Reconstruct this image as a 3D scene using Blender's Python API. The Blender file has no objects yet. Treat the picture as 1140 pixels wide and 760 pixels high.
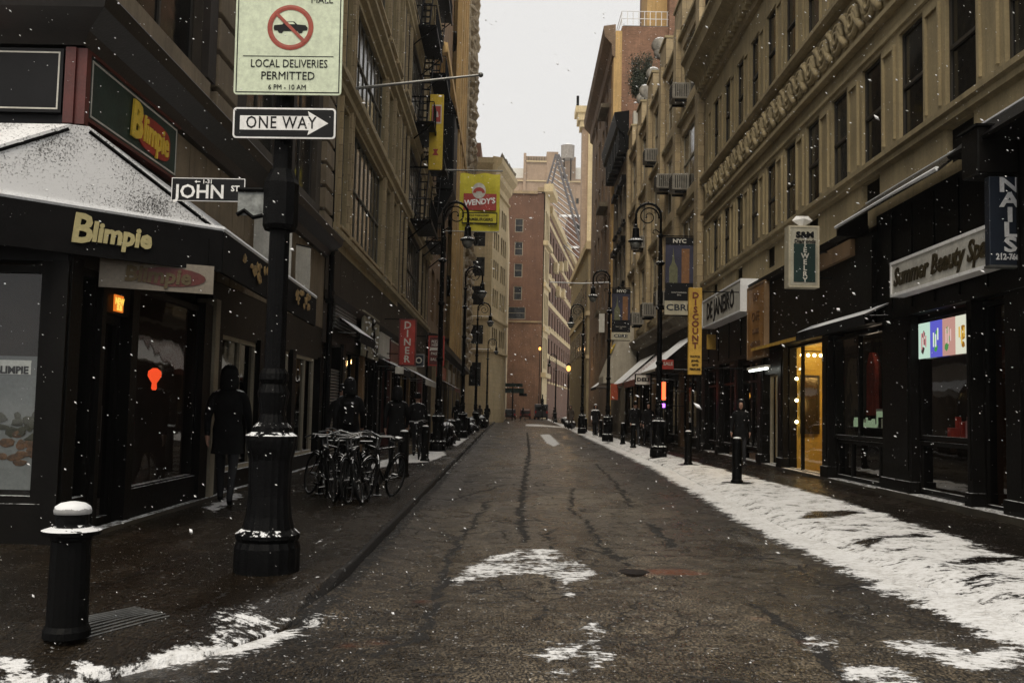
import bpy, bmesh, math, random
import numpy as np
from mathutils import Vector, Matrix, noise
from math import radians as R_, sin, cos, pi

random.seed(7)
rng = np.random.default_rng(11)
scene = bpy.context.scene
COL = scene.collection

# ------------------------------------------------------------------ camera
F = 1080.0; CX = 570.0; CY = 380.0          # focal length and centre in photo pixels (1140 x 760)
EYE = Vector((0, 0, 1.5)); YAW = -0.003378; PITCH = 0.070198; ROLL = R_(1.25)
Fw = Vector((sin(YAW)*cos(PITCH), cos(YAW)*cos(PITCH), sin(PITCH)))
R0 = Vector((cos(YAW), -sin(YAW), 0)); U0 = R0.cross(Fw)
Rt = cos(ROLL)*R0 + sin(ROLL)*U0; Up = cos(ROLL)*U0 - sin(ROLL)*R0
cam_data = bpy.data.cameras.new('camera'); cam = bpy.data.objects.new('camera', cam_data); COL.objects.link(cam)
m = Matrix.Identity(4)
for i in range(3):
    m[i][0] = Rt[i]; m[i][1] = Up[i]; m[i][2] = -Fw[i]; m[i][3] = EYE[i]
cam.matrix_world = m
cam_data.sensor_width = 36.0; cam_data.lens = F/1140*36.0; cam_data.clip_end = 3000; cam_data.clip_start = 0.05
scene.camera = cam
# ------------------------------------------------------------------ sky, sun, exposure
world = bpy.data.worlds.new('World'); scene.world = world; world.use_nodes = True
nt = world.node_tree; nt.nodes.clear()
out = nt.nodes.new('ShaderNodeOutputWorld'); bg = nt.nodes.new('ShaderNodeBackground')
sky = nt.nodes.new('ShaderNodeTexSky'); sky.sky_type = 'NISHITA'; sky.sun_disc = False
SUN_EL = R_(50); SUN_AZ = R_(197)
sky.sun_elevation = SUN_EL; sky.sun_rotation = SUN_AZ; sky.dust_density = 4
hs = nt.nodes.new('ShaderNodeHueSaturation'); hs.inputs['Saturation'].default_value = 0.12; hs.inputs['Value'].default_value = 0.35
mx = nt.nodes.new('ShaderNodeMixRGB'); mx.inputs[0].default_value = 0.88; mx.inputs[2].default_value = (7.35, 7.25, 7.1, 1)
nt.links.new(sky.outputs[0], hs.inputs['Color']); nt.links.new(hs.outputs[0], mx.inputs[1]); nt.links.new(mx.outputs[0], bg.inputs[0])
bg.inputs[1].default_value = 0.105
nt.links.new(bg.outputs[0], out.inputs[0])
sd = bpy.data.lights.new('overcast_sun', 'SUN'); sd.energy = 1.5; sd.angle = R_(28); sd.color = (1.0, 0.90, 0.74)
so = bpy.data.objects.new('overcast_sun', sd); COL.objects.link(so)
dirv = Vector((sin(SUN_AZ)*cos(SUN_EL), cos(SUN_AZ)*cos(SUN_EL), sin(SUN_EL)))
so.rotation_euler = dirv.to_track_quat('Z', 'Y').to_euler(); so.location = (0, 0, 60)
scene.view_settings.view_transform = 'Standard'; scene.view_settings.look = 'None'
scene.view_settings.exposure = 0.3; scene.view_settings.gamma = 1.0; scene.view_settings.use_curve_mapping = False
try:
    scene.cycles.max_bounces = 7; scene.cycles.diffuse_bounces = 3; scene.cycles.glossy_bounces = 3
    scene.cycles.transparent_max_bounces = 12; scene.cycles.transmission_bounces = 3
    scene.cycles.caustics_reflective = False; scene.cycles.caustics_refractive = False
    scene.cycles.sample_clamp_indirect = 4.0
except Exception: pass

# photo pixel -> world point on a plane
def ray(x, y): return Fw + Rt*((x-CX)/F) - Up*((y-CY)/F)
def onX(x, y, X): d = ray(x, y); return EYE + d*(X/d.x)
def onY(x, y, Y): d = ray(x, y); return EYE + d*(Y/d.y)
def onZ(x, y, Z): d = ray(x, y); return EYE + d*((Z-1.5)/d.z)
def onP(x, y, a, b): d = ray(x, y); return EYE + d*(a/(d.x-b*d.y))
LA, LB = -4.25, -0.0102      # left building line  X = LA + LB*Y
RA, RB = 6.73, 0.0093        # right building line

# ------------------------------------------------------------------ materials
MATS = {}
def nodes_of(mat):
    mat.use_nodes = True; t = mat.node_tree; t.nodes.clear(); return t
def N(t, typ, **kw):
    n = t.nodes.new(typ)
    for k, v in kw.items():
        if k.startswith('i_'): n.inputs[k[2:]].default_value = v
        else: setattr(n, k, v)
    return n
def ramp(t, fac, p0, p1, c0=(0, 0, 0, 1), c1=(1, 1, 1, 1)):
    r = t.nodes.new('ShaderNodeValToRGB'); e = r.color_ramp.elements
    e[0].position = p0; e[0].color = c0; e[1].position = p1; e[1].color = c1
    t.links.new(fac, r.inputs[0]); return r.outputs[0]
def mixc(t, fac, a, b, mode='MIX'):
    n = t.nodes.new('ShaderNodeMixRGB'); n.blend_type = mode
    for i, v in ((0, fac), (1, a), (2, b)):
        if isinstance(v, (int, float, tuple)): n.inputs[i].default_value = v
        else: t.links.new(v, n.inputs[i])
    return n.outputs[0]
def math_(t, op, a, b=0.0, clamp=False):
    n = t.nodes.new('ShaderNodeMath'); n.operation = op; n.use_clamp = clamp
    for i, v in ((0, a), (1, b)):
        if isinstance(v, (int, float)): n.inputs[i].default_value = v
        else: t.links.new(v, n.inputs[i])
    return n.outputs[0]
def noise_(t, vec, scale, detail=4, rough=.6):
    n = N(t, 'ShaderNodeTexNoise'); n.inputs['Scale'].default_value = scale
    n.inputs['Detail'].default_value = detail; n.inputs['Roughness'].default_value = rough
    t.links.new(vec, n.inputs['Vector']); return n.outputs[0]
def mapping(t, vec, scale):
    n = N(t, 'ShaderNodeMapping'); n.inputs['Scale'].default_value = scale; t.links.new(vec, n.inputs['Vector']); return n.outputs[0]
def c4(c): return (c[0], c[1], c[2], 1.0)

def mat(name, color, rough=.7, metal=0., var=.25, vscale=2., bump=.15, bscale=30., streak=.0, snow=0., spec=.5, brick=None, block=None):
    """one weathered surface; snow>0 lets snow lie on faces that look up"""
    if name in MATS: return MATS[name]
    mt = bpy.data.materials.new(name); t = nodes_of(mt)
    o = N(t, 'ShaderNodeOutputMaterial'); p = N(t, 'ShaderNodeBsdfPrincipled'); t.links.new(p.outputs[0], o.inputs[0])
    g = N(t, 'ShaderNodeNewGeometry'); pos = g.outputs['Position']
    c = None
    dark = tuple(v*(1-var) for v in color); lite = tuple(min(1, v*(1+var)) for v in color)
    nz = noise_(t, pos, vscale, 5)
    c = ramp(t, nz, .3, .7, c4(dark), c4(lite))
    hb = None
    if brick or block:
        sp = N(t, 'ShaderNodeSeparateXYZ'); t.links.new(pos, sp.inputs[0])
        s = math_(t, 'ADD', sp.outputs[0], sp.outputs[1])
        cb = N(t, 'ShaderNodeCombineXYZ'); t.links.new(s, cb.inputs[0]); t.links.new(sp.outputs[2], cb.inputs[1])
        b = N(t, 'ShaderNodeTexBrick'); t.links.new(cb.outputs[0], b.inputs['Vector'])
        bw, bh, mort, mcol, cvar = brick or block
        b.inputs['Scale'].default_value = 1.0; b.inputs['Brick Width'].default_value = bw; b.inputs['Row Height'].default_value = bh
        b.inputs['Mortar Size'].default_value = mort; b.inputs['Mortar Smooth'].default_value = .3
        b.inputs['Color1'].default_value = (1-cvar,)*3+(1,); b.inputs['Color2'].default_value = (1+cvar*.6,)*3+(1,)
        b.inputs['Mortar'].default_value = (mcol,)*3+(1,)
        c = mixc(t, 1.0, c, b.outputs['Color'], 'MULTIPLY')
        hb = b.outputs['Fac']
    if streak > 0:
        ns = noise_(t, mapping(t, pos, (3.0, 3.0, .22)), 1.6, 5, .65)
        f = ramp(t, ns, .42, .72)
        c = mixc(t, math_(t, 'MULTIPLY', f, streak), c, tuple(v*.35 for v in color)+(1,))
    nf = noise_(t, pos, bscale, 4)
    c = mixc(t, 1.0, c, ramp(t, nf, .25, .75, (.82, .82, .82, 1), (1.12, 1.12, 1.12, 1)), 'MULTIPLY')
    rr = math_(t, 'ADD', rough-.12, math_(t, 'MULTIPLY', nf, .24))
    if snow > 0:
        sp2 = N(t, 'ShaderNodeSeparateXYZ'); t.links.new(g.outputs['Normal'], sp2.inputs[0])
        sn = noise_(t, pos, 14, 4, .7)
        up = math_(t, 'ADD', sp2.outputs[2], math_(t, 'MULTIPLY', math_(t, 'SUBTRACT', sn, .5), 1.1))
        f = ramp(t, up, 1.0-snow*.5, 1.04-snow*.5)
        c = mixc(t, f, c, (.82, .83, .84, 1)); rr = math_(t, 'MAXIMUM', rr, math_(t, 'MULTIPLY', f, .8))
    t.links.new(c, p.inputs['Base Color']); t.links.new(rr, p.inputs['Roughness'])
    p.inputs['Metallic'].default_value = metal; p.inputs['Specular IOR Level'].default_value = spec
    if bump > 0:
        bn = N(t, 'ShaderNodeBump'); bn.inputs['Strength'].default_value = min(1, bump*2); bn.inputs['Distance'].default_value = .01
        h = nf
        if hb is not None: h = math_(t, 'SUBTRACT', math_(t, 'MULTIPLY', nf, .5), hb)
        t.links.new(h, bn.inputs['Height']); t.links.new(bn.outputs[0], p.inputs['Normal'])
    MATS[name] = mt; return mt

def glow(name, color, strength):
    if name in MATS: return MATS[name]
    mt = bpy.data.materials.new(name); t = nodes_of(mt)
    o = N(t, 'ShaderNodeOutputMaterial'); e = N(t, 'ShaderNodeEmission'); e.inputs[0].default_value = c4(color); e.inputs[1].default_value = strength
    t.links.new(e.outputs[0], o.inputs[0]); MATS[name] = mt; return mt

def glass(name, tint=(.8, .82, .8), rough=.03, opac=.0):
    """thin shop glass: clear with a real reflection"""
    if name in MATS: return MATS[name]
    mt = bpy.data.materials.new(name); t = nodes_of(mt)
    o = N(t, 'ShaderNodeOutputMaterial'); tr = N(t, 'ShaderNodeBsdfTransparent'); tr.inputs[0].default_value = c4(tint)
    gl = N(t, 'ShaderNodeBsdfGlossy'); gl.inputs['Roughness'].default_value = rough; gl.inputs['Color'].default_value = (.9, .9, .9, 1)
    lw = N(t, 'ShaderNodeLayerWeight'); lw.inputs[0].default_value = .5
    frf = math_(t, 'ADD', math_(t, 'MULTIPLY', math_(t, 'POWER', lw.outputs['Facing'], 4.0), .75), .045)
    g = N(t, 'ShaderNodeNewGeometry'); nz = noise_(t, g.outputs['Position'], 1.2, 2)
    bn = N(t, 'ShaderNodeBump'); bn.inputs['Strength'].default_value = .08; bn.inputs['Distance'].default_value = .05
    t.links.new(nz, bn.inputs['Height']); t.links.new(bn.outputs[0], gl.inputs['Normal'])
    mxs = N(t, 'ShaderNodeMixShader'); t.links.new(frf, mxs.inputs[0]); t.links.new(tr.outputs[0], mxs.inputs[1]); t.links.new(gl.outputs[0], mxs.inputs[2])
    t.links.new(mxs.outputs[0], o.inputs[0]); MATS[name] = mt; return mt

def pane_mat(name, base=(.012, .013, .013), lite=(.06, .06, .055), spec=.5):
    """upper-storey glass over dark rooms, some with blinds behind"""
    if name in MATS: return MATS[name]
    mt = bpy.data.materials.new(name); t = nodes_of(mt)
    o = N(t, 'ShaderNodeOutputMaterial'); p = N(t, 'ShaderNodeBsdfPrincipled'); t.links.new(p.outputs[0], o.inputs[0])
    g = N(t, 'ShaderNodeNewGeometry')
    nz = noise_(t, mapping(t, g.outputs['Position'], (1, .55, .5)), 1.1, 3, .5)
    t.links.new(ramp(t, nz, .5, .66, c4(base), c4(lite)), p.inputs['Base Color'])
    n2 = noise_(t, g.outputs['Position'], 9, 3, .6)
    t.links.new(ramp(t, n2, .3, .8, (.05,)*3+(1,), (.22,)*3+(1,)), p.inputs['Roughness']); p.inputs['Specular IOR Level'].default_value = spec
    bn = N(t, 'ShaderNodeBump'); bn.inputs['Strength'].default_value = .12; bn.inputs['Distance'].default_value = .06
    t.links.new(noise_(t, g.outputs['Position'], 1.3, 2), bn.inputs['Height']); t.links.new(bn.outputs[0], p.inputs['Normal'])
    MATS[name] = mt; return mt

# stones, bricks, metals
STONE = mat('tan_stone', (.315, .25, .137), .85, var=.22, vscale=.9, bump=.25, bscale=22, streak=.45, snow=.22)
STONE_B = mat('tan_block_stone', (.40, .31, .18), .85, var=.2, vscale=.9, bump=.25, bscale=22, streak=.45, snow=.22, block=(.9, .42, .012, .55, .12))
STONE_L = mat('warm_stone', (.33, .245, .14), .85, var=.22, vscale=.9, bump=.25, bscale=22, streak=.5, snow=.22)
STONE_D = mat('soot_stone', (.17, .14, .095), .85, var=.3, vscale=1.2, bump=.25, bscale=22, streak=.6, snow=.25)
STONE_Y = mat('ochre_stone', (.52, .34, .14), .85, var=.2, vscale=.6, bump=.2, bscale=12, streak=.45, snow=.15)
CREAM = mat('cream_stone', (.60, .48, .28), .85, var=.12, vscale=.4, bump=.15, bscale=8, streak=.35, snow=.2, block=(1.2, .5, .012, .75, .06))
ROUGHST = mat('carved_stone', (.42, .34, .22), .9, var=.45, vscale=2.2, bump=.5, bscale=6, streak=.5, snow=.3)
BRICK_R = mat('red_brick', (.14, .072, .044), .9, var=.22, vscale=.35, bump=.2, bscale=20, streak=.35, brick=(.24, .085, .012, 1.25, .22))
BRICK_B = mat('brown_brick', (.225, .125, .078), .9, var=.3, vscale=.4, bump=.2, bscale=20, streak=.45, brick=(.24, .085, .012, 1.2, .3))
BRICK_D = mat('dull_brick', (.20, .135, .085), .9, var=.3, vscale=.3, bump=.2, bscale=20, streak=.4, brick=(.24, .085, .012, 1.2, .25))
BRICK_P = mat('pale_brick', (.34, .245, .17), .9, var=.18, vscale=.15, bump=.2, bscale=9, streak=.3, brick=(.5, .2, .02, 1.15, .15))
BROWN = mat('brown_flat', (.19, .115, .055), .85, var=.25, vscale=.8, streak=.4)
DARKMET = mat('black_shopfront', (.0042, .0036, .003), .5, .0, var=.5, vscale=1.6, bump=.12, bscale=25, streak=.3, snow=.12, spec=.12)
BRONZE = mat('bronze_panel', (.028, .021, .014), .6, 0, spec=.2, var=.3, vscale=.9, bump=.1, bscale=20, streak=.5, snow=.2)
DKBROWN = mat('dark_brown_panel', (.016, .011, .008), .55, var=.4, vscale=1., streak=.4, snow=.15)
IRON = mat('black_cast_iron', (.0022, .0022, .0024), .45, 0, var=.5, vscale=6, bump=.35, bscale=60, snow=.42, spec=.09)
IRONC = mat('black_iron_clean', (.0025, .0025, .0025), .48, 0, var=.4, vscale=5, bump=.2, bscale=50, snow=.2, spec=.09)
STEEL = mat('galvanised_steel', (.20, .20, .19), .4, .8, var=.25, vscale=5, bump=.15, bscale=50, snow=.5)
ACM = mat('dirty_ac_case', (.22, .20, .165), .6, .1, var=.3, vscale=4, streak=.6, snow=.4)
ROOF = mat('roof_membrane', (.12, .12, .12), .9, var=.3, snow=.8)
RED = mat('red_sign_paint', (.36, .035, .022), .5, var=.25, vscale=3, streak=.35, snow=.3)
MAROON = mat('maroon_trim', (.10, .018, .014), .5, var=.3, vscale=3, streak=.3)
YEL = mat('yellow_sign_cloth', (.62, .43, .035), .75, var=.15, vscale=3, streak=.25)
YEL2 = mat('ochre_sign', (.50, .30, .045), .7, var=.25, vscale=3, streak=.45, snow=.3)
OLIVE = mat('olive_yellow_cloth', (.60, .52, .045), .8, var=.12, vscale=3, streak=.2)
WHITE = mat('white_paint', (.86, .85, .83), .55, var=.08, vscale=4, streak=.15)
OFFW = mat('aged_white_sign', (.55, .53, .47), .6, var=.15, vscale=4, streak=.3)
SIGNG = mat('pale_green_sign', (.66, .73, .54), .42, var=.10, vscale=7, bump=.05, streak=.2)
BLACKP = mat('black_sign_paint', (.005, .005, .006), .45, spec=.2, var=.3, bump=.04)
REDRING = mat('faded_red_ring', (.33, .05, .025), .5, var=.2, vscale=8)
GREEND = mat('dark_green_sign', (.012, .032, .026), .5, var=.3, vscale=3)
TEAL = mat('teal_sign', (.005, .024, .020), .45, var=.2)
NAVY = mat('navy_sign', (.007, .012, .022), .45, var=.25)
GOLD = mat('gold_letters', (.62, .50, .20), .5, var=.15)
CREAML = mat('cream_letters', (.50, .43, .21), .55, var=.1)
YELL = mat('yellow_letters', (.75, .52, .06), .5, var=.12)
CANVAS = mat('black_canvas', (.006, .0055, .0055), .8, spec=.15, var=.4, vscale=3, bump=.2, bscale=60, snow=.1)
CANVAS_T = mat('tan_canvas', (.38, .34, .27), .8, var=.2, streak=.3, snow=.35)
CANVAS_R = mat('red_brown_canvas', (.20, .055, .03), .8, var=.2, streak=.3, snow=.55)
SNOW = mat('snow_layer', (.80, .81, .82), .75, var=.06, vscale=12, bump=.5, bscale=60)
SKIN = mat('skin', (.30, .17, .12), .6, var=.1, bump=.05)
COAT = mat('black_coat_cloth', (.006, .006, .0065), .9, spec=.15, var=.4, vscale=9, bump=.3, bscale=90, snow=.3)
COATB = mat('brown_coat_cloth', (.05, .035, .025), .85, var=.4, vscale=9, bump=.3, bscale=90, snow=.3)
JEANS = mat('dark_trousers', (.007, .007, .009), .85, var=.3, vscale=9)
RUBBER = mat('black_rubber', (.006, .006, .006), .75, spec=.2, var=.3, bump=.2, bscale=90, snow=.35)
CHROME = mat('worn_chrome', (.06, .06, .06), .35, .6, var=.3, vscale=20, snow=.32)
PANE = pane_mat('dark_window_glass', (.006, .006, .006), (.03, .03, .027), .32)
PANE2 = pane_mat('blind_window_glass', (.02, .02, .018), (.20, .185, .14))
SHOPG = glass('shop_glass')
DOORG = glass('tinted_shop_glass', (.30, .29, .27))
FRAME = mat('dark_window_frame', (.030, .025, .018), .55, var=.3, snow=.35)
FRAMEW = mat('pale_window_frame', (.34, .30, .22), .6, var=.2, streak=.3, snow=.35)

def snowy_canvas():
    mt = bpy.data.materials.new('snow_dusted_canvas'); t = nodes_of(mt)
    o = N(t, 'ShaderNodeOutputMaterial'); p = N(t, 'ShaderNodeBsdfPrincipled'); t.links.new(p.outputs[0], o.inputs[0])
    g = N(t, 'ShaderNodeNewGeometry'); pos = g.outputs['Position']
    a = noise_(t, pos, 55, 3, .75); b = noise_(t, pos, 1.3, 3, .6)
    f = ramp(t, math_(t, 'ADD', math_(t, 'MULTIPLY', a, .75), math_(t, 'MULTIPLY', b, .45)), .45, .56)
    t.links.new(mixc(t, f, (.035, .033, .032, 1), (.84, .84, .84, 1)), p.inputs['Base Color'])
    p.inputs['Roughness'].default_value = .8
    bn = N(t, 'ShaderNodeBump'); bn.inputs['Strength'].default_value = .8; bn.inputs['Distance'].default_value = .02
    t.links.new(f, bn.inputs['Height']); t.links.new(bn.outputs[0], p.inputs['Normal'])
    return mt
SNOWCANVAS = snowy_canvas()

def ground_mat(name, c_dark, c_lite, gr_scale, rough_lo, rough_hi, tile=None, stain=(.05, .03, .015)):
    """wet ground: attribute 'snow' places snow cover, attribute 'crack' places cracks and joints"""
    mt = bpy.data.materials.new(name); t = nodes_of(mt)
    o = N(t, 'ShaderNodeOutputMaterial'); p = N(t, 'ShaderNodeBsdfPrincipled'); t.links.new(p.outputs[0], o.inputs[0])
    g = N(t, 'ShaderNodeNewGeometry'); pos = g.outputs['Position']
    grain = noise_(t, mapping(t, pos, (1, .5, 1)), gr_scale, 2, .7)
    p.inputs['Specular IOR Level'].default_value = .5 if not tile else .42
    big = noise_(t, mapping(t, pos, (1.0, .35, 1)), .9, 6, .65)
    fine = noise_(t, pos, 5, 5, .7)
    c = ramp(t, grain, .44, .62, c4(c_dark), c4(c_lite))
    c = mixc(t, 1.0, c, ramp(t, big, .3, .7, (.36, .34, .31, 1), (1.6, 1.56, 1.48, 1)), 'MULTIPLY')
    st = ramp(t, noise_(t, pos, 1.7, 4, .7), .60, .74)
    c = mixc(t, math_(t, 'MULTIPLY', st, .3), c, c4(stain))
    if tile:
        b = N(t, 'ShaderNodeTexBrick'); t.links.new(pos, b.inputs['Vector']); b.inputs['Scale'].default_value = 1
        b.inputs['Brick Width'].default_value = tile[0]; b.inputs['Row Height'].default_value = tile[1]; b.inputs['Mortar Size'].default_value = .008
        b.offset = 0.0 if tile[0] > .5 else .5
        b.inputs['Color1'].default_value = (.85, .85, .85, 1); b.inputs['Color2'].default_value = (1.15, 1.15, 1.15, 1); b.inputs['Mortar'].default_value = (.4, .4, .4, 1)
        c = mixc(t, 1.0, c, b.outputs['Color'], 'MULTIPLY')
    vd = N(t, 'ShaderNodeVectorMath', operation='ADD'); t.links.new(pos, vd.inputs[0])
    nv = N(t, 'ShaderNodeTexNoise'); nv.inputs['Scale'].default_value = 2.5; nv.inputs['Detail'].default_value = 4; t.links.new(pos, nv.inputs['Vector'])
    vs_ = N(t, 'ShaderNodeVectorMath', operation='SCALE'); vs_.inputs['Scale'].default_value = .55; t.links.new(nv.outputs['Color'], vs_.inputs[0]); t.links.new(vs_.outputs[0], vd.inputs[1])
    vo = N(t, 'ShaderNodeTexVoronoi', feature='DISTANCE_TO_EDGE'); vo.inputs['Scale'].default_value = 1.5; t.links.new(mapping(t, vd.outputs[0], (1, .7, 1)), vo.inputs['Vector'])
    vc = N(t, 'ShaderNodeTexVoronoi'); vc.inputs['Scale'].default_value = .42; t.links.new(mapping(t, vd.outputs[0], (1, .45, 1)), vc.inputs['Vector'])
    if not tile:
        hv = N(t, 'ShaderNodeSeparateXYZ'); t.links.new(vc.outputs['Color'], hv.inputs[0])
        c = mixc(t, 1.0, c, ramp(t, hv.outputs[0], .2, .8, (.66, .64, .62, 1), (1.18, 1.18, 1.18, 1)), 'MULTIPLY')
    if not tile:
        mott = noise_(t, mapping(t, pos, (1.0, 1.5, 1)), 2.6, 6, .72)
        c = mixc(t, 1.0, c, ramp(t, mott, .38, .62, (.42, .39, .36, 1), (1.45, 1.42, 1.36, 1)), 'MULTIPLY')
        sx_ = N(t, 'ShaderNodeSeparateXYZ'); t.links.new(pos, sx_.inputs[0])
        wr = math_(t, 'ABSOLUTE', math_(t, 'SUBTRACT', sx_.outputs[0], 1.05))
        wr = math_(t, 'ADD', wr, math_(t, 'MULTIPLY', math_(t, 'SUBTRACT', big, .5), 2.4))
        wf = ramp(t, math_(t, 'MULTIPLY', wr, .35), .30, .80)
        c = mixc(t, 1.0, c, mixc(t, wf, (1.15, 1.15, 1.17, 1), (.36, .33, .30, 1)), 'MULTIPLY')
    alli = math_(t, 'MULTIPLY', ramp(t, vo.outputs['Distance'], .008, .034, (1, 1, 1, 1), (0, 0, 0, 1)), ramp(t, noise_(t, pos, .8, 4, .6), .44, .56))
    ac = N(t, 'ShaderNodeAttribute', attribute_name='crack'); an = N(t, 'ShaderNodeAttribute', attribute_name='snow')
    nc = noise_(t, pos, 9, 6, .78)
    cf = ramp(t, math_(t, 'ADD', ac.outputs['Fac'], math_(t, 'MULTIPLY', math_(t, 'SUBTRACT', nc, .5), 2.6)), .36, .56)
    if not tile: cf = math_(t, 'MAXIMUM', cf, math_(t, 'MULTIPLY', alli, .85))
    c = mixc(t, math_(t, 'MULTIPLY', cf, .88), c, (.006, .005, .0045, 1))
    ar = N(t, 'ShaderNodeAttribute', attribute_name='rust')
    c = mixc(t, math_(t, 'MULTIPLY', ar.outputs['Fac'], ramp(t, nc, .35, .6)), c, (.16, .045, .015, 1))
    # snow cover, broken by slush and trodden marks
    n1 = noise_(t, mapping(t, pos, (1.0, 1.3, 1)), 2.4, 8, .74); n2 = noise_(t, mapping(t, pos, (1, 1.35, 1)), 13, 5, .78)
    s = math_(t, 'ADD', an.outputs['Fac'], math_(t, 'ADD', math_(t, 'MULTIPLY', math_(t, 'SUBTRACT', n1, .5), 1.7), math_(t, 'MULTIPLY', math_(t, 'SUBTRACT', n2, .5), 1.25)))
    sf = ramp(t, s, .47, .57)
    # stray grains of snow caught in the surface
    gs = ramp(t, math_(t, 'ADD', noise_(t, pos, gr_scale*.4, 2, .8), math_(t, 'MULTIPLY', fine, .25)), .80, .825); spk = math_(t, 'MULTIPLY', gs, .3 if tile else .6)
    sfm = math_(t, 'MAXIMUM', sf, spk)
    sc = ramp(t, math_(t, 'ADD', math_(t, 'MULTIPLY', n2, .6), math_(t, 'MULTIPLY', n1, .4)), .36, .54, (.50, .48, .45, 1), (.88, .88, .88, 1))
    c = mixc(t, sfm, c, sc)
    t.links.new(c, p.inputs['Base Color'])
    wet = math_(t, 'ADD', math_(t, 'MULTIPLY', big, .65), math_(t, 'MULTIPLY', fine, .35))
    if not tile: wet = math_(t, 'ADD', wet, math_(t, 'MULTIPLY', math_(t, 'SUBTRACT', mott, .5), .5)); wet = math_(t, 'ADD', wet, math_(t, 'MULTIPLY', wf, .06))
    rr = ramp(t, wet, .40, .60, (rough_lo,)*3+(1,), (rough_hi,)*3+(1,))
    rr = mixc(t, sfm, rr, (.85, .85, .85, 1)); rr = mixc(t, cf, rr, (.8, .8, .8, 1)); t.links.new(rr, p.inputs['Roughness'])
    h = math_(t, 'ADD', math_(t, 'MULTIPLY', grain, 1.3), math_(t, 'MULTIPLY', fine, 1.3))
    h = math_(t, 'SUBTRACT', h, math_(t, 'MULTIPLY', cf, 2.0)); h = math_(t, 'ADD', h, math_(t, 'MULTIPLY', sf, 1.0)); h = math_(t, 'ADD', h, math_(t, 'MULTIPLY', math_(t, 'MULTIPLY', sf, n2), 1.5))
    bn = N(t, 'ShaderNodeBump'); bn.inputs['Strength'].default_value = .75; bn.inputs['Distance'].default_value = .012
    t.links.new(h, bn.inputs['Height']); t.links.new(bn.outputs[0], p.inputs['Normal'])
    MATS[name] = mt; return mt

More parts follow.
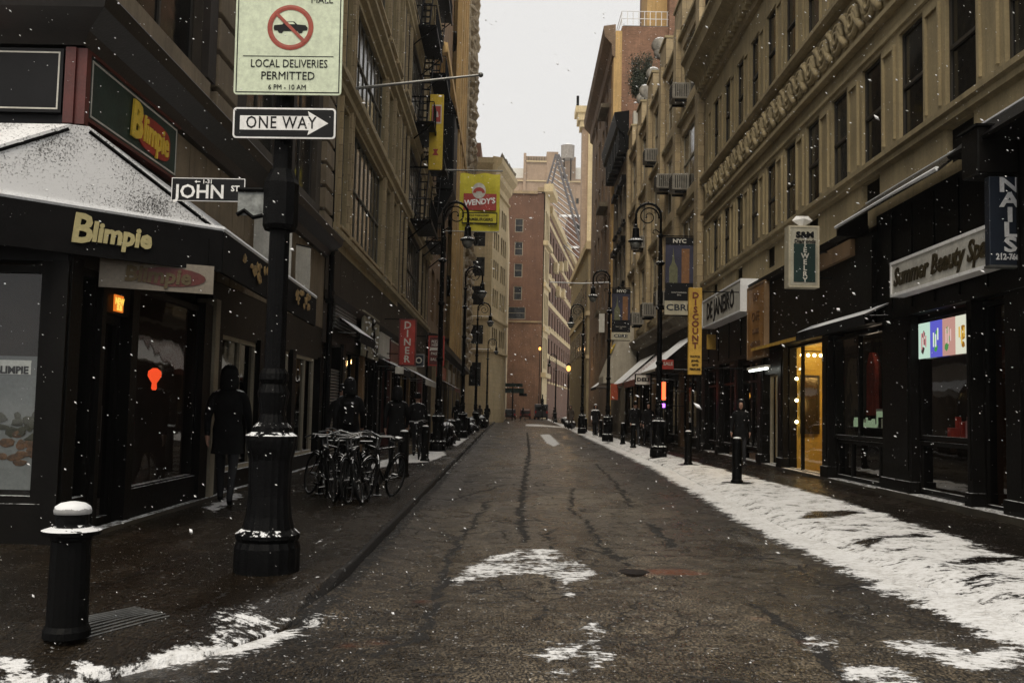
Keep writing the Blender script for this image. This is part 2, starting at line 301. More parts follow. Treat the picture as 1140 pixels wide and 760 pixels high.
# ------------------------------------------------------------------ mesh builder
class MB:
    def __init__(s): s.v = []; s.f = []
    def add(s, vs, fs):
        k = len(s.v); s.v += [Vector(v) for v in vs]; s.f += [tuple(i+k for i in f) for f in fs]; return s
    def box(s, a, b):
        x0, x1 = sorted((a[0], b[0])); y0, y1 = sorted((a[1], b[1])); z0, z1 = sorted((a[2], b[2]))
        return s.add([(x0, y0, z0), (x1, y0, z0), (x1, y1, z0), (x0, y1, z0), (x0, y0, z1), (x1, y0, z1), (x1, y1, z1), (x0, y1, z1)],
                     [(0, 3, 2, 1), (4, 5, 6, 7), (0, 1, 5, 4), (1, 2, 6, 5), (2, 3, 7, 6), (3, 0, 4, 7)])
    def quad(s, a, b, c, d): return s.add([a, b, c, d], [(0, 1, 2, 3)])
    def prism(s, pts, axis, lo, hi):
        """outline pts (2-D) extruded along axis 0/1/2"""
        def mk(p, t):
            q = [p[0], p[1]]; q.insert(axis, t); return q
        n = len(pts); vs = [mk(p, lo) for p in pts]+[mk(p, hi) for p in pts]
        fs = [tuple(range(n)), tuple(range(2*n-1, n-1, -1))]+[(i, (i+1) % n, n+(i+1) % n, n+i) for i in range(n)]
        return s.add(vs, fs)
    def tube(s, pts, r, seg=8, cap=True):
        pts = [Vector(p) for p in pts]; n = len(pts); rs = r if isinstance(r, (list, tuple)) else [r]*n
        base = len(s.v); prev = None
        for i, p in enumerate(pts):
            d = (pts[min(i+1, n-1)]-pts[max(i-1, 0)])
            d = d.normalized() if d.length > 1e-9 else Vector((0, 0, 1))
            if prev is None: a = d.cross(Vector((0, 0, 1))) if abs(d.z) < .9 else d.cross(Vector((1, 0, 0)))
            else: a = prev - d*prev.dot(d)
            a.normalize(); prev = a; b = d.cross(a)
            for k in range(seg):
                an = 2*pi*k/seg; s.v.append(p+(a*cos(an)+b*sin(an))*rs[i])
        for i in range(n-1):
            for k in range(seg):
                k2 = (k+1) % seg; s.f.append((base+i*seg+k, base+i*seg+k2, base+(i+1)*seg+k2, base+(i+1)*seg+k))
        if cap:
            s.f.append(tuple(base+k for k in range(seg-1, -1, -1))); s.f.append(tuple(base+(n-1)*seg+k for k in range(seg)))
        return s
    def lathe(s, prof, c=(0, 0, 0), seg=16, flute=0.):
        n = len(prof); base = len(s.v)
        for r, z in prof:
            for k in range(seg):
                an = 2*pi*k/seg; rr = max(r, .0005)*(1-flute*(k % 2)); s.v.append(Vector((c[0]+rr*cos(an), c[1]+rr*sin(an), c[2]+z)))
        for i in range(n-1):
            for k in range(seg):
                k2 = (k+1) % seg; s.f.append((base+i*seg+k, base+i*seg+k2, base+(i+1)*seg+k2, base+(i+1)*seg+k))
        s.f.append(tuple(base+k for k in range(seg-1, -1, -1))); s.f.append(tuple(base+(n-1)*seg+k for k in range(seg)))
        return s
    def torus(s, c, R, r, normal=(0, 1, 0), seg=20, sg=6):
        n = Vector(normal).normalized(); a = n.cross(Vector((0, 0, 1))) if abs(n.z) < .9 else n.cross(Vector((1, 0, 0))); a.normalize(); b = n.cross(a); c = Vector(c)
        base = len(s.v)
        for i in range(seg):
            an = 2*pi*i/seg; d = a*cos(an)+b*sin(an)
            for k in range(sg):
                q = 2*pi*k/sg; s.v.append(c+d*(R+r*cos(q))+n*(r*sin(q)))
        for i in range(seg):
            for k in range(sg):
                s.f.append((base+i*sg+k, base+i*sg+(k+1) % sg, base+((i+1) % seg)*sg+(k+1) % sg, base+((i+1) % seg)*sg+k))
        return s
    def blob(s, c, r, jit=.0, sub=1):
        bm = bmesh.new(); bmesh.ops.create_icosphere(bm, subdivisions=sub, radius=1)
        rr = r if isinstance(r, (tuple, list)) else (r, r, r); base = len(s.v)
        for v in bm.verts:
            k = 1+random.uniform(-jit, jit); s.v.append(Vector((c[0]+v.co.x*rr[0]*k, c[1]+v.co.y*rr[1]*k, c[2]+v.co.z*rr[2]*k)))
        for f in bm.faces: s.f.append(tuple(base+v.index for v in f.verts))
        bm.free(); return s
    def build(s, name, material, parent=None, smooth=False, fn=None, recalc=True, bevel=0.):
        me = bpy.data.meshes.new(name)
        vs = [fn(v) for v in s.v] if fn else s.v
        me.from_pydata([tuple(v) for v in vs], [], s.f)
        if recalc or bevel:
            bm = bmesh.new(); bm.from_mesh(me)
            if bevel: bmesh.ops.bevel(bm, geom=bm.edges[:], offset=bevel, segments=1, affect='EDGES', clamp_overlap=True)
            if recalc: bmesh.ops.recalc_face_normals(bm, faces=bm.faces)
            bm.to_mesh(me); bm.free()
        me.materials.append(material)
        if smooth: me.polygons.foreach_set('use_smooth', [True]*len(me.polygons))
        o = bpy.data.objects.new(name, me); COL.objects.link(o)
        if parent is not None: o.parent = parent
        return o

def tag(o, label=None, cat=None, group=None, kind=None):
    if label: o['label'] = label
    if cat: o['category'] = cat
    if group: o['group'] = group
    if kind: o['kind'] = kind
    return o
def thing(name, label, cat, loc=(0, 0, 0), rot=(0, 0, 0), group=None):
    o = bpy.data.objects.new(name, None); COL.objects.link(o); o.location = loc; o.rotation_euler = rot
    return tag(o, label, cat, group)
KIDS = {}
def copy_tree(o, parent=None):
    c = o.copy(); COL.objects.link(c)
    if parent is not None: c.parent = parent
    for ch in list(o.children): copy_tree(ch, c)
    return c

def text(s, size, material, parent, loc=(0, 0, 0), rot=(pi/2, 0, 0), ext=.004, bold=.0, shear=0., ax='CENTER', ay='CENTER', sx=1., name='lettering', spacing=1., line=1.):
    cu = bpy.data.curves.new('t', 'FONT'); cu.body = s; cu.size = size; cu.extrude = ext; cu.offset = bold; cu.shear = shear
    cu.align_x = ax; cu.align_y = ay; cu.space_character = spacing; cu.space_line = line; cu.resolution_u = 2
    tmp = bpy.data.objects.new('t', cu); COL.objects.link(tmp)
    bpy.context.view_layer.update()
    me = bpy.data.meshes.new_from_object(tmp.evaluated_get(bpy.context.evaluated_depsgraph_get()))
    bpy.data.objects.remove(tmp); bpy.data.curves.remove(cu)
    for v in me.vertices: v.co.x *= sx
    me.materials.clear(); me.materials.append(material); me.name = name
    o = bpy.data.objects.new(name, me); COL.objects.link(o); o.parent = parent; o.location = loc; o.rotation_euler = rot
    return o

# ------------------------------------------------------------------ ground
def poly_sd(px, py, poly):
    """signed distance to a polygon, negative inside"""
    poly = [(float(a), float(b)) for a, b in poly]; n = len(poly)
    d = np.full(px.shape, 1e9); inside = np.zeros(px.shape, bool)
    for i in range(n):
        ax, ay = poly[i]; bx, by = poly[(i+1) % n]
        ex, ey = bx-ax, by-ay; wx, wy = px-ax, py-ay
        tt = np.clip((wx*ex+wy*ey)/(ex*ex+ey*ey+1e-12), 0, 1)
        d = np.minimum(d, np.hypot(wx-ex*tt, wy-ey*tt))
        c = ((ay <= py) & (by > py)) | ((by <= py) & (ay > py))
        xi = ax+(py-ay)/(by-ay+1e-12)*(bx-ax)
        inside ^= c & (px < xi)
    return np.where(inside, -d, d)
def line_d(px, py, pts):
    d = np.full(px.shape, 1e9)
    for (ax, ay), (bx, by) in zip(pts[:-1], pts[1:]):
        ex, ey = bx-ax, by-ay; wx, wy = px-ax, py-ay
        tt = np.clip((wx*ex+wy*ey)/(ex*ex+ey*ey+1e-12), 0, 1)
        d = np.minimum(d, np.hypot(wx-ex*tt, wy-ey*tt))
    return d
def W(pts, z=0.): return [(onZ(x, y, z).x, onZ(x, y, z).y) for x, y in pts]

def left_curb(Y): return np.interp(Y, [6.6, 8.7, 18, 83, 220], [-1.47, -1.42, -1.50, -2.04, -2.4])
def right_curb(Y): return np.interp(Y, [6, 7.1, 12.9, 27, 80, 220], [3.95, 3.75, 3.62, 4.25, 5.0, 7.0])

def grid(name, xs, ys, zf, material, attrs, holes=None):
    XX, YY = np.meshgrid(xs, ys); X = XX.ravel(); Y = YY.ravel(); Z = zf(X, Y)
    nx, ny = len(xs), len(ys)
    co = np.stack([X, Y, Z], 1)
    i = np.arange(nx*ny).reshape(ny, nx)
    f = np.stack([i[:-1, :-1], i[:-1, 1:], i[1:, 1:], i[1:, :-1]], -1).reshape(-1, 4)
    if holes is not None:
        cx = co[f].mean(1); keep = ~holes(cx[:, 0], cx[:, 1]); f = f[keep]
    me = bpy.data.meshes.new(name); me.vertices.add(len(co)); me.vertices.foreach_set('co', co.ravel())
    me.loops.add(f.size); me.loops.foreach_set('vertex_index', f.ravel().astype(np.int32))
    me.polygons.add(len(f)); me.polygons.foreach_set('loop_start', np.arange(0, f.size, 4, dtype=np.int32)); me.polygons.foreach_set('loop_total', np.full(len(f), 4, np.int32))
    me.update(); me.validate()
    me.polygons.foreach_set('use_smooth', np.ones(len(me.polygons), bool))
    for k, fn in attrs.items():
        a = me.attributes.new(k, 'FLOAT', 'POINT'); a.data.foreach_set('value', fn(X, Y).astype(np.float32))
    me.materials.append(material)
    o = bpy.data.objects.new(name, me); COL.objects.link(o); return o

def o3(pts, ox, oy, s): return [(ox+x/s, oy+y/s) for x, y in pts]
road_snow = [W(p) for p in [
    o3([(280, 470), (310, 420), (400, 388), (480, 372), (580, 378), (640, 405), (685, 435), (670, 462), (600, 475), (570, 455), (500, 440), (400, 450), (330, 465)], 400, 470, 2.62),
    o3([(590, 478), (625, 485), (630, 515), (600, 505)], 400, 470, 2.62),
    o3([(500, 675), (580, 650), (640, 640), (620, 688), (560, 694)], 400, 470, 2.62),
    o3([(650, 622), (690, 572), (720, 610), (690, 640), (745, 685), (735, 708), (680, 712), (690, 680), (660, 650)], 400, 470, 2.62),
    o3([(545, 738), (600, 712), (640, 725), (600, 742)], 400, 470, 2.62),
    [(601, 484), (612, 483), (624, 494), (616, 497), (608, 493)],
    [(585, 472), (600, 472.4), (628, 474.2), (628, 475.6), (585, 474)],
    o3([(0, 655), (90, 655), (140, 685), (320, 695), (330, 645), (500, 662), (700, 600), (850, 575), (1064, 553), (1064, 610), (980, 640), (700, 670), (460, 660), (330, 690), (240, 715), (190, 760), (0, 780)], 0, 560, 3.8),
    o3([(0, 480), (170, 460), (230, 482), (320, 525), (400, 492), (520, 480), (500, 495), (400, 520), (320, 560), (200, 600), (60, 650), (0, 690)], 240, 560, 3.8),
    o3([(530, 510), (600, 515), (650, 545), (560, 560)], 680, 500, 2.478),
    o3([(740, 525), (880, 520), (1000, 560), (1140, 520), (1160, 600), (1000, 610), (880, 580), (800, 560)], 680, 500, 2.478),
    o3([(650, 590), (760, 600), (860, 640), (860, 660), (650, 660)], 680, 500, 2.478),
]]
road_snow_amp = [.08, .05, .3, .25, .3, .6, .9, .5, .4, -.1, .3, .1]
def snow_from(polys, amps, soft=.16):
    def fn(X, Y):
        s = np.full(X.shape, -1.0)
        for p, a in zip(polys, amps):
            d = poly_sd(X, Y, p)
            s = np.maximum(s, np.clip(.44-d/soft*.5, -1, .5+a*.6))
        return s
    return fn
_rs = snow_from(road_snow, road_snow_amp)
def road_snow_f(X, Y):
    s = _rs(X, Y)
    e = X-right_curb(Y)                       # bank of snow along the right kerb spilling over the road edge
    s = np.maximum(s, np.where(Y > 6.3, np.clip(.5+(e+.42)/.22*.4, -1, .95), -1))
    e2 = left_curb(Y)-X
    s = np.maximum(s, np.where(Y > 22, np.clip(.15+(e2+.25)/.3*.3, -1, .42), -1))
    return s
cr = [([(545, 556), (533, 573), (520, 592), (503, 613), (490, 655), (482, 687), (465, 703), (438, 718), (400, 733)], .05),
      ([(587, 481), (589, 504), (583, 542), (579, 573), (585, 603)], .075),
      ([(637, 544), (637, 567), (656, 582), (667, 603), (682, 617), (701, 630)], .045),
      ([(648, 611), (667, 613), (675, 617), (700, 622)], .05),
      ([(663, 516), (690, 542), (701, 561)], .05), ([(728, 584), (736, 596), (751, 607)], .08),
      ([(841, 673), (874, 694), (898, 718), (930, 738), (945, 760)], .06),
      ([(686, 641), (705, 641), (735, 643)], .09),
      ([(728, 585), (741, 601), (749, 609)], .05), ([(683, 535), (696, 552), (702, 565)], .05),
      ([(611, 590), (613, 640), (608, 690)], .02), ([(440, 560), (500, 556), (560, 540)], .05), ([(490, 655), (560, 655), (640, 652)], .02),
      ([(500, 548), (560, 545)], .35), ([(520, 530), (600, 520)], .25)]
cr = [(W(p), w) for p, w in cr]
jn = np.array([noise.noise(Vector((i*.13, 0, 0))) for i in range(4000)])
def jitter(X, Y, s=.06):
    return s*np.sin(X*7.3+np.sin(Y*3.1)*2)+s*.6*np.sin(Y*11.7+X*3.1)+s*.4*np.sin(X*23+Y*17)
def road_crack(X, Y):
    jx = X+jitter(X, Y, .03); jy = Y+jitter(Y, X, .04)
    c = np.zeros(X.shape)
    for p, w in cr:
        d = line_d(jx, jy, p); c = np.maximum(c, np.clip(1.0-d/(w*1.25), 0, 1)*(1 if w < .2 else .35))
    g = np.clip(1-np.abs(X-left_curb(Y)-.07)/.13, 0, 1)*(Y > 6.6)     # dark gutter line against the left kerb
    return np.maximum(c, g*.75)
rust_poly = W([(718, 634), (760, 633), (790, 637), (760, 640), (718, 640)])
def road_rust(X, Y):
    r = np.clip(.5-poly_sd(X, Y, rust_poly)/.05, 0, 1)
    for p in W([(390, 716), (420, 712), (845, 690), (897, 716), (470, 668)]):
        r = np.maximum(r, np.clip(1-np.hypot(X-p[0], Y-p[1])/.10, 0, 1)*.6)
    return r
def road_z(X, Y):
    z = .035*np.clip(1-((X-1.1)/2.8)**2, -1.5, 1) - .03
    z += .008*np.sin(X*2.1+Y*.7)+.006*np.sin(X*4.3-Y*1.9+1)+.005*np.sin(Y*3.7+X)
    d = line_d(X, Y, cr[7][0]); z -= .05*np.clip(1-d/.13, 0, 1)
    for p, w in cr[:7]:
        z -= .010*np.clip(1-line_d(X, Y, p)/.06, 0, 1)
    z += np.where(Y > 6.8, .055*np.clip(1-(X-left_curb(Y))/.5, 0, 1), 0)
    e = X-right_curb(Y); z += np.where(Y > 6.3, .05*np.clip((e+.5)/.5, 0, 1), 0)
    return z
ASPH = ground_mat('wet_asphalt', (.008, .0068, .0050), (.19, .163, .122), 62, .10, .50)
xs = np.concatenate([np.arange(-60, -6, 2.5), np.arange(-6, 8, .055), np.arange(8, 60, 2.5)])
ys = np.concatenate([np.arange(-40, 3, 1.5), np.arange(3, 12, .05), np.arange(12, 26, .1), np.arange(26, 60, .35), np.arange(60, 231, 1.2)])
road = grid('road', xs, ys, road_z, ASPH, {'snow': road_snow_f, 'crack': road_crack, 'rust': road_rust},
            holes=lambda X, Y: ((Y > 9) & (X < -5)) | ((Y > 9) & (X > 9)))
tag(road, kind='structure')
gr = MB().box((-400, -300, -.6), (400, 900, -.35)).build('ground', mat('snowy_ground', (.3, .3, .3), .9, snow=.8)); tag(gr, kind='structure')

ZS = .12   # pavement height
# left pavement: follows the kerb, turns the corner into the cross street
def lcorner(X):   # front edge of the left pavement (world Y) where it turns the corner
    return np.interp(X, [-60, -2.7, -2.3, -1.8, -1.5, -1.44], [5.0, 5.22, 5.5, 6.0, 6.7, 7.4])
SIDEW = ground_mat('wet_pavement', (.008, .006, .004), (.028, .021, .014), 60, .07, .34, tile=(1.5, 1.5))
lw_sn = [W(p, ZS) for p in [[(405, 520), (425, 512), (470, 503), (492, 500), (497, 506), (478, 514), (440, 516), (418, 522)], [(498, 492), (515, 485), (522, 487), (508, 497)],
         o3([(225, 455), (260, 435), (320, 410), (420, 410), (400, 430), (300, 440)], 240, 560, 3.8), [(228, 565), (262, 548), (272, 552), (240, 570)]]]
lw_a = [.45, .5, .25, .3]
lw_sn += [W(p, .05) for p in [o3([(0, 655), (90, 655), (140, 685), (320, 695), (330, 645), (500, 662), (700, 600), (850, 575), (1064, 553), (1064, 610), (980, 640), (700, 670), (460, 660), (330, 690), (240, 715), (190, 760), (0, 780)], 0, 560, 3.8),
    o3([(0, 480), (170, 460), (230, 482), (320, 525), (300, 560), (200, 600), (60, 650), (0, 690)], 240, 560, 3.8)]]; lw_a += [.4, .0]
lw_lines = [W(p, ZS) for p in [[(97, 697), (160, 665), (200, 638), (243, 612)], [(290, 676), (330, 640), (355, 612), (402, 562)], [(332, 618), (378, 585)], [(350, 646), (380, 612), (372, 615)],
            [(190, 675), (236, 671), (250, 672)], [(0, 659), (50, 660)], [(318, 572), (345, 562)]]]
_ls = snow_from(lw_sn, lw_a, .12)
def lw_snow(X, Y):
    s = _ls(X, Y)
    for p in lw_lines: s = np.maximum(s, np.clip(.52-line_d(X+jitter(X, Y, .008), Y, p)/.022*.35, -1, .42))
    s = np.maximum(s, np.clip(.24-np.abs(X-left_curb(Y)+.03)/.1*.3, -1, .3))       # snow caught on the kerb stone
    s = np.maximum(s, np.where(Y > 24, np.clip(.22+(X-left_curb(Y)+.7)*.15, -1, .3), -1))
    fe = lcorner(X); s = np.maximum(s, np.clip(.1-np.abs(Y-fe-.05)/.12*.3, -1, .5))
    return s
def lw_crack(X, Y):
    c = np.zeros(X.shape)
    for k in (-.32, -.62): c = np.maximum(c, np.clip(1-np.abs(X-left_curb(Y)-k)/.02, 0, 1)*.45)
    c = np.maximum(c, np.where(X > left_curb(Y)-.035, .9, 0)*(Y > 6.9))
    return c
def lw_z(X, Y):
    z = np.full(X.shape, ZS)
    d = Y-lcorner(X); z = np.where(d < .9, ZS-.115*np.clip(1-d/.9, 0, 1), z)   # ramp down to the crossing
    return z+.004*np.sin(X*5+Y*2)
# mesh in (s, t) with s measured from the kerb so that the edge is clean
def strip(name, edge, inner, ys, nx, zf, material, attrs, drop=.2):
    cols = np.linspace(0, 1, nx)**1.3
    X = []; Y = []; Z = []
    for y in ys:
        e = float(edge(y)); w = inner-e
        for i, c in enumerate(cols):
            X.append(e+w*c); Y.append(y)
    X = np.array(X); Y = np.array(Y); Z = zf(X, Y)
    n = nx
    X2 = X.reshape(len(ys), n); Y2 = Y.reshape(len(ys), n); Z2 = Z.reshape(len(ys), n)
    sgn = np.sign(inner)
    # add the kerb's round and its face
    Xa = np.concatenate([X2[:, :1]-sgn*.0, X2[:, :1]-sgn*.015*0, X2], 1)
    Xa[:, 0] = X2[:, 0]-sgn*.02; Xa[:, 1] = X2[:, 0]-sgn*.015
    Ya = np.concatenate([Y2[:, :1], Y2[:, :1], Y2], 1); Za = np.concatenate([Z2[:, :1]-drop, Z2[:, :1]-.015, Z2], 1)
    nn = n+2; co = np.stack([Xa.ravel(), Ya.ravel(), Za.ravel()], 1)
    i = np.arange(len(ys)*nn).reshape(len(ys), nn)
    f = np.stack([i[:-1, :-1], i[:-1, 1:], i[1:, 1:], i[1:, :-1]], -1).reshape(-1, 4)
    if sgn < 0: f = f[:, ::-1]
    me = bpy.data.meshes.new(name); me.from_pydata(co.tolist(), [], f.tolist())
    me.polygons.foreach_set('use_smooth', [True]*len(f))
    for k, fn in attrs.items():
        a = me.attributes.new(k, 'FLOAT', 'POINT'); a.data.foreach_set('value', fn(co[:, 0], co[:, 1]).astype(np.float32))
    me.materials.append(material); o = bpy.data.objects.new(name, me); COL.objects.link(o); return o
ysw = np.concatenate([np.arange(7.4, 16, .06), np.arange(16, 30, .12), np.arange(30, 70, .5), np.arange(70, 231, 2)])
zero = lambda X, Y: np.zeros(X.shape)
pl = strip('pavement', left_curb, -6.5, ysw, 75, lw_z, SIDEW, {'snow': lw_snow, 'crack': lw_crack, 'rust': zero}); tag(pl, kind='structure')
# corner part in front of Y = 7.4
xc = np.concatenate([np.arange(-40, -6, 2.0), np.arange(-6, -1.44, .04), [-1.42]])
vs = []; fs = []; nr = 34
for x in xc:
    y0 = float(lcorner(np.array([x]))[0]); far = 7.4 if x > -6 else 9.0
    for k in range(nr+1): vs.append((x, y0+(far-y0)*k/nr, 0))
co = np.array(vs); co[:, 2] = lw_z(co[:, 0], co[:, 1])
ed = co.reshape(len(xc), nr+1, 3)[:, :1, :].copy(); ed[:, :, 2] -= .06; ed[:, :, 1] -= .02
co = np.concatenate([ed, co.reshape(len(xc), nr+1, 3)], 1); nn = nr+2; co = co.reshape(-1, 3)
i = np.arange(len(xc)*nn).reshape(len(xc), nn); f = np.stack([i[:-1, :-1], i[1:, :-1], i[1:, 1:], i[:-1, 1:]], -1).reshape(-1, 4)
me = bpy.data.meshes.new('pavement'); me.from_pydata(co.tolist(), [], f.tolist()); me.polygons.foreach_set('use_smooth', [True]*len(f))
for k, fn in {'snow': lw_snow, 'crack': lw_crack, 'rust': zero}.items():
    a = me.attributes.new(k, 'FLOAT', 'POINT'); a.data.foreach_set('value', fn(co[:, 0], co[:, 1]).astype(np.float32))
me.materials.append(SIDEW); plc = bpy.data.objects.new('pavement', me); COL.objects.link(plc); tag(plc, kind='structure')
# right pavement: snow covered strip, wet band under the shops
SIDER = ground_mat('wet_pavement_right', (.007, .005, .0035), (.024, .018, .012), 60, .07, .32, tile=(1.5, 1.5))
wet_patches = [W(p, ZS) for p in [o3([(520, 185), (560, 170), (640, 168), (700, 176), (560, 190)], 680, 500, 2.478), o3([(690, 250), (760, 238), (840, 232), (900, 240), (760, 246), (710, 262)], 680, 500, 2.478),
               o3([(870, 322), (960, 300), (1100, 296), (1140, 292), (1140, 302), (960, 316)], 680, 500, 2.478), o3([(960, 352), (1080, 338), (1060, 350), (980, 364)], 680, 500, 2.478)]]
def rw_snow(X, Y):
    lim = np.interp(Y, [6, 9.7, 16.9, 28, 60], [5.0, 5.12, 5.47, 5.2, 5.5])
    s = np.clip(.5+(lim-X)/.16*.35, -1, .70)
    s = np.where(Y > 26, np.minimum(s, .85), s)
    for p in wet_patches: s = np.minimum(s, np.clip(.5+poly_sd(X, Y, p)/.10*.3, -.3, 2))
    for bx, by in ((4.57, 19.93), (4.76, 26.5), (4.6, 31)): s = np.minimum(s, np.clip(-.2+(np.hypot(X-bx, Y-by)-.12)/.25, -1, 2))
    return s
def rw_z(X, Y):
    e = X-right_curb(Y); z = ZS-.085*np.clip(1-e/.5, 0, 1)**2
    z = np.where(Y < 7.5, np.minimum(z, -.02+(Y-5.6)*.075), z)
    return z+.006*np.sin(X*6+Y*2.3)+.005*np.sin(X*13-Y*4)
ysr = np.concatenate([np.arange(5.6, 18, .06), np.arange(18, 34, .14), np.arange(34, 70, .5), np.arange(70, 231, 2)])
pr = strip('pavement', right_curb, 9.2, ysr, 75, rw_z, SIDER, {'snow': rw_snow, 'crack': zero, 'rust': zero}); tag(pr, kind='structure')

# ------------------------------------------------------------------ buildings
class Fac:
    """facade frame: u along the wall from Y0, n outwards, z up"""
    def __init__(s, x0, y0, dx, dy, nx, ny):
        l = math.hypot(dx, dy); s.o = Vector((x0, y0, 0)); s.U = Vector((dx/l, dy/l, 0)); s.Nn = Vector((nx, ny, 0)).normalized()
    def fn(s, v): return s.U*v[0]+s.Nn*v[1]+Vector((0, 0, v[2]))
    def world(s, u, n, z): return s.o+s.fn((u, n, z))
def facL(Y0, off=0.): return Fac(LA+LB*Y0+off, Y0, LB, 1, 1, 0)
def facR(Y0, off=0.): return Fac(RA+RB*Y0+off, Y0, RB, 1, -1, 0)
def facF(x0, Y0): return Fac(x0, Y0, 1, 0, 0, -1)      # faces the camera, u runs to the right

def bld(name, label, fac, cat='building', group=None):
    return thing(name, label, cat, tuple(fac.o), group=group)
def wall_mb(u0, u1, z0, z1, holes, n=0., rev=.28):
    mb = MB(); us = sorted({u0, u1, *[h[0] for h in holes], *[h[1] for h in holes]}); zs = sorted({z0, z1, *[h[2] for h in holes], *[h[3] for h in holes]})
    us = [u for u in us if u0-1e-6 <= u <= u1+1e-6]; zs = [z for z in zs if z0-1e-6 <= z <= z1+1e-6]
    for a, b in zip(us[:-1], us[1:]):
        run = None
        for c, d in zip(zs[:-1], zs[1:]):
            mu, mz = (a+b)/2, (c+d)/2
            if any(h[0] < mu < h[1] and h[2] < mz < h[3] for h in holes): continue
            mb.quad((a, n, c), (b, n, c), (b, n, d), (a, n, d))
    for h in holes:
        a, b, c, d = h[:4]; m_ = n-rev
        mb.quad((a, n, c), (a, m_, c), (a, m_, d), (a, n, d)); mb.quad((b, n, c), (b, m_, c), (b, m_, d), (b, n, d))
        mb.quad((a, n, c), (b, n, c), (b, m_, c), (a, m_, c)); mb.quad((a, n, d), (b, n, d), (b, m_, d), (a, m_, d))
    return mb
def window(fac, parent, h, n=-.16, fr=.06, sash=True, mull=0, frame=FRAME, pane=PANE, nopane=False, bars=0):
    a, b, c, d = h[:4]; mb = MB(); t = .05
    mb.box((a, n-t, c), (a+fr, n, d)); mb.box((b-fr, n-t, c), (b, n, d)); mb.box((a+fr, n-t, c), (b-fr, n, c+fr)); mb.box((a+fr, n-t, d-fr), (b-fr, n, d))
    if sash: mb.box((a+fr, n-t, (c+d)/2-.03), (b-fr, n+.02, (c+d)/2+.03))
    for k in range(mull):
        x = a+(b-a)*(k+1)/(mull+1); mb.box((x-.03, n-t, c+fr), (x+.03, n-.002, d-fr))
    for k in range(bars):
        z = c+(d-c)*(k+1)/(bars+1); mb.box((a+fr, n-t, z-.015), (b-fr, n-.004, z+.015))
    w = mb.build('window', frame, parent, fn=fac.fn, recalc=False)
    if not nopane: MB().quad((a+fr*.5, n-t*.6, c+fr*.5), (b-fr*.5, n-t*.6, c+fr*.5), (b-fr*.5, n-t*.6, d-fr*.5), (a+fr*.5, n-t*.6, d-fr*.5)).build('pane', pane, w, fn=fac.fn, recalc=False)
    return w
def boxes(fac, parent, name, material, lst, bevel=0., join=False):
    if not join and 1 < len(lst) <= 100 and name not in ('wall', 'handle'):
        o = None
        for a, b in lst: o = MB().box(a, b).build(name, material, parent, fn=fac.fn, bevel=bevel)
        return o
    mb = MB()
    for a, b in lst: mb.box(a, b)
    return mb.build(name, material, parent, fn=fac.fn, bevel=bevel)
def profile(fac, parent, name, material, u0, u1, pts):
    """moulding: outline (n, z) run along the wall"""
    return MB().prism(pts, 0, u0, u1).build(name, material, parent, fn=fac.fn)
def shopwin(fac, parent, u0, u1, z0, z1, n=0., fr=.07, gm=None, mulls=(), trans=None, frame=None):
    frame = frame or DARKMET; mb = MB(); t = .09
    mb.box((u0, n-t, z0), (u0+fr, n, z1)); mb.box((u1-fr, n-t, z0), (u1, n, z1)); mb.box((u0+fr, n-t, z0), (u1-fr, n, z0+fr)); mb.box((u0+fr, n-t, z1-fr), (u1-fr, n, z1))
    for x in mulls: mb.box((x-fr/2, n-t, z0+fr), (x+fr/2, n-.003, z1-fr))
    if trans: mb.box((u0+fr, n-t, trans-fr/2), (u1-fr, n-.002, trans+fr/2))
    w = mb.build('shop_window', frame, parent, fn=fac.fn)
    MB().quad((u0+.02, n-t*.5, z0+.02), (u1-.02, n-t*.5, z0+.02), (u1-.02, n-t*.5, z1-.02), (u0+.02, n-t*.5, z1-.02)).build('pane', gm or SHOPG, w, fn=fac.fn, recalc=False)
    return w
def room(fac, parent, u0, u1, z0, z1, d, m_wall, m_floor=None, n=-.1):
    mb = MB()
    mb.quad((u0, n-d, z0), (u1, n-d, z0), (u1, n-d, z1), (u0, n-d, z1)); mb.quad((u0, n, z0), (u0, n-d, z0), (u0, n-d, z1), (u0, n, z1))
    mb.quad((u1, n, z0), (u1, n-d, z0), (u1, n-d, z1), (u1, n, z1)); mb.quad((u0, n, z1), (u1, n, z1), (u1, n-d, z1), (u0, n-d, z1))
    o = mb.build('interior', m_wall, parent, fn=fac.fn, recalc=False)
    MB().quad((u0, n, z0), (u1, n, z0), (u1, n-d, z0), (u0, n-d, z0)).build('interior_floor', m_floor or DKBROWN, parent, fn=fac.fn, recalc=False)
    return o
def body(fac, parent, u0, u1, z0, z1, d, material, n=-.36, roof=ROOF, name='wall'):
    MB().box((u0, n, z0), (u1, -d, z1-.02)).build(name, material, parent, fn=fac.fn)
    if roof: MB().box((u0+.05, n-.05, z1-.02), (u1-.05, -d+.05, z1+.06)).build('roof', roof, parent, fn=fac.fn)

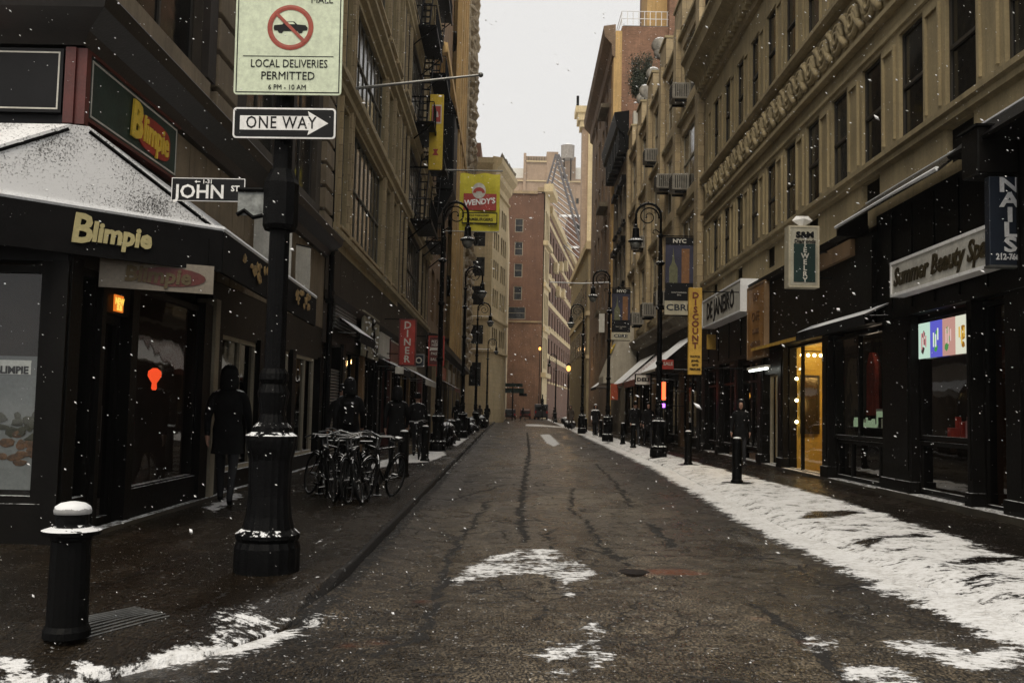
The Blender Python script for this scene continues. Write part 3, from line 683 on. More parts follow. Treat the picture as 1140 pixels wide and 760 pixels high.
# ===== right: tan stone building with the carved frieze =====
Y0 = 7.0; f = facR(Y0); u = lambda Y: Y-Y0
B = bld('stone_building', 'tan stone building on the right with a carved scroll frieze between two window rows', f)
holes = []; cols_ = [15.37+1.94*k for k in range(-4, 11)]
for Y in cols_:
    holes.append((u(Y-1.04), u(Y)+.02, 6.45, 8.48)); holes.append((u(Y-1.04), u(Y)+.02, 10.50, 12.80))
vents = [(u(Y-.95), u(Y), 5.55, 6.14) for Y in cols_[::2]]
wall_mb(0, u(36.4), 5.2, 14.2, holes+vents, 0, .16).build('wall', STONE, B, fn=f.fn, recalc=False)
body(f, B, 0, u(36.4), 5.2, 14.9, 14, BRICK_B)
MB().box((0, -3.3, 0), (u(36.4), -14, 5.2)).build('wall', BRICK_B, B, fn=f.fn)
for i, h in enumerate(holes): window(f, B, h, n=-.07, fr=.045, pane=PANE2 if i in (13, 22) else PANE, frame=FRAME)
boxes(f, B, 'vent', IRONC, [((a, -.155, c), (b, -.1, d)) for a, b, c, d in vents])
for Y in cols_:
    a, b = u(Y)+.17, u(Y+.97)-.20
    for z0, z1 in ((6.6, 8.35), (10.65, 12.65)):
        pil = MB()
        # raised border round each pier panel
        pil.box((a, 0, z0), (a+.06, .05, z1)); pil.box((b-.06, 0, z0), (b, .05, z1)); pil.box((a+.06, 0, z1-.06), (b-.06, .05, z1)); pil.build('pier_panel', STONE, B, fn=f.fn)
profile(f, B, 'sill_band', STONE, 0, u(36.4), [(0, 6.16), (.10, 6.2), (.10, 6.30), (.16, 6.34), (.16, 6.43), (0, 6.45)])
profile(f, B, 'lintel_band', STONE, 0, u(36.4), [(0, 8.56), (.05, 8.58), (.05, 8.66), (0, 8.70)])
profile(f, B, 'frieze_moulding', STONE, 0, u(36.4), [(0, 8.98), (.16, 9.0), (.16, 9.10), (.10, 9.14), (0, 9.16)])
profile(f, B, 'frieze_moulding', STONE, 0, u(36.4), [(0, 10.22), (.12, 10.26), (.2, 10.34), (.2, 10.44), (0, 10.48)])
fz = MB()
Y = 8.0; k = 0
while Y < 36:
    c = (u(Y), .05, 9.68)
    fz.torus(c, .29, .07, (0, 1, 0), 16, 6)                                  # upright ring
    fz.torus((u(Y), .09, 9.68), .13, .05, (0, 1, 0), 12, 6)
    for s in (-1, 1):
        pts = [(u(Y)+s*(.30+.30*(1-tt)*cos(tt*7)), .07, 9.68+(.32*(1-tt*.8))*sin(tt*7+1.2)*s) for tt in [q/14 for q in range(15)]]
        fz.tube(pts, [.09*(1-.5*q/14) for q in range(15)], 6)
        fz.blob((u(Y)+s*.47, .07, 9.68+.3*s), (.12, .06, .09), .25); fz.blob((u(Y)+s*.42, .06, 9.68-.3*s), (.14, .05, .07), .25)
    Y += .97; k += 1
fz.build('carved_frieze', STONE, B, smooth=True, fn=f.fn)
profile(f, B, 'cornice', STONE, 0, u(36.6), [(0, 13.5), (.12, 13.55), (.16, 13.8), (.34, 13.96), (.40, 14.2), (.75, 14.42), (.80, 14.78), (.92, 14.9), (.92, 15.0), (0, 15.12)])
dn = MB()
for k in range(70): dn.box((.2+k*.42, .1, 13.72), (.38+k*.42, .33, 13.94))
dn.build('dentils', STONE, B, fn=f.fn)
# ---- its shops
profile(f, B, 'shop_ledge', DARKMET, u(18.9), u(36.4), [(0, 5.02), (.32, 5.08), (.36, 5.2), (.05, 5.26), (0, 5.26)])
boxes(f, B, 'fascia', BRONZE, [((u(27.3), -.1, 3.2), (u(36.2), .12, 5.02))])
boxes(f, B, 'fascia', DARKMET, [((u(18.2), -.1, 3.28), (u(27.3), .2, 5.02)), ((u(7.0), -.1, 3.28), (u(18.2), .1, 5.3))])
boxes(f, B, 'fascia_strip', BROWN, [((u(19.1), .2, 4.7), (u(22.0), .30, 5.03))])
boxes(f, B, 'fascia_rib', DARKMET, [((u(7.5+.9*k), .1, 3.4), (u(7.55+.9*k), .13, 5.2)) for k in range(12)]+[((u(27.8+1.7*k), .12, 3.3), (u(27.86+1.7*k), .15, 5.0)) for k in range(5)])
def pier(a, b, n1=.06, m_=DARKMET, z1=3.3):
    boxes(f, B, 'shop_pier', m_, [((u(a), -.3, 0), (u(b), n1, z1)), ((u(a)-.02, -.3, 0), (u(b)+.02, n1+.04, .42)), ((u(a)+.12, n1, .6), (u(b)-.12, n1+.02, z1-.3))], join=True)
for a, b in ((12.9, 13.45), (14.45, 14.62), (16.72, 18.05), (21.25, 21.7), (24.98, 25.5), (27.1, 27.7), (30.2, 30.7), (33.1, 33.6), (35.7, 36.4)): pier(a, b)
boxes(f, B, 'stone_step', mat('wet_granite', (.055, .048, .036), .45, var=.4, bump=.2, snow=.02), [((u(7), -.4, 0), (u(18.1), .18, .22)), ((u(18.1), -.4, 0), (u(36.4), .10, .18))])
BRG = glass('brown_shop_glass', (.30, .22, .14))
shopwin(f, B, u(7.1), u(10.0), .5, 3.2, -.05); shopwin(f, B, u(10.1), u(12.9), .2, 3.2, -.05, mulls=(u(11.6),))
shopwin(f, B, u(13.45), u(14.45), .2, 3.25, -.12, gm=BRG)
shopwin(f, B, u(14.62), u(16.72), 1.15, 3.25, -.08); shopwin(f, B, u(14.62), u(16.72), .25, 1.12, -.08, gm=DOORG)
shopwin(f, B, u(18.05), u(21.25), 1.05, 3.22, -.06, mulls=(u(19.7),)); shopwin(f, B, u(18.05), u(21.25), .2, 1.02, -.12, gm=DOORG, mulls=(u(18.7), u(20.3)))
shopwin(f, B, u(21.7), u(24.98), .15, 3.26, -.10, fr=.045, mulls=(u(23.9),))
shopwin(f, B, u(25.45), u(27.1), .15, 2.62, -.15, fr=.05, mulls=(u(26.4),), frame=FRAMEW)
boxes(f, B, 'shop_header', DARKMET, [((u(25.45), -.2, 2.62), (u(27.1), .0, 3.3))])
for a, b in ((27.7, 30.2), (30.7, 33.1), (33.6, 35.7)): shopwin(f, B, u(a), u(b), .5, 3.1, -.08, gm=DOORG, mulls=(u((a+b)/2),), trans=2.5)
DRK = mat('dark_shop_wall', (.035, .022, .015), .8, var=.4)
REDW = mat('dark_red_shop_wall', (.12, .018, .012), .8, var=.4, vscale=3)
YW = mat('yellow_plaster', (.62, .43, .10), .7, var=.12, vscale=2)
TW = mat('tan_plaster', (.42, .30, .14), .7, var=.15, vscale=2)
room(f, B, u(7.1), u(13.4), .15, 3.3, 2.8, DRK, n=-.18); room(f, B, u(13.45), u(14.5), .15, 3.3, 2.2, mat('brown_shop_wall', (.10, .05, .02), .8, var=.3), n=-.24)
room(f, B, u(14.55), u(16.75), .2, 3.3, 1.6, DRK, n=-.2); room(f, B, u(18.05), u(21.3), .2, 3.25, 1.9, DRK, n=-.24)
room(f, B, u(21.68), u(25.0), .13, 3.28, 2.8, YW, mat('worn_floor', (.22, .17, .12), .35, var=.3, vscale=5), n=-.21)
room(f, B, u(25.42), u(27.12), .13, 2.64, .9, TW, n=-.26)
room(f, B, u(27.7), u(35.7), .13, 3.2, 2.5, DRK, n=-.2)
def lamp(name, loc, w, color, size=.15, rad=True):
    l = bpy.data.lights.new(name, 'POINT'); l.energy = w; l.color = color; l.shadow_soft_size = size
    o = bpy.data.objects.new(name, l); COL.objects.link(o); o.location = loc; return o
WARM = (1.0, .66, .25)
lamp('shop_lamp', f.world(u(23.3), -1.2, 2.7), 52, WARM); lamp('shop_lamp', f.world(u(23.9), -.6, 1.8), 12, WARM)
lamp('shop_lamp', f.world(u(26.3), -.6, 2.3), 4, (1, .72, .38), .1)
lamp('shop_lamp', f.world(u(15.5), -.9, 2.6), 2.0, (1, .35, .2)); lamp('shop_lamp', f.world(u(19.7), -.4, 3.0), 4, (1, .8, .6))
lamp('shop_lamp', f.world(u(29), -1.2, 2.5), 4, (1, .5, .2)); lamp('shop_lamp', f.world(u(34), -1.2, 2.5), 5, (1, .5, .2))
BULB = glow('warm_bulb', (1, .82, .45), 14)
def track(fac, pts, label):
    t = thing('spot_light_track', label, 'lights', tuple(fac.world(*pts[0])))
    mb = MB(); o = fac.world(*pts[0])
    mb.tube([fac.world(*pts[0])-o+Vector((0, 0, .1)), fac.world(*pts[-1])-o+Vector((0, 0, .1))], .015, 6)
    mb.build('track', IRONC, t)
    for p in pts: MB().blob(fac.world(*p)-o, .045, sub=2).build('bulb', BULB, t, smooth=True)
track(f, [(u(24.7), -.35-.16*k, 3.05) for k in range(4)], 'row of four warm spot lights under the ceiling of the lit yellow shop')
track(f, [(u(24.85), -.26, 1.35+.55*k) for k in range(3)], 'upright row of warm bulbs on the side wall of the lit yellow shop')
t = thing('mirror', 'dark framed mirror on the side wall of the lit yellow shop', 'mirror', tuple(f.world(u(24.92), -.62, 1.1)))
MB().box((-.24, -.03, -.05), (.24, .03, 1.45)).build('frame', DKBROWN, t); MB().box((-.19, -.045, .02), (.19, -.032, 1.38)).build('mirror_glass', mat('dim_mirror', (.06, .05, .035), .15, .6), t)
t = thing('counter', 'low dark counter inside the lit yellow shop', 'counter', tuple(f.world(u(22.4), -1.7, .13)))
MB().box((-.3, -.5, 0), (.3, .5, .9)).build('cabinet', DKBROWN, t, bevel=.01); MB().box((-.34, -.54, .9), (.34, .54, .95)).build('worktop', TW, t, bevel=.01)
# fluorescent strip under the header
t = thing('fluorescent_light', 'white fluorescent strip light over the tan shop door', 'light', tuple(f.world(u(26.6), .30, 2.74)))
MB().box((-.07, -1.0, .03), (.07, 1.0, .09)).build('housing', OFFW, t); MB().tube([(0, -.96, 0), (0, .96, 0)], .03, 8).build('tube', glow('white_tube', (.95, 1, .9), 5), t)
MB().box((.02, -.03, .09), (.3, .03, .12)).build('bracket', IRONC, t)
# lit photographs in the beauty shop window
cols5 = [((.55, .75, .62), (.08, .05, .05), (.65, .3, .3)), ((.12, .12, .6), (.08, .4, .08), (.8, .9, .75)), ((.55, .30, .25), (.1, .35, .1), (.8, .55, .5)), ((.75, .75, .6), (.4, .18, .02), (.8, .5, .08))]
for i, cc in enumerate(cols5):
    a = 16.68-i*.475; zc = 2.82
    t = thing('lit_poster', ['lit poster with pale green border, first from the left in the beauty shop window', 'lit blue and green poster, second from the left in the beauty shop window',
              'lit poster of pink hands, third from the left in the beauty shop window', 'lit orange and cream poster, rightmost in the beauty shop window'][i], 'poster', tuple(f.world(u(a-.23), -.055, zc)), group='lit posters in the beauty shop window')
    MB().box((0, -.215, -.30), (.02, .215, .30)).build('poster_ground', glow('poster_a%d' % i, cc[0], .75), t)
    mb = MB(); 
    for k in range(3): mb.blob((-.004, random.uniform(-.07, .07), -.16+.13*k), (.004, .07, .06), .3)
    mb.build('picture', glow('poster_b%d' % i, cc[1], .6), t)
    mb = MB()
    for k in range(3): mb.box((-.012, -.12+.08*k, -.12+random.uniform(-.05, .1)), (-.008, -.08+.08*k, .12+random.uniform(-.05, .05)))
    mb.build('picture', glow('poster_c%d' % i, cc[2], .7), t)
# goods on display
def goods(label, a, b, z, n, mats_, cnt, hh, cat='display goods'):
    t = thing('display_goods', label, cat, tuple(f.world(u((a+b)/2), n, z)))
    MB().box((-.2, -(b-a)/2, -.04), (.2, (b-a)/2, 0)).build('shelf', IRONC, t)
    for i, m_ in enumerate(mats_):
        mb = MB()
        for k in range(cnt):
            y = random.uniform(-(b-a)/2+.1, (b-a)/2-.1); h_ = random.uniform(.3, 1)*hh; w = random.uniform(.03, .08)
            x = random.uniform(-.15, .15); mb.box((x-w, y-w, 0), (x+w, y+w, h_))
        mb.build('goods', m_, t, bevel=.006)
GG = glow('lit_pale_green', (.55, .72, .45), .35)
goods('small pale boxes shining on the jeweller display shelf', 18.3, 21.1, 1.3, -.5, [GG, IRONC, mat('pale_box', (.5, .5, .4), .4)], 16, .22)
t = thing('picture_stand', 'two lit white frames on the jeweller display shelf', 'picture frames', tuple(f.world(u(19.3), -.45, 1.3)))
for dy, h_ in ((-.3, .62), (.28, .38)): 
    MB().box((0, dy-.2, 0), (.03, dy+.2, h_)).build('frame', OFFW, t); MB().box((-.006, dy-.16, .04), (-.002, dy+.16, h_-.05)).build('picture', GG, t)
goods('red and orange bottles in the beauty shop window', 14.8, 16.2, 1.2, -.5, [RED, mat('orange_goods', (.5, .2, .03), .4), mat('pink_goods', (.5, .25, .25), .4)], 8, .42)
t = thing('curtain', 'dark red curtain behind the beauty shop window', 'curtain', tuple(f.world(u(15.5), -.9, 1.2)))
mb = MB(); pts = [(.05*sin(k*1.9), -.75+k*.05) for k in range(31)]
mb.add([(x, y, 0) for x, y in pts]+[(x, y, 1.5) for x, y in pts], [(k, k+1, k+32, k+31) for k in range(30)]); mb.build('cloth', REDW, t, recalc=False)
for Yc, wd, c_, lab in ((19.0, .7, 'dark_grey_garment', 'dark grey coat hanging in the jeweller window'), (20.2, .6, 'wine_garment', 'wine red coat hanging in the jeweller window'), (29.4, .8, 'olive_garment', 'olive cloth hanging in the shop left of the brown board'), (32.0, .7, 'dark_grey_garment', 'grey cloth hanging in the middle dark shop')):
    t = thing('hanging_coat', lab, 'coat', tuple(f.world(u(Yc), -.55, 1.55)))
    m_ = mat(c_, {'d': (.12, .12, .12), 'w': (.20, .03, .02), 'o': (.16, .11, .03)}[c_[0]], .9, var=.4, vscale=6)
    mb = MB(); q_ = 16; P_ = [(.07*sin(k*1.7), -wd/2+wd*k/q_) for k in range(q_+1)]
    for z, sc_ in ((0, 1.1), (.5, .95), (1.0, .95), (1.2, .55), (1.3, .18)):
        for x, y in P_: mb.v.append(Vector((x, y*sc_, z)))
    for j in range(4):
        for k in range(q_): a_ = j*(q_+1)+k; mb.f.append((a_, a_+1, a_+q_+2, a_+q_+1))
    mb.build('cloth', m_, t, recalc=False, smooth=True); MB().tube([(0, 0, 1.28), (0, 0, 1.42)], .01, 5).tube([(0, -wd*.25, 1.22), (0, 0, 1.3), (0, wd*.25, 1.22)], .01, 5).build('hanger', IRONC, t)
for Yc, lab, col in ((35.2, 'tall orange strip sign inside the farthest dark shop', (.7, .25, .02)), (29.6, 'small red lamp hanging in the dark shop', (.9, .06, .03)), (31.2, 'small amber lamp hanging in the dark shop', (1, .5, .08))):
    t = thing('hanging_lamp', lab, 'lamp', tuple(f.world(u(Yc), -.5, 2.1)))
    MB().tube([(0, 0, .12), (0, 0, 1.0)], .008, 5).build('cord', IRONC, t); MB().lathe([(.03, -.1), (.07, 0), (.05, .1), (.02, .13)], seg=10).build('shade', glow('lamp_'+str(Yc), col, 2.2), t)

# ===== right: second stone building with big windows, air conditioners =====
Y0 = 36.5; f = facR(Y0)
B = bld('stone_building', 'lighter stone building with wide windows, air conditioners and a stepped parapet', f)
holes = []
for Yw in (38.0, 43.4, 48.4, 53.4, 58.6):
    w_ = 3.9 if Yw == 38.0 else 3.0
    for z0, z1 in ((6.5, 9.75), (10.9, 13.6), (14.9, 17.55)): holes.append((u(Yw), u(Yw+w_), z0, z1))
wall_mb(0, u(64), 5.2, 18.6, holes, 0, .2).build('wall', STONE_B, B, fn=f.fn, recalc=False)
body(f, B, 0.0, u(64), 0, 18.6, 16, BRICK_B, n=-.42)
for i, h in enumerate(holes): window(f, B, h, n=-.10, mull=2, frame=FRAMEW, pane=PANE2 if i % 3 == 1 else PANE)
pl_ = []
for Yw in (36.6, 42.3, 47.1, 52.0, 57.0, 62.4): pl_.append(((u(Yw), 0, 5.4), (u(Yw)+.8, .22, 18.6)))
boxes(f, B, 'pilaster', STONE_B, pl_)
for z in (6.1, 10.2, 14.1, 18.0): profile(f, B, 'string_course', STONE, 0, u(64), [(0, z), (.16, z+.05), (.16, z+.2), (.05, z+.26), (0, z+.26)])
st = []
for i, Yw in enumerate((36.5, 41.8, 46.6, 51.5, 56.5, 61.4)): st += [((u(Yw), -.5, 18.6), (u(Yw)+2.1, .05, 19.9)), ((u(Yw)+2.1, -.5, 18.6), (u(Yw)+(2.7 if i < 5 else .5), .02, 19.3))]
boxes(f, B, 'parapet', STONE_B, st); boxes(f, B, 'side_wall', BRICK_B, [((-.02, -.55, 14.9), (.6, -12, 21.5))])
boxes(f, B, 'parapet_cap', STONE, [((a[0]-.05, a[1]-.05, b[2]), (b[0]+.05, b[1]+.08, b[2]+.12)) for a, b in st if b[2] > 19.5])
profile(f, B, 'shop_cornice', STONE_D, 0, u(64), [(0, 5.1), (.3, 5.2), (.5, 5.5), (.5, 5.62), (0, 5.75)])
boxes(f, B, 'wall', BRONZE, [((0, -.4, 3.2), (u(64), -.02, 5.2))])
k = 0
for a in (36.7, 41.0, 45.3, 49.6, 53.9, 58.2):
    boxes(f, B, 'shop_pier', BROWN if k % 2 else DARKMET, [((u(a), -.3, 0), (u(a)+.6, .08, 3.3))]); shopwin(f, B, u(a)+.6, u(a)+4.25, .5, 3.15, -.05, gm=DOORG, mulls=(u(a)+2.4,)); k += 1
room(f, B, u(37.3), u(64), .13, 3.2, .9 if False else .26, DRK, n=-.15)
# air conditioners hang from the windows
for i, (Yw, z, lab) in enumerate(((41.3, 10.9, 'nearest air conditioner under the middle floor windows'), (41.5, 14.9, 'air conditioner high on the stone building, nearest the frieze building'), (46.0, 6.5, 'air conditioner just above the street lamp crook'),
                                  (46.2, 12.1, 'air conditioner in the second bay of the middle floor'), (51.2, 6.5, 'air conditioner in the third bay of the lowest floor'), (50.9, 14.6, 'upper air conditioner in the third bay'), (56.2, 6.5, 'air conditioner behind the far banner'), (56.0, 10.9, 'air conditioner in the fourth bay of the middle floor'))):
    t = thing('air_conditioner', lab, 'air conditioner', tuple(f.world(u(Yw)-.4, 0, z)), group='air conditioners on the stone building')
    MB().box((-.62, -.45, .02), (.1, .45, .72)).build('case', ACM, t, bevel=.02)
    MB().box((-.5, -.4, -.1), (.05, -.36, .0)).box((-.5, .36, -.1), (.05, .4, .0)).build('bracket', IRONC, t)
    mb = MB()
    for q in range(6): mb.box((-.635, -.38, .1+q*.1), (-.622, .38, .13+q*.1))
    for q in range(6): mb.box((-.5+q*.09, -.462, .1), (-.47+q*.09, -.452, .64))
    mb.build('grille', IRONC, t)
# dishes and bush on the roof
for i, (x, y, Yd) in enumerate(((735, 52, 50), (737, 60, 50), (727, 84, 55), (718, 103, 58), (714, 112, 60))):
    p = onY(x, y, Yd); t = thing('satellite_dish', ['uppermost satellite dish on the stone parapet', 'satellite dish just under the uppermost one', 'satellite dish level with the roof bush', 'satellite dish near the black cornice', 'lowest satellite dish beside the black cornice'][i], 'satellite dish', tuple(p), rot=(0, 0, R_(-20+i*9)), group='satellite dishes on the parapet')
    MB().lathe([(.02, .12), (.25, .09), (.42, 0), (.43, .015), (.25, .12), (.02, .15)], seg=18).build('dish', ACM, t, smooth=True, fn=lambda v: Vector((v.x, -.2+v.z*-1, v.y)))
    MB().tube([(0, -.15, 0), (0, .1, -.5), (0, .1, -1.2)], .03, 6).build('mast', IRONC, t)
FOL = mat('evergreen_leaves', (.035, .042, .022), .8, var=.5, vscale=6, bump=0, snow=.3)
def bush(name, label, loc, r, h, cnt, seed, cat='bush'):
    rs = random.Random(seed); t = thing(name, label, cat, loc)
    mb = MB(); mb.tube([(0, 0, 0), (.05, 0, h*.5), (0, .05, h*.9)], [.07, .05, .02], 6)
    tips = []
    for q in range(26):
        a = rs.uniform(0, 2*pi); zz = rs.uniform(.25, .9)*h; rr = r*rs.uniform(.5, 1)*(1.1-zz/h*.5); e = (rr*cos(a), rr*sin(a), zz+rs.uniform(.1, .5)); mb.tube([(0, 0, zz*.7), e], [.02, .008], 4); tips.append(Vector(e))
    mb.build('trunk', DKBROWN, t); lv = MB()
    for q in range(cnt):
        c = rs.choice(tips)*rs.uniform(.5, 1.05)+Vector((rs.gauss(0, .16), rs.gauss(0, .16), rs.gauss(0, .18)))
        d = Vector((rs.uniform(-1, 1), rs.uniform(-1, 1), rs.uniform(-1, 1))).normalized()*rs.uniform(.06, .13); e = d.orthogonal().normalized()*.04
        lv.quad(c-d, c+e, c+d, c-e)
    lv.build('crown', FOL, t, recalc=False)
bush('roof_bush', 'dark evergreen bush growing on the roof before the tall brick wall', tuple(onY(714, 108, 62)-Vector((0, 0, .3))), 1.1, 2.6, 5200, 3)

# ===== right: narrow dark building with black cornice =====
Y0 = 64.1; f = facR(Y0)
B = bld('dark_building', 'narrow grey brown building under a heavy black cornice', f)
holes = [(u(Y), u(Y+1.5), z, z+2.6) for Y in (65.2, 68.2, 71.2) for z in (6.2, 10.4, 14.6)]
wall_mb(0, u(74.5), 0, 20.4, holes, 0, .2).build('wall', STONE_D, B, fn=f.fn, recalc=False); body(f, B, 0, u(74.5), 0, 20.4, 14, BRICK_D, n=-.45)
for h in holes: window(f, B, h, n=-.1, frame=FRAME)
boxes(f, B, 'window_hood', IRONC, [((h[0]-.2, 0, h[3]+.05), (h[1]+.2, .35, h[3]+.4)) for h in holes]+[((h[0]-.15, 0, h[2]-.25), (h[1]+.15, .22, h[2]-.05)) for h in holes])
profile(f, B, 'cornice', IRONC, -.2, u(74.6), [(0, 19.0), (.2, 19.2), (.3, 20.0), (.85, 20.6), (1.0, 21.4), (1.0, 21.55), (0, 21.7)])
boxes(f, B, 'cornice_bracket', IRONC, [((1.2*k, .1, 18.9), (1.2*k+.4, .7, 20.5)) for k in range(9)])
boxes(f, B, 'chimney', mat('pale_render', (.60, .56, .46), .8, var=.1), [((-.1, -2.6, 18), (.5, -.3, 21.7))])

# ===== right: very tall brick building =====
Y0 = 75.0; f = facR(Y0)
B = bld('brick_tower', 'very tall brown brick building with a blank side wall and a roof railing', f)
boxes(f, B, 'wall', BRICK_B, [((0, -.5, 0), (u(100), -16, 32))]); boxes(f, B, 'roof', ROOF, [((.1, -.6, 32), (u(100)-.1, -15.9, 32.1))])
boxes(f, B, 'wall', BRICK_B, [((-.3, -4.2, 0), (u(95), -18, 47))]); boxes(f, B, 'stair_wall', STONE_Y, [((1, -2.6, 32), (5, -4.2, 38))])
holes = [(u(Y), u(Y+1.8), z, z+2.7) for Y in (77, 81, 85, 89, 93) for z in (6, 10.5, 15, 19.5, 24, 28)]
wall_mb(0, u(100), 0, 32, holes, 0, .2).build('wall', BRICK_D, B, fn=f.fn, recalc=False)
for h in holes: window(f, B, h, n=-.25)
boxes(f, B, 'quoin_pier', STONE_Y, [((-.05, -.52, 0), (1.6, .12, 31.6))])
profile(f, B, 'cornice', BRICK_D, -.1, u(100.2), [(0, 29.4), (.25, 29.6), (.3, 30.5), (.85, 31.1), (.95, 31.7), (.95, 31.95), (0, 32.1)])
boxes(f, B, 'balcony', STONE_D, [((u(80), 0, z), (u(84), .7, z+.35)) for z in (9.6, 18.6, 27)])
rl = thing('roof_railing', 'thin white railing along the edge of the tall brick roof', 'railing', tuple(f.world(.2, -.5, 32.1)))
mb = MB()
for k in range(9): mb.tube([(k*.45, 0, 0), (k*.45, 0, 1.2)], .03, 4)
for z in (.6, 1.2): mb.tube([(0, 0, z), (3.7, 0, z)], .03, 4); mb.tube([(0, 0, z), (0, 6, z)], .03, 4)
mb.build('rails', WHITE, rl)
for z, k in ((22, 0), (15.4, 1), (11.6, 2)):
    pass
# ===== right, farther: low olive building, pale pilaster tower =====
f = facF(8.3, 112); B = bld('olive_building', 'low olive stone building with a sloping roofline beyond the tall brick one', f)
body(f, B, 0, 14, 0, 21, 34, STONE, n=0)
boxes(f, B, 'band', CREAM, [((-.3, 0, 20.3), (14, .5, 21.2)), ((-.15, 0, 12.6), (14, .25, 13.1)), ((-.15, 0, 7.6), (14, .2, 8.0))])
holes = [(u_, u_+1.3, z, z+2.4) for u_ in (1.0, 3.6, 6.4) for z in (8.6, 13.6, 17)]
f2 = facF(8.3, 111.98)
for h in holes: window(f2, B, (h[0], h[1], h[2], h[3]), n=.08)
sf_ = Fac(8.3, 112, 0, 1, -1, 0)
boxes(sf_, B, 'cornice', CREAM, [((0, 0, 20.3), (34, .35, 21.1)), ((0, 0, 12.6), (34, .2, 13.1))]); 
for k in range(8): window(sf_, B, (2+4*k, 4+4*k, 14, 17), n=.05); window(sf_, B, (2+4*k, 4+4*k, 8.5, 11.5), n=.05)
f = facF(9.9, 150); B = bld('pilaster_tower', 'tall pinkish building with pale corner pilaster and projecting cornice', f)
body(f, B, 0, 14, 0, 48.5, 3, BRICK_P, n=0)
boxes(f, B, 'pilaster', CREAM, [((.9, 0, 0), (1.7, .5, 46)), ((4.0, 0, 0), (4.9, .4, 46))])
boxes(f, B, 'cornice', CREAM, [((-1.2, -3, 48.2), (14, 1.0, 49.2)), ((-.8, -3, 47), (14, .7, 48.2)), ((-.4, -3, 46), (14, .5, 47))])
boxes(f, B, 'finial', IRONC, [((-1.1, .5, 49.2), (-.7, .9, 50.8))])

# ===== end of the street: red brick block and what stands behind it =====
f = facF(-2.2, 172); B = bld('red_brick_block', 'red brick building closing the street with a column of small windows', f)
wf = 6.85
holes = [(1.7, 3.2, z, z+2.5) for z in (21.0, 25.1, 29.0, 33.2)]+[(.5, 3.9, 17.6, 19.8)]
wall_mb(-2, wf, 17.2, 40.4, holes, 0, .3).build('wall', BRICK_R, B, fn=f.fn, recalc=False)
wall_mb(-2, wf, 0, 17.2, [], .25, .3).build('wall', BRICK_B, B, fn=f.fn, recalc=False)
boxes(f, B, 'ledge', STONE_L, [((-2, 0, 17.0), (wf, .5, 17.3)), ((-2, -.3, 40.2), (wf-1.2, .3, 40.7)), ((wf-1.2, -.3, 40.6), (wf, .4, 41.4))])
body(f, B, -2, wf+0, 0, 40.4, 8, BRICK_R, n=-.35)
for h in holes: window(f, B, h, n=-.12, fr=.12, frame=FRAMEW)
# its long side bends away to the right
ang = R_(7.6); f = Fac(-2.2+wf, 172, sin(ang), cos(ang), cos(ang), -sin(ang))
B = bld('corner_building', 'long red brick building with cream stone corner bays and pale window bands', f)
MB().box((0, -1.5, 0), (90, -6, 40)).build('wall', BRICK_R, B, fn=f.fn)
hs = [(a, a+2.4, z, z+3.2) for a in [12+6*k for k in range(13)] for z in (7, 12, 17.5, 22.5, 27.5, 32.5)][:96]
wall_mb(9, 90, 0, 39.8, hs, 0, .12).build('wall', BRICK_R, B, fn=f.fn, recalc=False)
MB().box((9, -1.4, 0), (90, -.13, 39.6)).build('wall', PANE, B, fn=f.fn)
boxes(f, B, 'window_band', CREAM, [((9, 0, z), (90, .12, z+.9)) for z in (11.3, 16.5, 21.3, 26.4, 31.4, 36.5)]+[((a[0]-.3, 0, a[2]-.4), (a[1]+.3, .25, a[2]-.02)) for a in hs[::2]])
wall_mb(0, 9, 0, 41, [(a, a+1.5, z, z+5.6) for a in (1.6, 4.0, 6.4) for z in (9, 17, 25, 32)], .2, .25).build('corner_bay', CREAM, B, fn=f.fn, recalc=False)
MB().box((0.05, -.5, 0), (8.9, -.06, 40.8)).build('bay_glass', PANE, B, fn=f.fn)
boxes(f, B, 'bay_cornice', CREAM, [((-.4, 0, 40.6), (9.3, 1.6, 42)), ((-.2, 0, 31), (9.2, .9, 31.8)), ((-.2, 0, 7.4), (9.2, .9, 8.2)), ((-.1, .2, 15.6), (9.1, .6, 16.3)), ((-.1, .2, 23.6), (9.1, .6, 24.3))])
boxes(f, B, 'cornice', CREAM, [((9, 0, 38.6), (90, .7, 40))])
boxes(f, B, 'bay_block', CREAM, [((a, 0, z), (a+3, .8, z+2)) for i, (a, z) in enumerate([(20, 29), (32, 31), (44, 33), (26, 25), (38, 26)])])
# steep snowy fire stair / roof beyond
t = thing('roof_stair', 'steep snow covered stair frame rising behind the red brick block', 'stair', (8.2, 215, 42))
mb = MB()
for s in (0, 1.6):
    mb.tube([(7.6+s, 0, -9), (0+s*.4, 0, 17)], .3, 6)
    mb.tube([(-4+s, 0, 2), (0+s*.4, 0, 17)], .25, 6)
for k in range(16):
    tt = k/16; mb.tube([(-4*(1-tt)-.2, 0, 2+15*tt), (7.6*(1-tt)+.4*tt+1, 0, -9+26*tt)], .14, 5)
mb.build('stair_frame', mat('snowy_steel', (.12, .11, .11), .7, snow=1.2), t)
f = facF(-12, 300); B = bld('far_tower_block', 'far pale brick block against the sky with a plain grid facade', f)
bx = lambda x: (x-572)*300/1080+12
zz = lambda y: 1.5+(457-y)*300/1080
boxes(f, B, 'wall', BRICK_P, [((bx(562), -30, 0), (bx(660), 0, zz(196))), ((bx(578), -28, 0), (bx(636), .3, zz(171))), ((bx(603), -20, 0), (bx(616), .8, zz(166))), ((bx(577), -1, 0), (bx(580), .9, zz(168)))])
boxes(f, B, 'roof', ROOF, [((bx(562.5), -29, zz(196)), (bx(659.5), -.6, zz(195.5)))])
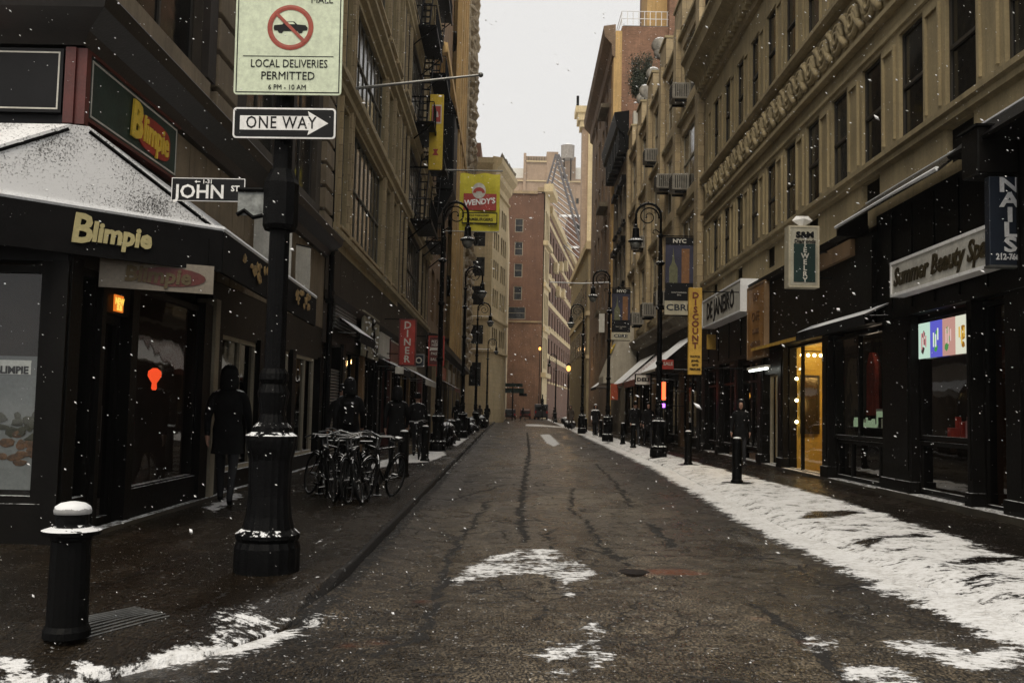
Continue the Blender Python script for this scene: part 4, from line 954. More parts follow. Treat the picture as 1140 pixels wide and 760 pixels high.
boxes(f, B, 'penthouse', mat('pale_render2', (.66, .64, .58), .8, var=.08), [((bx(563), -6, zz(196)), (bx(577), -1, zz(184))), ((bx(632), -6, zz(196)), (bx(650), -1, zz(182)))])
boxes(f, B, 'band', CREAM, [((bx(562), .0, zz(200)), (bx(660), .7, zz(198.8))), ((bx(579), .3, zz(178)), (bx(603), .9, zz(176.6))), ((bx(562), 0, zz(226)), (bx(600), .6, zz(225)))])
pl_ = [((bx(582+3*k), .3, zz(176)), (bx(583+3*k), .8, zz(172))) for k in range(7)]
boxes(f, B, 'parapet_grille', STONE_D, pl_)
hs = [(bx(x), bx(x+3), zz(y+6), zz(y)) for x in (631, 637) for y in (218, 240, 262)]
for h in hs: window(f, B, h, n=.15, fr=.2)
t = thing('water_tower', 'round wooden water tower on the far roof', 'water tower', (bx(626)-12, 296, zz(190)))
MB().lathe([(1.95, 3.5), (2.05, 3.6), (2.1, 7.6), (2.2, 7.7), (.2, 8.6)], seg=20).build('tank', mat('grey_wood', (.30, .27, .24), .9, var=.2, streak=.5, snow=.5), t, smooth=False)
mb = MB()
for k in range(4): mb.tube([(1.5*cos(k*pi/2+.7), 1.5*sin(k*pi/2+.7), -3), (1.5*cos(k*pi/2+.7), 1.5*sin(k*pi/2+.7), 3.6)], .18, 5)
mb.build('leg_frame', IRONC, t)
f = facF(14, 250); B = bld('brick_back_building', 'stepped brown brick building with snowy ledges right of the corner bays', f)
boxes(f, B, 'wall', BRICK_R, [((-3.0, -14, 0), (8, 0, zz(180)*.0+44)), ((-1.0, -13, 0), (8, .5, 52))])
boxes(f, B, 'ledge', WHITE, [((-3.2, 0, z), (8, .9, z+.5)) for z in (22, 33, 43.6, 51.8)])
for z in (26, 37, 47): window(f, B, (1.2, 3.2, z, z+3), n=.6, fr=.15)

# ===== left: corner building with the sandwich shop =====
Y0 = 9.35; f = facL(Y0); u = lambda Y: Y-Y0; XC = LA+LB*Y0
B = bld('corner_store_building', 'dark corner building on the left with quoined piers above a black shopfront', f)
holes = [(u(10.45), u(12.95), 5.95, 9.2), (u(15.2), u(17.6), 5.95, 9.2), (u(18.7), u(21.1), 5.95, 9.2), (u(10.45), u(12.95), 10.2, 13), (u(15.2), u(17.6), 10.2, 13), (u(18.7), u(21.1), 10.2, 13)]
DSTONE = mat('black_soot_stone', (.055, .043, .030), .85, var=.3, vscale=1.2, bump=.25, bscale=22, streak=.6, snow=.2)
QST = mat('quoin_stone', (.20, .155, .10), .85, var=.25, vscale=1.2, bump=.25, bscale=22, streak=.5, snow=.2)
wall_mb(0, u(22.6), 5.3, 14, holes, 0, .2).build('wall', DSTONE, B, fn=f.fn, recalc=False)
body(f, B, .5, u(22.6), 5.3, 14, 14, BRICK_D, n=-.5)
for h in holes: window(f, B, h, n=-.12, mull=1)
q = []
for Yq, w_ in ((13.35, 1.0), (21.55, .95)):
    for k in range(16): q.append(((u(Yq), -.02, 5.42+.53*k), (u(Yq)+w_, .13, 5.87+.53*k)))
q2 = [((u(Yq), -.02, 5.42+.53*k), (u(Yq)+.9, .13, 5.87+.53*k)) for Yq in (9.36,) for k in range(1, 16)]
boxes(f, B, 'quoins', QST, q+q2, bevel=.012)
boxes(f, B, 'recessed_pier', mat('sooty_pier', (.03, .022, .016), .8, var=.4, streak=.4), [((u(12.98), -.02, 5.95), (u(13.32), .10, 14)), ((u(14.4), -.02, 5.3), (u(15.15), .04, 14)), ((u(17.65), -.02, 5.3), (u(18.65), .06, 14))])
profile(f, B, 'sill_course', QST, 0.02, u(12.98), [(0, 5.5), (.14, 5.55), (.14, 5.86), (0, 5.92)])
# front face (looks at the camera)
ff = facF(XC, Y0)
hol = [(-5.6, -3.6, 6.1, 9.2), (-2.6, -1.0, 6.1, 9.2)]
wall_mb(-12, 0, 5.3, 14, hol, 0, .45).build('wall', QST, B, fn=ff.fn, recalc=False)
for h in hol: window(ff, B, h, n=-.3, mull=1)
profile(ff, B, 'sill_course', QST, -12, -.02, [(0, 5.5), (.14, 5.55), (.14, 5.86), (0, 5.92)])
# cornice wraps the corner
def wrap(name, material, pts, B):
    xe = (LA+LB*22.6); mb = MB(); n_ = len(pts); o_ = f.o
    for p in ((-16.3, Y0, 0, -1), (XC, Y0, 1, -1), (xe, 22.6, 1, 0)):
        for n__, z__ in pts: mb.v.append(Vector((p[0]+p[2]*n__, p[1]+p[3]*n__, z__))-o_)
    for k in range(2):
        for q in range(n_): mb.f.append((k*n_+q, k*n_+(q+1) % n_, (k+1)*n_+(q+1) % n_, (k+1)*n_+q))
    mb.build(name, material, B)
wrap('shop_cornice', mat('sooty_cornice', (.014, .011, .009), .42, var=.3, streak=.3, snow=.3, spec=.35), [(-.1, 4.96), (.05, 4.98), (.12, 5.1), (.36, 5.24), (.40, 5.38), (.38, 5.41), (-.1, 5.42)], B)
boxes(f, B, 'fascia', BLACKP, [((0, -.2, 2.85), (u(12.1), -.02, 4.96))])
boxes(ff, B, 'fascia', BLACKP, [((-12, -.2, 2.85), (-.005, -.02, 4.96))])
boxes(f, B, 'fascia', QST, [((u(12.1)+.7*k, -.2, 3.3), (u(12.1)+.7*k+.67, -.03, 4.96)) for k in range(15)])
boxes(f, B, 'corner_trim', MAROON, [((-.02, -.05, 4.2), (.08, .07, 4.96))]); boxes(ff, B, 'corner_trim', MAROON, [((-.13, -.05, 4.2), (-.03, .05, 4.96))])
# shopfront on the street
SF = [(u(9.62), u(10.12), .45, 2.85), (u(11.15), u(13.5), .45, 2.85)]
boxes(f, B, 'shop_pier', DARKMET, [((.03, -.28, 0), (.27, .02, 2.9)), ((u(10.12), -.2, 0), (u(10.22), .02, 2.9)), ((u(10.95), -.2, 0), (u(11.15), .02, 2.9)), ((u(13.5), -.2, 0), (u(13.85), .05, 2.9)), ((u(9.62), -.2, 0), (u(10.12), .0, .45)), ((u(11.15), -.2, 0), (u(13.5), .0, .5))])
for h in SF: shopwin(f, B, h[0], h[1], h[2], h[3], -.04, gm=SHOPG)
dr = thing('shop_door_holder', None, None)
bpy.data.objects.remove(dr)
d_ = shopwin(f, B, u(10.22), u(10.95), .14, 2.45, -.12, fr=.10, gm=DOORG); d_.name = 'door'
boxes(f, d_, 'handle', CHROME, [((u(10.3), -.10, .95), (u(10.33), -.02, 1.45))]); boxes(f, B, 'transom', DARKMET, [((u(10.22), -.2, 2.45), (u(10.95), -.02, 2.9))])
boxes(f, B, 'pilaster', FRAMEW, [((u(13.9), -.2, 0), (u(14.12), .08, 3.0))])
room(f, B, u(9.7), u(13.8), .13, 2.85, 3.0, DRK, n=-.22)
# poster window on the front
shopwin(ff, B, -2.9, -.16, .5, 2.8, -.04); boxes(ff, B, 'shop_pier', DARKMET, [((-12, -.3, 0), (-2.9, .0, 2.9)), ((-.16, -.25, 0), (0, .02, 2.85)), ((-2.9, -.3, 0), (-.16, 0, .5))])
room(ff, B, -2.9, -.3, .5, 2.85, .8, mat('pale_brown_backing', (.10, .075, .055), .7, var=.4, vscale=2), n=-.2)
t = thing('window_poster', 'large grey poster of a sandwich standing in the corner shop window', 'poster', tuple(ff.world(-.9, -.16, .62)))
MB().box((-1.6, 0, 0), (.66, .02, 1.30)).build('poster_ground', mat('grey_poster', (.20, .21, .22), .5, var=.1, bump=0), t)
mb = MB()
for k in range(26): a = random.uniform(-.1, .62); mb.blob((a-.0, -.006, .12+random.uniform(0, .35)+.2*(a)), (random.uniform(.03, .09), .004, random.uniform(.02, .05)), .2, 2)
mb.build('picture', mat('bread_print', (.11, .05, .02), .6, var=.7, vscale=25, bump=0), t)
mb = MB()
for k in range(20): mb.blob((random.uniform(.0, .6), -.008, .62+random.uniform(-.12, .14)), (random.uniform(.03, .09), .004, random.uniform(.02, .06)), .4)
mb.build('picture', mat('greens_print', (.035, .035, .018), .6, var=.5, vscale=9, bump=0), t)
mb = MB(); mb.box((.12, -.004, 1.12), (.50, -.001, 1.26)).build('picture_frame', WHITE, t)
text('BLIMPIE', .10, BLACKP, t, (.31, -.008, 1.16), bold=.003)
# inside the sandwich shop
lamp('shop_lamp', f.world(u(12.4), -1.6, 2.5), 1.6, (1, .6, .3)); 
t = thing('menu_poster', 'yellow brown menu poster hanging inside the corner shop', 'poster', tuple(f.world(u(10.75), -.9, 1.95)))
MB().box((0, -.3, -.35), (.02, .3, .35)).build('poster_ground', mat('mustard_poster', (.45, .22, .02), .6, var=.5, vscale=6), t)
mb = MB()
for k in range(9): mb.blob((.025, random.uniform(-.22, .22), random.uniform(-.28, .2)), (.004, .07, .05), .4)
mb.build('picture', mat('dark_print', (.05, .03, .01), .6), t)
t = thing('neon_sign', 'small orange red neon bulb shape glowing in the corner shop', 'sign', tuple(onX(172, 421, -4.62)))
MB().lathe([(.02, -.15), (.035, -.13), (.03, -.06), (.05, -.03), (.085, .03), (.08, .09), (.03, .13)], seg=12).build('tube', glow('neon_orange', (1, .09, .025), 1.1), t, smooth=True)
t = thing('signal_lamp', 'tiny bright red lamp on the corner shop window', 'lamp', tuple(onX(147.5, 470, -4.44)))
MB().blob((0, 0, 0), .022, sub=2).build('lens', glow('red_lens', (1, .02, .02), 4), t); MB().box((-.05, -.02, -.03), (-.02, .02, .03)).build('housing', IRONC, t)
t = thing('open_sign', 'small orange lit sign over the corner shop door', 'sign', tuple(onX(133, 338, -4.34)))
MB().box((-.02, -.11, -.09), (0, .11, .09)).build('panel', glow('orange_panel', (.75, .18, .02), .8), t); text('NEW', .10, glow('yellow_lit', (.9, .6, .1), 1), t, (.003, 0, .02), (pi/2, 0, pi/2), .002, .004); text('SUB', .08, MATS['yellow_lit'], t, (.003, 0, -.05), (pi/2, 0, pi/2), .002, .003)
t = thing('counter', 'dark counter inside the corner sandwich shop', 'counter', tuple(f.world(u(12.6), -2.0, .13)))
MB().box((-.35, -.9, 0), (.35, .9, .95)).build('cabinet', DKBROWN, t, bevel=.01); MB().box((-.4, -.95, .95), (.4, .95, 1.0)).build('worktop', mat('grey_worktop', (.3, .3, .28), .3), t, bevel=.01)
# sign panels on the fascia
t = thing('fascia_sign', 'long dark green side sign with yellow shop name on a red oval', 'sign', tuple(f.world(u(10.75), 0, 4.62)))
MB().box((-.03, -1.25, -.32), (.05, 1.25, .32)).build('panel', GREEND, t)
mb = MB()
for z in (-.29, .27): mb.box((.05, -1.22, z), (.056, 1.22, z+.02))
for y in (-1.22, 1.2): mb.box((.0502, y, -.27), (.0558, y+.02, .27))
mb.build('border', OFFW, t); MB().box((-.03, -1.3, .32), (.075, 1.3, .35)).box((-.03, -1.3, -.36), (.075, 1.3, -.325)).build('trim', MAROON, t)
pts = [(.50*abs(cos(a))**.6*(1 if cos(a) > 0 else -1)+.48, .20*abs(sin(a))**.6*(1 if sin(a) > 0 else -1)-.03) for a in [2*pi*k/32 for k in range(32)]]
MB().prism(pts, 0, .051, .066).build('oval', RED, t)
text('B', .56, YELL, t, (.07, -.10, 0), (pi/2, 0, pi/2), .012, .02, .1); text('limpie', .42, YELL, t, (.07, .50, -.02), (pi/2, 0, pi/2), .012, .008, .1, sx=.80)
t = thing('fascia_sign', 'black front sign with thin pale border and orange disc, at the upper left corner', 'sign', tuple(ff.world(-1.2, 0, 4.62)))
MB().box((-1.6, -.05, -.32), (1.05, .03, .32)).build('panel', BLACKP, t)
mb = MB().box((-1.6, -.057, -.29), (1.02, -.051, -.275)).box((-1.6, -.057, .27), (1.02, -.051, .285)).box((1.005, -.0565, -.275), (1.02, -.0515, .27)); mb.build('border', OFFW, t)
MB().prism([(.42*cos(a)-.06, .26*sin(a)) for a in [2*pi*k/24 for k in range(24)]], 1, -.07, -.05).build('disc', mat('orange_print', (.42, .07, .01), .5), t)
# awning wrapping the corner at 45 degrees
t = thing('corner_awning', 'black corner awning dusted with snow carrying the cream shop name', 'awning', (XC, Y0, 0)); ao = Vector((XC, Y0, 0))
zt, zb = 4.17, 3.37
A = [Vector(p)-ao for p in [(-7.5, 9.3, zt), (-4.38, 9.24, zt), (-4.24, 9.38, zt+.02), (-4.37, 15.7, zt-.1)]]
Bp = [Vector(p)-ao for p in [(-7.5, 8.2, zb), (-5.4, 8.2, zb), (-3.2, 10.4, zb), (-3.27, 15.7, zb-.13)]]
mb = MB(); NN = 14
for (a0, a1, b0, b1) in ((A[0], A[1], Bp[0], Bp[1]), (A[1], A[2], Bp[1], Bp[2]), (A[2], A[3], Bp[2], Bp[3])):
    base = len(mb.v)
    for i in range(NN+1):
        for j in range(NN+1):
            s_, w_ = i/NN, j/NN; p = (a0.lerp(a1, s_)).lerp(b0.lerp(b1, s_), w_); p.z -= .035*sin(pi*w_)*sin(pi*s_); mb.v.append(p)
    for i in range(NN):
        for j in range(NN): mb.f.append((base+i*(NN+1)+j, base+(i+1)*(NN+1)+j, base+(i+1)*(NN+1)+j+1, base+i*(NN+1)+j+1))
mb.build('canopy', SNOWCANVAS, t, smooth=False, recalc=False)
mb = MB()
for b0, b1 in ((Bp[0], Bp[1]), (Bp[1], Bp[2]), (Bp[2], Bp[3])):
    d = (b1-b0).normalized(); nn = Vector((d.y, -d.x, 0))*.02; hz = Vector((0, 0, -.46))
    mb.add([b0+nn, b1+nn, b1+nn+hz, b0+nn+hz, b0-nn, b1-nn, b1-nn+hz, b0-nn+hz], [(0, 1, 2, 3), (7, 6, 5, 4), (0, 4, 5, 1), (3, 2, 6, 7), (0, 3, 7, 4), (1, 5, 6, 2)])
mb.build('valance', CANVAS, t)
mb = MB(); mb.tube([b+Vector((0, 0, .01)) for b in Bp], .035, 6)
mb.build('snow_edge', SNOW, t)
mb = MB()
for k in range(5):
    w_ = k/4*.92+.04; mb.tube([A[2].lerp(A[3], w_)-Vector((0, 0, .06)), Bp[2].lerp(Bp[3], w_)-Vector((0, 0, .06))], .02, 5)
for a_, b_ in ((A[1], Bp[1]), (A[2], Bp[2])): mb.tube([a_-Vector((0, 0, .05)), b_-Vector((0, 0, .05))], .02, 5)
mb.build('frame', IRONC, t)
for s_, sz_, off_ in (('B', .40, -.31), ('limpie', .27, .09)):
    dd_ = Vector((cos(pi/4), sin(pi/4), 0))*off_; text(s_, sz_, CREAML, t, Vector((-4.045, 9.555, 3.15))-ao+Vector((.03, -.03, .0 if s_ == 'B' else -.01))+dd_, (pi/2, 0, pi/4), .006, .011, .12, sx=.92)
mb = MB()
for k in range(26):
    y = random.choice((.7, 3.4))+random.uniform(0, 1.2); mb.blob((Bp[2].x+.012+.012, Bp[2].y+y, -.24+zb-.02*y/.7*.5+random.uniform(-.1, .1)), (.010, random.uniform(.04, .13), random.uniform(.03, .07)), .3)
mb.build('picture', mat('food_print', (.30, .20, .08), .6, var=.8, vscale=14), t)
t = thing('hanging_banner', 'small pale banner with faded red shop name under the corner awning', 'banner', (-3.72, 9.98, 2.80), (0, 0, R_(26)))
MB().box((-.56, 0, -.15), (.56, .02, .15)).build('panel', mat('faded_banner', (.22, .19, .15), .7, var=.2), t); MB().prism([(.36*cos(a)+.12, .10*sin(a)) for a in [2*pi*k/20 for k in range(20)]], 1, -.008, -.002).build('oval', MAROON, t)
text('Blimpie', .22, mat('faded_brown_ink', (.10, .07, .03), .7), t, (0, -.012, 0), ext=.003, bold=.008, shear=.1); MB().tube([(-.5, .01, .15), (-.5, .01, .45)], .006, 4).tube([(.5, .01, .15), (.5, .01, .45)], .006, 4).build('cord', IRONC, t)
# rest of the corner building's ground floor
boxes(f, B, 'shop_wall', BRONZE, [((u(14.12), -.3, 2.55), (u(22.6), -.04, 4.9))]); boxes(f, B, 'shop_pier', DARKMET, [((u(a), -.3, 0), (u(a)+.3, .03, 2.6)) for a in (14.15, 16.7, 19.3, 22.2)])
for a in (14.45, 17.0, 19.6): shopwin(f, B, u(a), u(a)+2.25, .45, 2.55, -.06, gm=DOORG, mulls=(u(a)+1.3,), frame=FRAMEW)
room(f, B, u(14.4), u(22.3), .13, 2.55, 1.6, DRK, n=-.2); boxes(f, B, 'base', DARKMET, [((u(14.1), -.3, 0), (u(22.6), .0, .45))])
boxes(f, B, 'step', MATS['wet_granite'], [((u(9.35), -.05, 0), (u(22.6), .10, .17))])
MB().box((-.0+.6, -3.4, 0), (u(22.6), -14, 5.3)).build('wall', BRICK_D, B, fn=f.fn)
def hang_banner(name, label, cat, loc, w, h, material, rot, parts):
    t = thing(name, label, cat, loc, rot)
    mb = MB(); nx, nz = 8, 12
    for j in range(nz+1):
        for i in range(nx+1): mb.v.append(Vector((-w/2+w*i/nx, .012*sin(i*.9+j*.6)*(j/nz), -h*j/nz)))
    for j in range(nz):
        for i in range(nx): k = j*(nx+1)+i; mb.f.append((k, k+1, k+nx+2, k+nx+1))
    mb.build('cloth', material, t, recalc=False, smooth=True); MB().tube([(-w/2, 0, 0), (w/2, 0, 0)], .015, 6).tube([(-w/2, 0, -h), (w/2, 0, -h)], .012, 6).build('rod', IRONC, t)
    for p in parts: p(t)
    return t
pc = onP(287, 224, LA, LB)
hang_banner('wall_banner', 'creased white banner with a green stroke and a dark ring behind the street sign', 'banner', (-4.05, 15.9, 4.72), .62, 1.18, OFFW, (0, 0, R_(10)),
    [lambda t: MB().box((-.05, -.03, -.98), (.02, -.02, -.72)).build('green_mark', mat('green_ink', (.06, .22, .04), .6), t), lambda t: MB().torus((.17, -.03, -.86), .10, .022, (0, 1, 0)).build('ring_mark', NAVY, t, fn=lambda v: Vector(((v.x-.17)*.75+.17, v.y, (v.z+.86)*1.5-.86)))])
hang_banner('wall_banner', 'narrow white banner half hidden by the big lamp post', 'banner', (-4.2, 18.9, 4.62), .42, 1.05, OFFW, (0, 0, R_(60)), [])

# ===== left: building with tall stone framed bays =====
Y0 = 22.6; f = facL(Y0); u = lambda Y: Y-Y0
B = bld('bay_building', 'tan building on the left with tall grouped windows between slim stone mullions', f)
bay = []; FRAMEB = mat('grey_window_bar', (.10, .09, .065), .6, var=.3)
for base in (23.9, 38.2):
    for z0, z1 in ((5.95, 9.15), (9.95, 12.6), (14.2, 17.2), (18.6, 21.0)): bay += [(u(base), u(base+1.25), z0, z1), (u(base+1.75), u(base+8.4), z0, z1), (u(base+8.9), u(base+10.6), z0, z1), (u(base+11.1), u(base+12.6), z0, z1)]
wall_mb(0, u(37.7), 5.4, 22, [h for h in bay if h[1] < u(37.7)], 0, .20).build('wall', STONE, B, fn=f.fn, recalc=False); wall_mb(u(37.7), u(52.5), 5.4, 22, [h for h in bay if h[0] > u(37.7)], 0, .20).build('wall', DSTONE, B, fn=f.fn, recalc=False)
body(f, B, .02, u(52.5), 5.4, 22, 14, BROWN, n=-.56)
for i, h in enumerate(bay): window(f, B, h, n=-.12, mull=7 if h[1]-h[0] > 3 else 0, fr=.05, frame=FRAMEB)
for h in bay:
    ml = MB()
    for a in (h[0]-.16, h[1]+.02): ml.box((a, 0, h[2]-.1), (a+.07, .09, h[3]+.1)); ml.box((a+.08, 0, h[2]-.1), (a+.13, .05, h[3]+.1))
    ml.build('mullion_moulding', STONE_B, B, fn=f.fn)
for z, p_ in ((9.25, .22), (12.75, .3), (17.4, .22), (21.2, .5)):
    profile(f, B, 'string_course', STONE, -.02, u(52.5), [(0, z), (p_*.5, z+.08), (p_*.5, z+.25), (p_, z+.36), (p_, z+.48), (0, z+.55)])
profile(f, B, 'sill_course', STONE, 0.01, u(52.5), [(0, 5.62), (.16, 5.66), (.16, 5.8), (.08, 5.86), (0, 5.9)])
boxes(f, B, 'sill', STONE_B, [((h[0]-.05, 0, h[2]-.03), (h[1]+.05, .12, h[2]+.05)) for h in bay])
boxes(f, B, 'fascia', BRONZE, [((u(22.6)+2.1*k, -.3, 4.1), (u(22.6)+2.1*k+2.07, -.01, 5.5)) for k in range(14)])
profile(f, B, 'shop_cornice', BRONZE, 0, u(52.5), [(0, 3.98), (.1, 4.0), (.22, 4.12), (.22, 4.18), (0, 4.22)])
boxes(f, B, 'fascia', DKBROWN, [((0.02, -.3, 3.0), (u(52.5), -.03, 3.99))])
sh = thing('roller_shutter', 'half lowered ribbed steel shutter beyond the corner building', 'shutter', tuple(f.world(u(23.2), -.02, 0)))
mb = MB()
for k in range(30): mb.tube([(0, 0, .2+k*.075), (0, 1.6, .2+k*.075)], .03, 5)
mb.build('slats', STEEL, sh); MB().box((-.06, -.05, 0), (.06, 0, 3)).box((-.06, 1.6, 0), (.06, 1.65, 3)).build('rail', IRONC, sh)
mb = MB()
for k in range(8): mb.tube([f.world(u(23.6), .06, 3.45+k*.085)-sh.location, f.world(u(27), .06, 3.45+k*.085)-sh.location], .03, 5)
mb.build('slats', STEEL, sh)
k = 0
for a in (25.1, 28.6, 32.1, 35.6, 39.1, 42.6, 46.1, 49.2):
    boxes(f, B, 'shop_pier', [DARKMET, BROWN, DARKMET, MAROON][k % 4], [((u(a), -.3, 0), (u(a)+.4, .06, 3.1))]); shopwin(f, B, u(a)+.4, min(u(a)+3.5, u(52.5)), .5, 3.0, -.06, gm=DOORG, mulls=(u(a)+2.0,)); k += 1
room(f, B, u(25.2), u(52.4), .13, 3.0, .3, DRK, n=-.2); MB().box((0, -.56, 0), (u(52.5), -14, 5.4)).build('wall', BROWN, B, fn=f.fn)
lamp('shop_lamp', f.world(u(44), -.3, 2.6) + Vector((.9, 0, 0)), 5, WARM)
# down pipe
t = thing('downpipe', 'black drain pipe between the corner building and the tan bays', 'pipe', tuple(f.world(0.05, .12, 0)))
MB().tube([(0, 0, .1), (0, 0, 5.3), (-.05, 0, 5.6), (-.1, 0, 14)], .07, 8).build('pipe', IRON, t); MB().box((-.12, -.12, 5.15), (.12, .12, 5.5)).box((-.1, -.1, 3.9), (.1, .1, 4.0)).build('hopper', IRON, t)
# fire escapes
def fire_escape(label, Y, z0, n_fl, zs_, L=3.0):
    ff_ = facL(Y); t = thing('fire_escape', label, 'fire escape', tuple(ff_.o), group='black fire escapes on the left')
    pl_, rl_, sl_ = MB(), MB(), MB()
    for i in range(n_fl):
        z = z0+i*zs_; pl_.box((0, 0, z), (L, 1.0, z+.06)); pl_.box((0, .95, z-.15), (L, 1.02, z))
        for k in range(int(L/.16)+1): rl_.tube([(k*.16, .98, z), (k*.16, .98, z+.9)], .014, 4)
        for k in range(6): rl_.tube([(0, k*.18, z), (0, k*.18, z+.9)], .014, 4)
        rl_.tube([(0, 0, z+.9), (0, .98, z+.9), (L, .98, z+.9), (L, 0, z+.9)], .025, 5)
        if i < n_fl-1:
            for s_ in (.25, .65): sl_.tube([(.4, s_, z), (L-.4, s_, z+zs_)], .03, 4)
            for k in range(10): w_ = k/10; sl_.box((.4+(L-.8)*w_, .25, z+zs_*w_), (.55+(L-.8)*w_, .65, z+zs_*w_+.03))
        for s_ in (0.1, L-.1): rl_.tube([(s_, .95, z), (s_, .02, z-.8)], .03, 4)
    pl_.build('platform', IRON, t, fn=ff_.fn); rl_.build('railing', IRONC, t, fn=ff_.fn); sl_.build('ladder', IRON, t, fn=ff_.fn)
fire_escape('black fire escape nearest, hanging beyond the tan bays', 40.5, 9.4, 4, 4.2, 4)
fire_escape('black fire escape middle one of the left side', 47.0, 9.6, 4, 4.2, 4)
# hood lamps / small finials on cornice
# ===== left: ochre tower =====
Y0 = 52.5; f = facL(Y0); u = lambda Y: Y-Y0
B = bld('ochre_tower', 'very tall ochre building with slender golden pilasters and a rough carved edge', f)
holes = [(u(Y), u(Y+2.2), z, z+2.9) for Y in (54.5, 58.5, 62.5) for z in (6.5, 11, 15.5)]
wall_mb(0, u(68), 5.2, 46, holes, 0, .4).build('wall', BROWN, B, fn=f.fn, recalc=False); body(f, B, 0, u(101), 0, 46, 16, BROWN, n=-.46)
for h in holes: window(f, B, h, n=-.2)
hs = [(u(69.2)+5.3*k, u(69.2)+5.3*k+2.4, z, z+3) for k in range(6) for z in (6.5, 11, 15.5, 20, 24.5, 29, 33.5, 38)]
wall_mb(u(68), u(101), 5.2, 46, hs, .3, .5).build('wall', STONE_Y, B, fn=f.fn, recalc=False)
for h in hs: window(f, B, h, n=0.0)
boxes(f, B, 'pilaster', STONE_Y, [((u(68.0)+3.3*k, .3, 5.5), (u(68.0)+3.3*k+.9, .65, 45)) for k in range(4)])
mb = MB(); rs = random.Random(4)
for z in np.arange(6, 46, .9):
    for k in range(3): mb.blob((u(84)+6.5*k+rs.uniform(-.3, .3), .55, z), (1.6, rs.uniform(.35, .62), .42), .3)
mb.build('rough_quoins', ROUGHST, B, fn=f.fn, recalc=False)
boxes(f, B, 'rough_pier', ROUGHST, [((u(82), .3, 5.5), (u(101), .62, 45))])
profile(f, B, 'string_course', STONE_Y, 0, u(101), [(.0, 21.0), (.7, 21.2), (.7, 21.7), (0, 21.9)])
profile(f, B, 'shop_cornice', BRONZE, 0, u(101), [(.0, 5.0), (.6, 5.1), (.6, 5.5), (0, 5.6)])
boxes(f, B, 'shop_front', DARKMET, [((0, -.4, 0), (u(101), .1, 5.0))]); boxes(f, B, 'shop_front', STONE_L, [((u(55)+6*k, .1, 0), (u(55)+6*k+.8, .3, 4.8)) for k in range(8)])
boxes(f, B, 'fascia', [RED, GREEND, OFFW][2], [((u(70), .1, 3.4), (u(80), .2, 4.3))]); boxes(f, B, 'fascia', RED, [((u(58), .1, 3.4), (u(67), .2, 4.2))])
cy = thing('bay_oriel', 'black metal oriel with dome top jutting from the ochre tower beside the yellow banner', 'oriel', tuple(f.world(u(57.5), 0, 14.2)))
MB().box((-.1, -1.6, 0), (1.0, 1.6, 4.6)).build('body', IRON, cy, bevel=.1); MB().prism([(-.1, 4.6), (1.1, 4.6), (.7, 5.6), (-.1, 6.0)], 1, -1.7, 1.7).build('roof', IRON, cy); MB().prism([(-.1, 0), (1.0, 0), (.2, -1.6), (-.1, -1.8)], 1, -1.5, 1.5).build('corbel', IRON, cy)

# ===== left: cream building facing us past the side street =====
f = facF(-12.0, 106); B = bld('cream_building', 'cream stone corner building behind the row of left lamps with a dark mansard box', f)
xr = 12-2.75
hs = [(a, a+1.45, z, z+2.1) for a in (1.2, 4.1, 7.0) for z in (8.6, 12.9, 16.1, 19.4, 22.6)]+[(a, a+1.3, 4.0, 6.6) for a in (1.2, 4.1, 7.0)]
wall_mb(0, xr, 0, 29, hs, 0, .35).build('wall', CREAM, B, fn=f.fn, recalc=False); body(f, B, 0, xr-.36, 0, 29, 10, CREAM, n=-.4); MB().box((0, -10, 0), (12-1.3, -60, 29)).build('wall', CREAM, B, fn=f.fn)
for h in hs: window(f, B, h, n=-.15)
fs_ = Fac(-2.75, 106, .157, 1, 1, -.157); fs_.fn = lambda v: Fac.fn(fs_, v)+Vector((9.25, 0, 0))
hs = [(a+b_, a+b_+.85, z, z+2.0) for a in (.9, 5.6) for b_ in (0, 1.25, 2.5) for z in (8.6, 12.9, 16.1, 19.4, 22.6)]
wall_mb(0, 10.2, 0, 29, hs, 0, .10).build('wall', CREAM, B, fn=fs_.fn, recalc=False)
MB().box((.36, -.11, 0), (10.1, -.5, 28.9)).build('glazing', PANE, B, fn=fs_.fn)
for fc, L_ in ((f, xr), (fs_, 10.2)):
    for z, p_ in ((7.7, .35), (11.3, .3), (25.8, .25)): profile(fc, B, 'string_course', CREAM, 0 if fc is fs_ else 0, L_, [(0, z), (p_, z+.1), (p_, z+.3), (0, z+.4)])
    profile(fc, B, 'cornice', CREAM, -.9 if fc is fs_ else 0, L_, [(0, 26.9), (.4, 27.3), (.5, 27.9), (1.0, 28.5), (1.1, 29.1), (0, 29.3)])
boxes(f, B, 'roof_box', BRICK_B, [((3, -1.5, 29), (xr-1.6, -9, 31.4))])
cr_ = MB()
for k in range(10): cr_.blob((1+k*.95, .7, 29.6), (.35, .25, .5), .3)
cr_.build('cresting', STONE_D, B, fn=fs_.fn)

